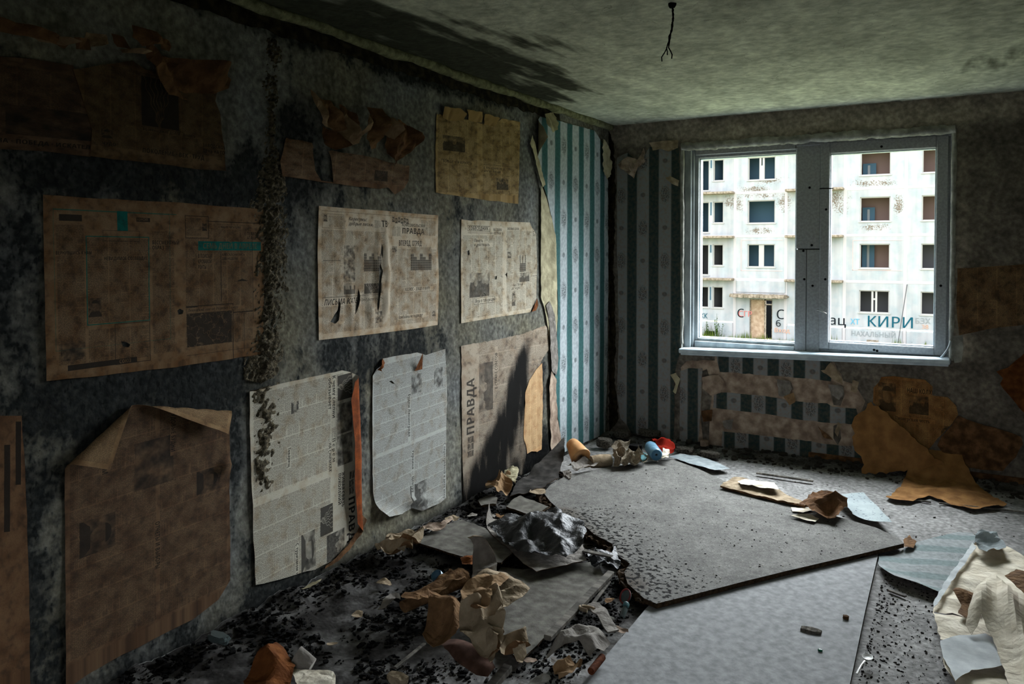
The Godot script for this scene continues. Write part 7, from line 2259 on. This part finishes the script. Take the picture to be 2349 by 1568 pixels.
	s.lathe(Transform3D(bs, Vector3(a.x, 0.05, a.y)), [Vector2(0.0, 0.020), Vector2(0.012, 0.020), Vector2(0.013, 0.023), Vector2(0.013, 0.034), Vector2(0.011, 0.037), Vector2(0.0, 0.037)], 14)
	put("cap", s.mesh(), mats.teal_plastic, t)
	t = thing("tin_lid", "upturned tin lid with a red rim under the ragged board edge", "lid")
	a = Vector2(1.296, 2.853)
	s = Solid.new()
	var tb := Transform3D(Basis(Vector3(0.8, 0, 0.5).normalized(), 1.0), Vector3(a.x, 0.060, a.y))
	s.lathe(tb, [Vector2(0.0, 0.0), Vector2(0.026, 0.0), Vector2(0.028, 0.003), Vector2(0.028, 0.010)], 20)
	put("disc", s.mesh(), mats.clouded_glass, t)
	s = Solid.new()
	s.lathe(tb, [Vector2(0.026, 0.008), Vector2(0.030, 0.008), Vector2(0.031, 0.012), Vector2(0.027, 0.013), Vector2(0.026, 0.008)], 20)
	put("rim", s.mesh(), mats.red_enamel, t)
	t = thing("carton", "flattened grey carton with a torn loop in the gap beside the pale board", "carton")
	put("sleeve", sheet("F", pv([1.177, 2.986, 1.190, 2.951, 1.212, 2.947, 1.276, 3.016, 1.369, 3.117, 1.340, 3.158, 1.249, 3.066]), {"cell": 0.012, "lift": 0.055, "bumps": [[Vector2(1.268, 3.050), 0.03, 0.09, 0.018]], "thick": 0.006}), [mats.grey_paper, mats.grey_paper], t)
	var lp: Vector2 = Vector2(1.197, 3.010)
	s = Solid.new()
	path = []
	for i in 9:
		var e := TAU * 0.7 * i / 8.0 + 1.2
		path.append(Vector3(lp.x + 0.032 * cos(e), 0.058 + 0.006 * sin(e), lp.y + 0.02 + 0.026 * sin(e)))
	s.tube(path, 0.005, 6, 1.8)
	put("torn_loop", s.mesh(), mats.beige_paper, t)
	t = thing("iron_pipe", "short rusty iron pipe beside the dead-leaf scrap", "pipe")
	a = Vector2(1.391, 3.424)
	b = Vector2(1.391, 3.325)
	s = Solid.new()
	s.tube([Vector3(a.x, 0.045, a.y), Vector3(b.x, 0.05, b.y)], 0.013, 12)
	put("tube", s.mesh(), mats.rusty_iron, t)
	t = thing("cup", "crushed grey plastic cup in the ashes near the lower edge", "cup")
	a = Vector2(0.529, 3.916)
	s = Solid.new()
	s.lathe(Transform3D(Basis(Vector3(0.3, 0, 1).normalized(), 1.1), Vector3(a.x, 0.075, a.y)), [Vector2(0.0, -0.03), Vector2(0.026, -0.03), Vector2(0.030, 0.0), Vector2(0.038, 0.035), Vector2(0.035, 0.034), Vector2(0.027, 0.0), Vector2(0.023, -0.026), Vector2(0.0, -0.026)], 18, 0.12)
	put("body", s.mesh(), mats.grey_paper, t)
	t = thing("broken_bottle", "broken bluish bottle base among the ashes behind the brown roll", "bottle")
	a = Vector2(0.510, 3.091)
	s = Solid.new()
	s.lathe(Transform3D(Basis(Vector3(1, 0, 0.2).normalized(), 0.7), Vector3(a.x, 0.060, a.y)), [Vector2(0.0, -0.012), Vector2(0.020, -0.014), Vector2(0.027, -0.008), Vector2(0.028, 0.010), Vector2(0.026, 0.024), Vector2(0.023, 0.022), Vector2(0.024, 0.0), Vector2(0.0, -0.006)], 16)
	put("body", s.mesh(), mats.blue_plastic, t)
	stone("glass_shard", "pale curved shard of glass in the ashes by the newspaper with folded corners", "shard", Vector2(0.151, 3.965), 0.085, Vector3(0.09, 0.03, 0.04), mats.clouded_glass, 14.0)
	stone("shell_piece", "pinkish rounded piece of plaster in the ashes at the lower edge", "plaster", Vector2(0.845, 3.801), 0.05, Vector3(0.07, 0.03, 0.04), mats.beige_paper, 15.0)
	# small torn scraps strewn through the ashes
	var spots := [Vector2(0.173, 2.298), Vector2(0.128, 2.435), Vector2(0.317, 2.231), Vector2(0.344, 2.656), Vector2(0.418, 2.982), Vector2(0.493, 3.251), Vector2(0.301, 3.212), Vector2(0.434, 2.243), Vector2(1.159, 3.438), Vector2(1.245, 3.521), Vector2(0.276, 2.255), Vector2(0.396, 3.491), Vector2(1.214, 2.834), Vector2(1.202, 3.190), Vector2(1.221, 3.583), Vector2(1.259, 3.380), Vector2(0.453, 3.701), Vector2(0.782, 3.433), Vector2(1.348, 3.066), Vector2(1.261, 2.990)]
	var paper_kinds := [mats.grey_paper, mats.beige_paper, mats.brown_paper, mats.stained_lining, mats.dusty_board]
	var scrap_labels := ["grey torn scrap at the foot of the scorched newspaper", "beige torn scrap beside the thin pinkish strip by the wall", "brown torn scrap between the two small grey slabs", "pale pinkish scrap lying on the sooty piece of flooring", "dusty scrap below the dark straight edge of the sooty flooring", "grey torn scrap on the ashes behind the brown roll", "beige torn scrap on the ashes below the pale grey newspaper", "brown torn scrap behind the dark plastic bag", "pinkish scrap beside the small crumpled paper bag shape", "dusty scrap next to the curled scrap like a dead leaf", "grey torn scrap behind the tip of the plastic bag", "beige torn scrap on open ashes beyond the charred white crumple", "brown torn scrap under the ragged board edge by the tin lid", "pinkish scrap in the gap between the long batten and the carton", "dusty scrap beside the pale end of the timber batten", "grey torn scrap under the grey wrinkled sheet in the gap", "beige torn scrap in the darkest ashes near the lower edge", "brown torn scrap between the brown roll and the biggest crumple", "pinkish scrap between the carton and the pale board", "dusty scrap between the carton and the tin lid"]
	for i in spots.size():
		var r := rng.randf_range(0.022, 0.05)
		var q: Vector2 = spots[i]
		var sc := thing("torn_scrap", scrap_labels[i], "paper", Vector3(q.x, floor_height(q.x, q.y) + 0.012, q.y), "small torn scraps among the ashes")
		put("sheet", sheet("F", blob(9, r, r * rng.randf_range(0.45, 0.8), Vector2.ZERO, i * 1.7, rng.randf() * PI), {"cell": 0.008, "rag": [0.004, 0.012], "lift": 0.004, "crumple": [rng.randf_range(0.008, 0.018), 22.0, 0.0], "seed": 70.0 + i, "flat": true, "thick": 0.0008}), [paper_kinds[i % 5], mats.beige_paper], sc)
	# ceiling wire
	t = thing("ceiling_wire", "frayed black lamp wires hanging from the ceiling", "wire", Vector3((Vector2(1.454, 2.831)).x, ROOM_H, (Vector2(1.454, 2.831)).y - 0.05))
	for k in 3:
		s = Solid.new()
		path = []
		for i in 15:
			var e := i / 14.0
			var fork := smoothstep(0.68, 1.0, e)
			path.append(Vector3(0.010 * sin(e * 5.0) - 0.012 * e + 0.003 * cos(e * 30.0 + k * 2.1) + (k - 1) * 0.026 * fork, -(0.225 - 0.02 * (k % 2)) * e, 0.003 * sin(e * 30.0 + k * 2.1) + (k - 1) * 0.010 * fork + 0.006 * sin(e * 4.0)))
		s.tube(path, 0.0026, 6)
		put("wire", s.mesh(), mats.black_iron, t)
	s = Solid.new()
	s.lathe(Transform3D(Basis(), Vector3(0, -0.012, 0)), [Vector2(0.0, -0.006), Vector2(0.010, -0.006), Vector2(0.016, 0.004), Vector2(0.018, 0.016)], 12, 0.1)
	put("hole_plug", s.mesh(), mats.charcoal, t)


# ==================================================================== ash, chips and grit


func chips(called: String, label: String, count: int, sd: int, m: Material, size: Vector2, where: Callable) -> void:
	rng.seed = sd
	var mm := MultiMesh.new()
	mm.transform_format = MultiMesh.TRANSFORM_3D
	mm.mesh = lump(Vector3(1, 0.45, 0.8), sd)
	var list := []
	while list.size() < count:
		var q: Vector3 = where.call()
		var sz := size.x + (size.y - size.x) * pow(rng.randf(), 4.0)
		list.append(Transform3D(Basis(Vector3.UP, rng.randf() * TAU) * Basis(Vector3.RIGHT, rng.randf_range(-0.5, 0.5)) * Basis().scaled(Vector3(1, 1, rng.randf_range(0.35, 1.0)) * sz), q + Vector3(0, sz * 0.15, 0)))
	mm.instance_count = count
	for i in count:
		mm.set_instance_transform(i, list[i])
	var o := MultiMeshInstance3D.new()
	o.multimesh = mm
	o.material_override = m
	o.name = numbered(called)
	add_child(o)
	tag(o, label, "debris", "", "stuff")


func ash_spot() -> Vector3:
	for k in 40:
		var x := rng.randf_range(0.02, 1.4)
		var z := rng.randf_range(1.2, 4.3)
		var d := smoothstep(1.45, 0.5, x) * smoothstep(1.1, 1.6, z) * smoothstep(-0.02, 0.30, nz(x, z, 2.2, 71.0) + 0.5 * nz(x, z, 7.0, 72.0))
		d += 0.8 * smoothstep(0.28, 0.02, x) * smoothstep(1.2, 1.7, z)
		if rng.randf() < d:
			return Vector3(x, floor_height(x, z), z)
	return Vector3(0.3, floor_height(0.3, 2.5), 2.5)


func build_debris() -> void:
	chips("ash", "black charcoal crumbs spread over the burnt floor along the newspaper wall", 15000, 91, mats.charcoal, Vector2(0.003, 0.026), ash_spot)
	chips("ash_grit", "pale grit sprinkled through the ashes", 7000, 92, mats.rubble, Vector2(0.002, 0.014), ash_spot)
	chips("rubble_bits", "crumbs of rubble along the foot of the window wall", 900, 93, mats.rubble, Vector2(0.008, 0.05), func() -> Vector3:
		var x := rng.randf_range(0.05, 3.0)
		var z := 0.03 + 0.30 * pow(rng.randf(), 1.6)
		return Vector3(x, floor_height(x, z), z))
	chips("floor_grit", "dark grit in the strip of floor beside the pale board", 2600, 94, mats.chip_dark, Vector2(0.0015, 0.011), func() -> Vector3:
		var e := pow(rng.randf(), 1.8)
		var z := rng.randf_range(1.7, 3.0)
		return Vector3(2.19 + e * 0.55, floor_height(2.3, z), z))
	chips("floor_grit", "scattered small crumbs on the dusty floor under the window", 700, 95, mats.rubble, Vector2(0.003, 0.014), func() -> Vector3:
		var x := rng.randf_range(0.6, 3.0)
		var z := rng.randf_range(0.3, 1.9)
		return Vector3(x, floor_height(x, z), z))
	chips("board_crumbs", "small crumbs lying on the dusty hardboard sheet", 520, 96, mats.chip_dark, Vector2(0.002, 0.010), func() -> Vector3:
		var q := hardboard_spot()
		return Vector3(q.x, 0.047, q.y))
	chips("board_crumbs", "tiny white flakes lying on the dusty hardboard sheet", 900, 97, mats.chip_white, Vector2(0.002, 0.008), func() -> Vector3:
		var q := hardboard_spot()
		return Vector3(q.x, 0.047, q.y))
	chips("gap_ash", "charred crumbs in the gap between the boards in the foreground", 1700, 98, mats.charcoal, Vector2(0.003, 0.020), func() -> Vector3:
		var a: Vector2 = Vector2(1.186, 2.566)
		var b: Vector2 = Vector2(1.200, 3.532)
		var q := a.lerp(b, rng.randf()) + Vector2(rng.randf_range(-0.08, 0.13), rng.randf_range(-0.05, 0.05))
		return Vector3(q.x, floor_height(q.x, q.y), q.y))


func hardboard_spot() -> Vector2:
	var poly := pv([0.378, 1.542, 0.801, 0.803, 1.518, 1.222, 2.186, 1.579, 1.416, 2.754, 1.226, 2.614, 0.979, 2.277, 0.591, 1.977])
	for k in 60:
		var q := Vector2(rng.randf_range(0.3, 2.2), rng.randf_range(0.8, 2.7))
		if Geometry2D.is_point_in_polygon(q, poly):
			return q
	return Vector2(1.2, 1.6)
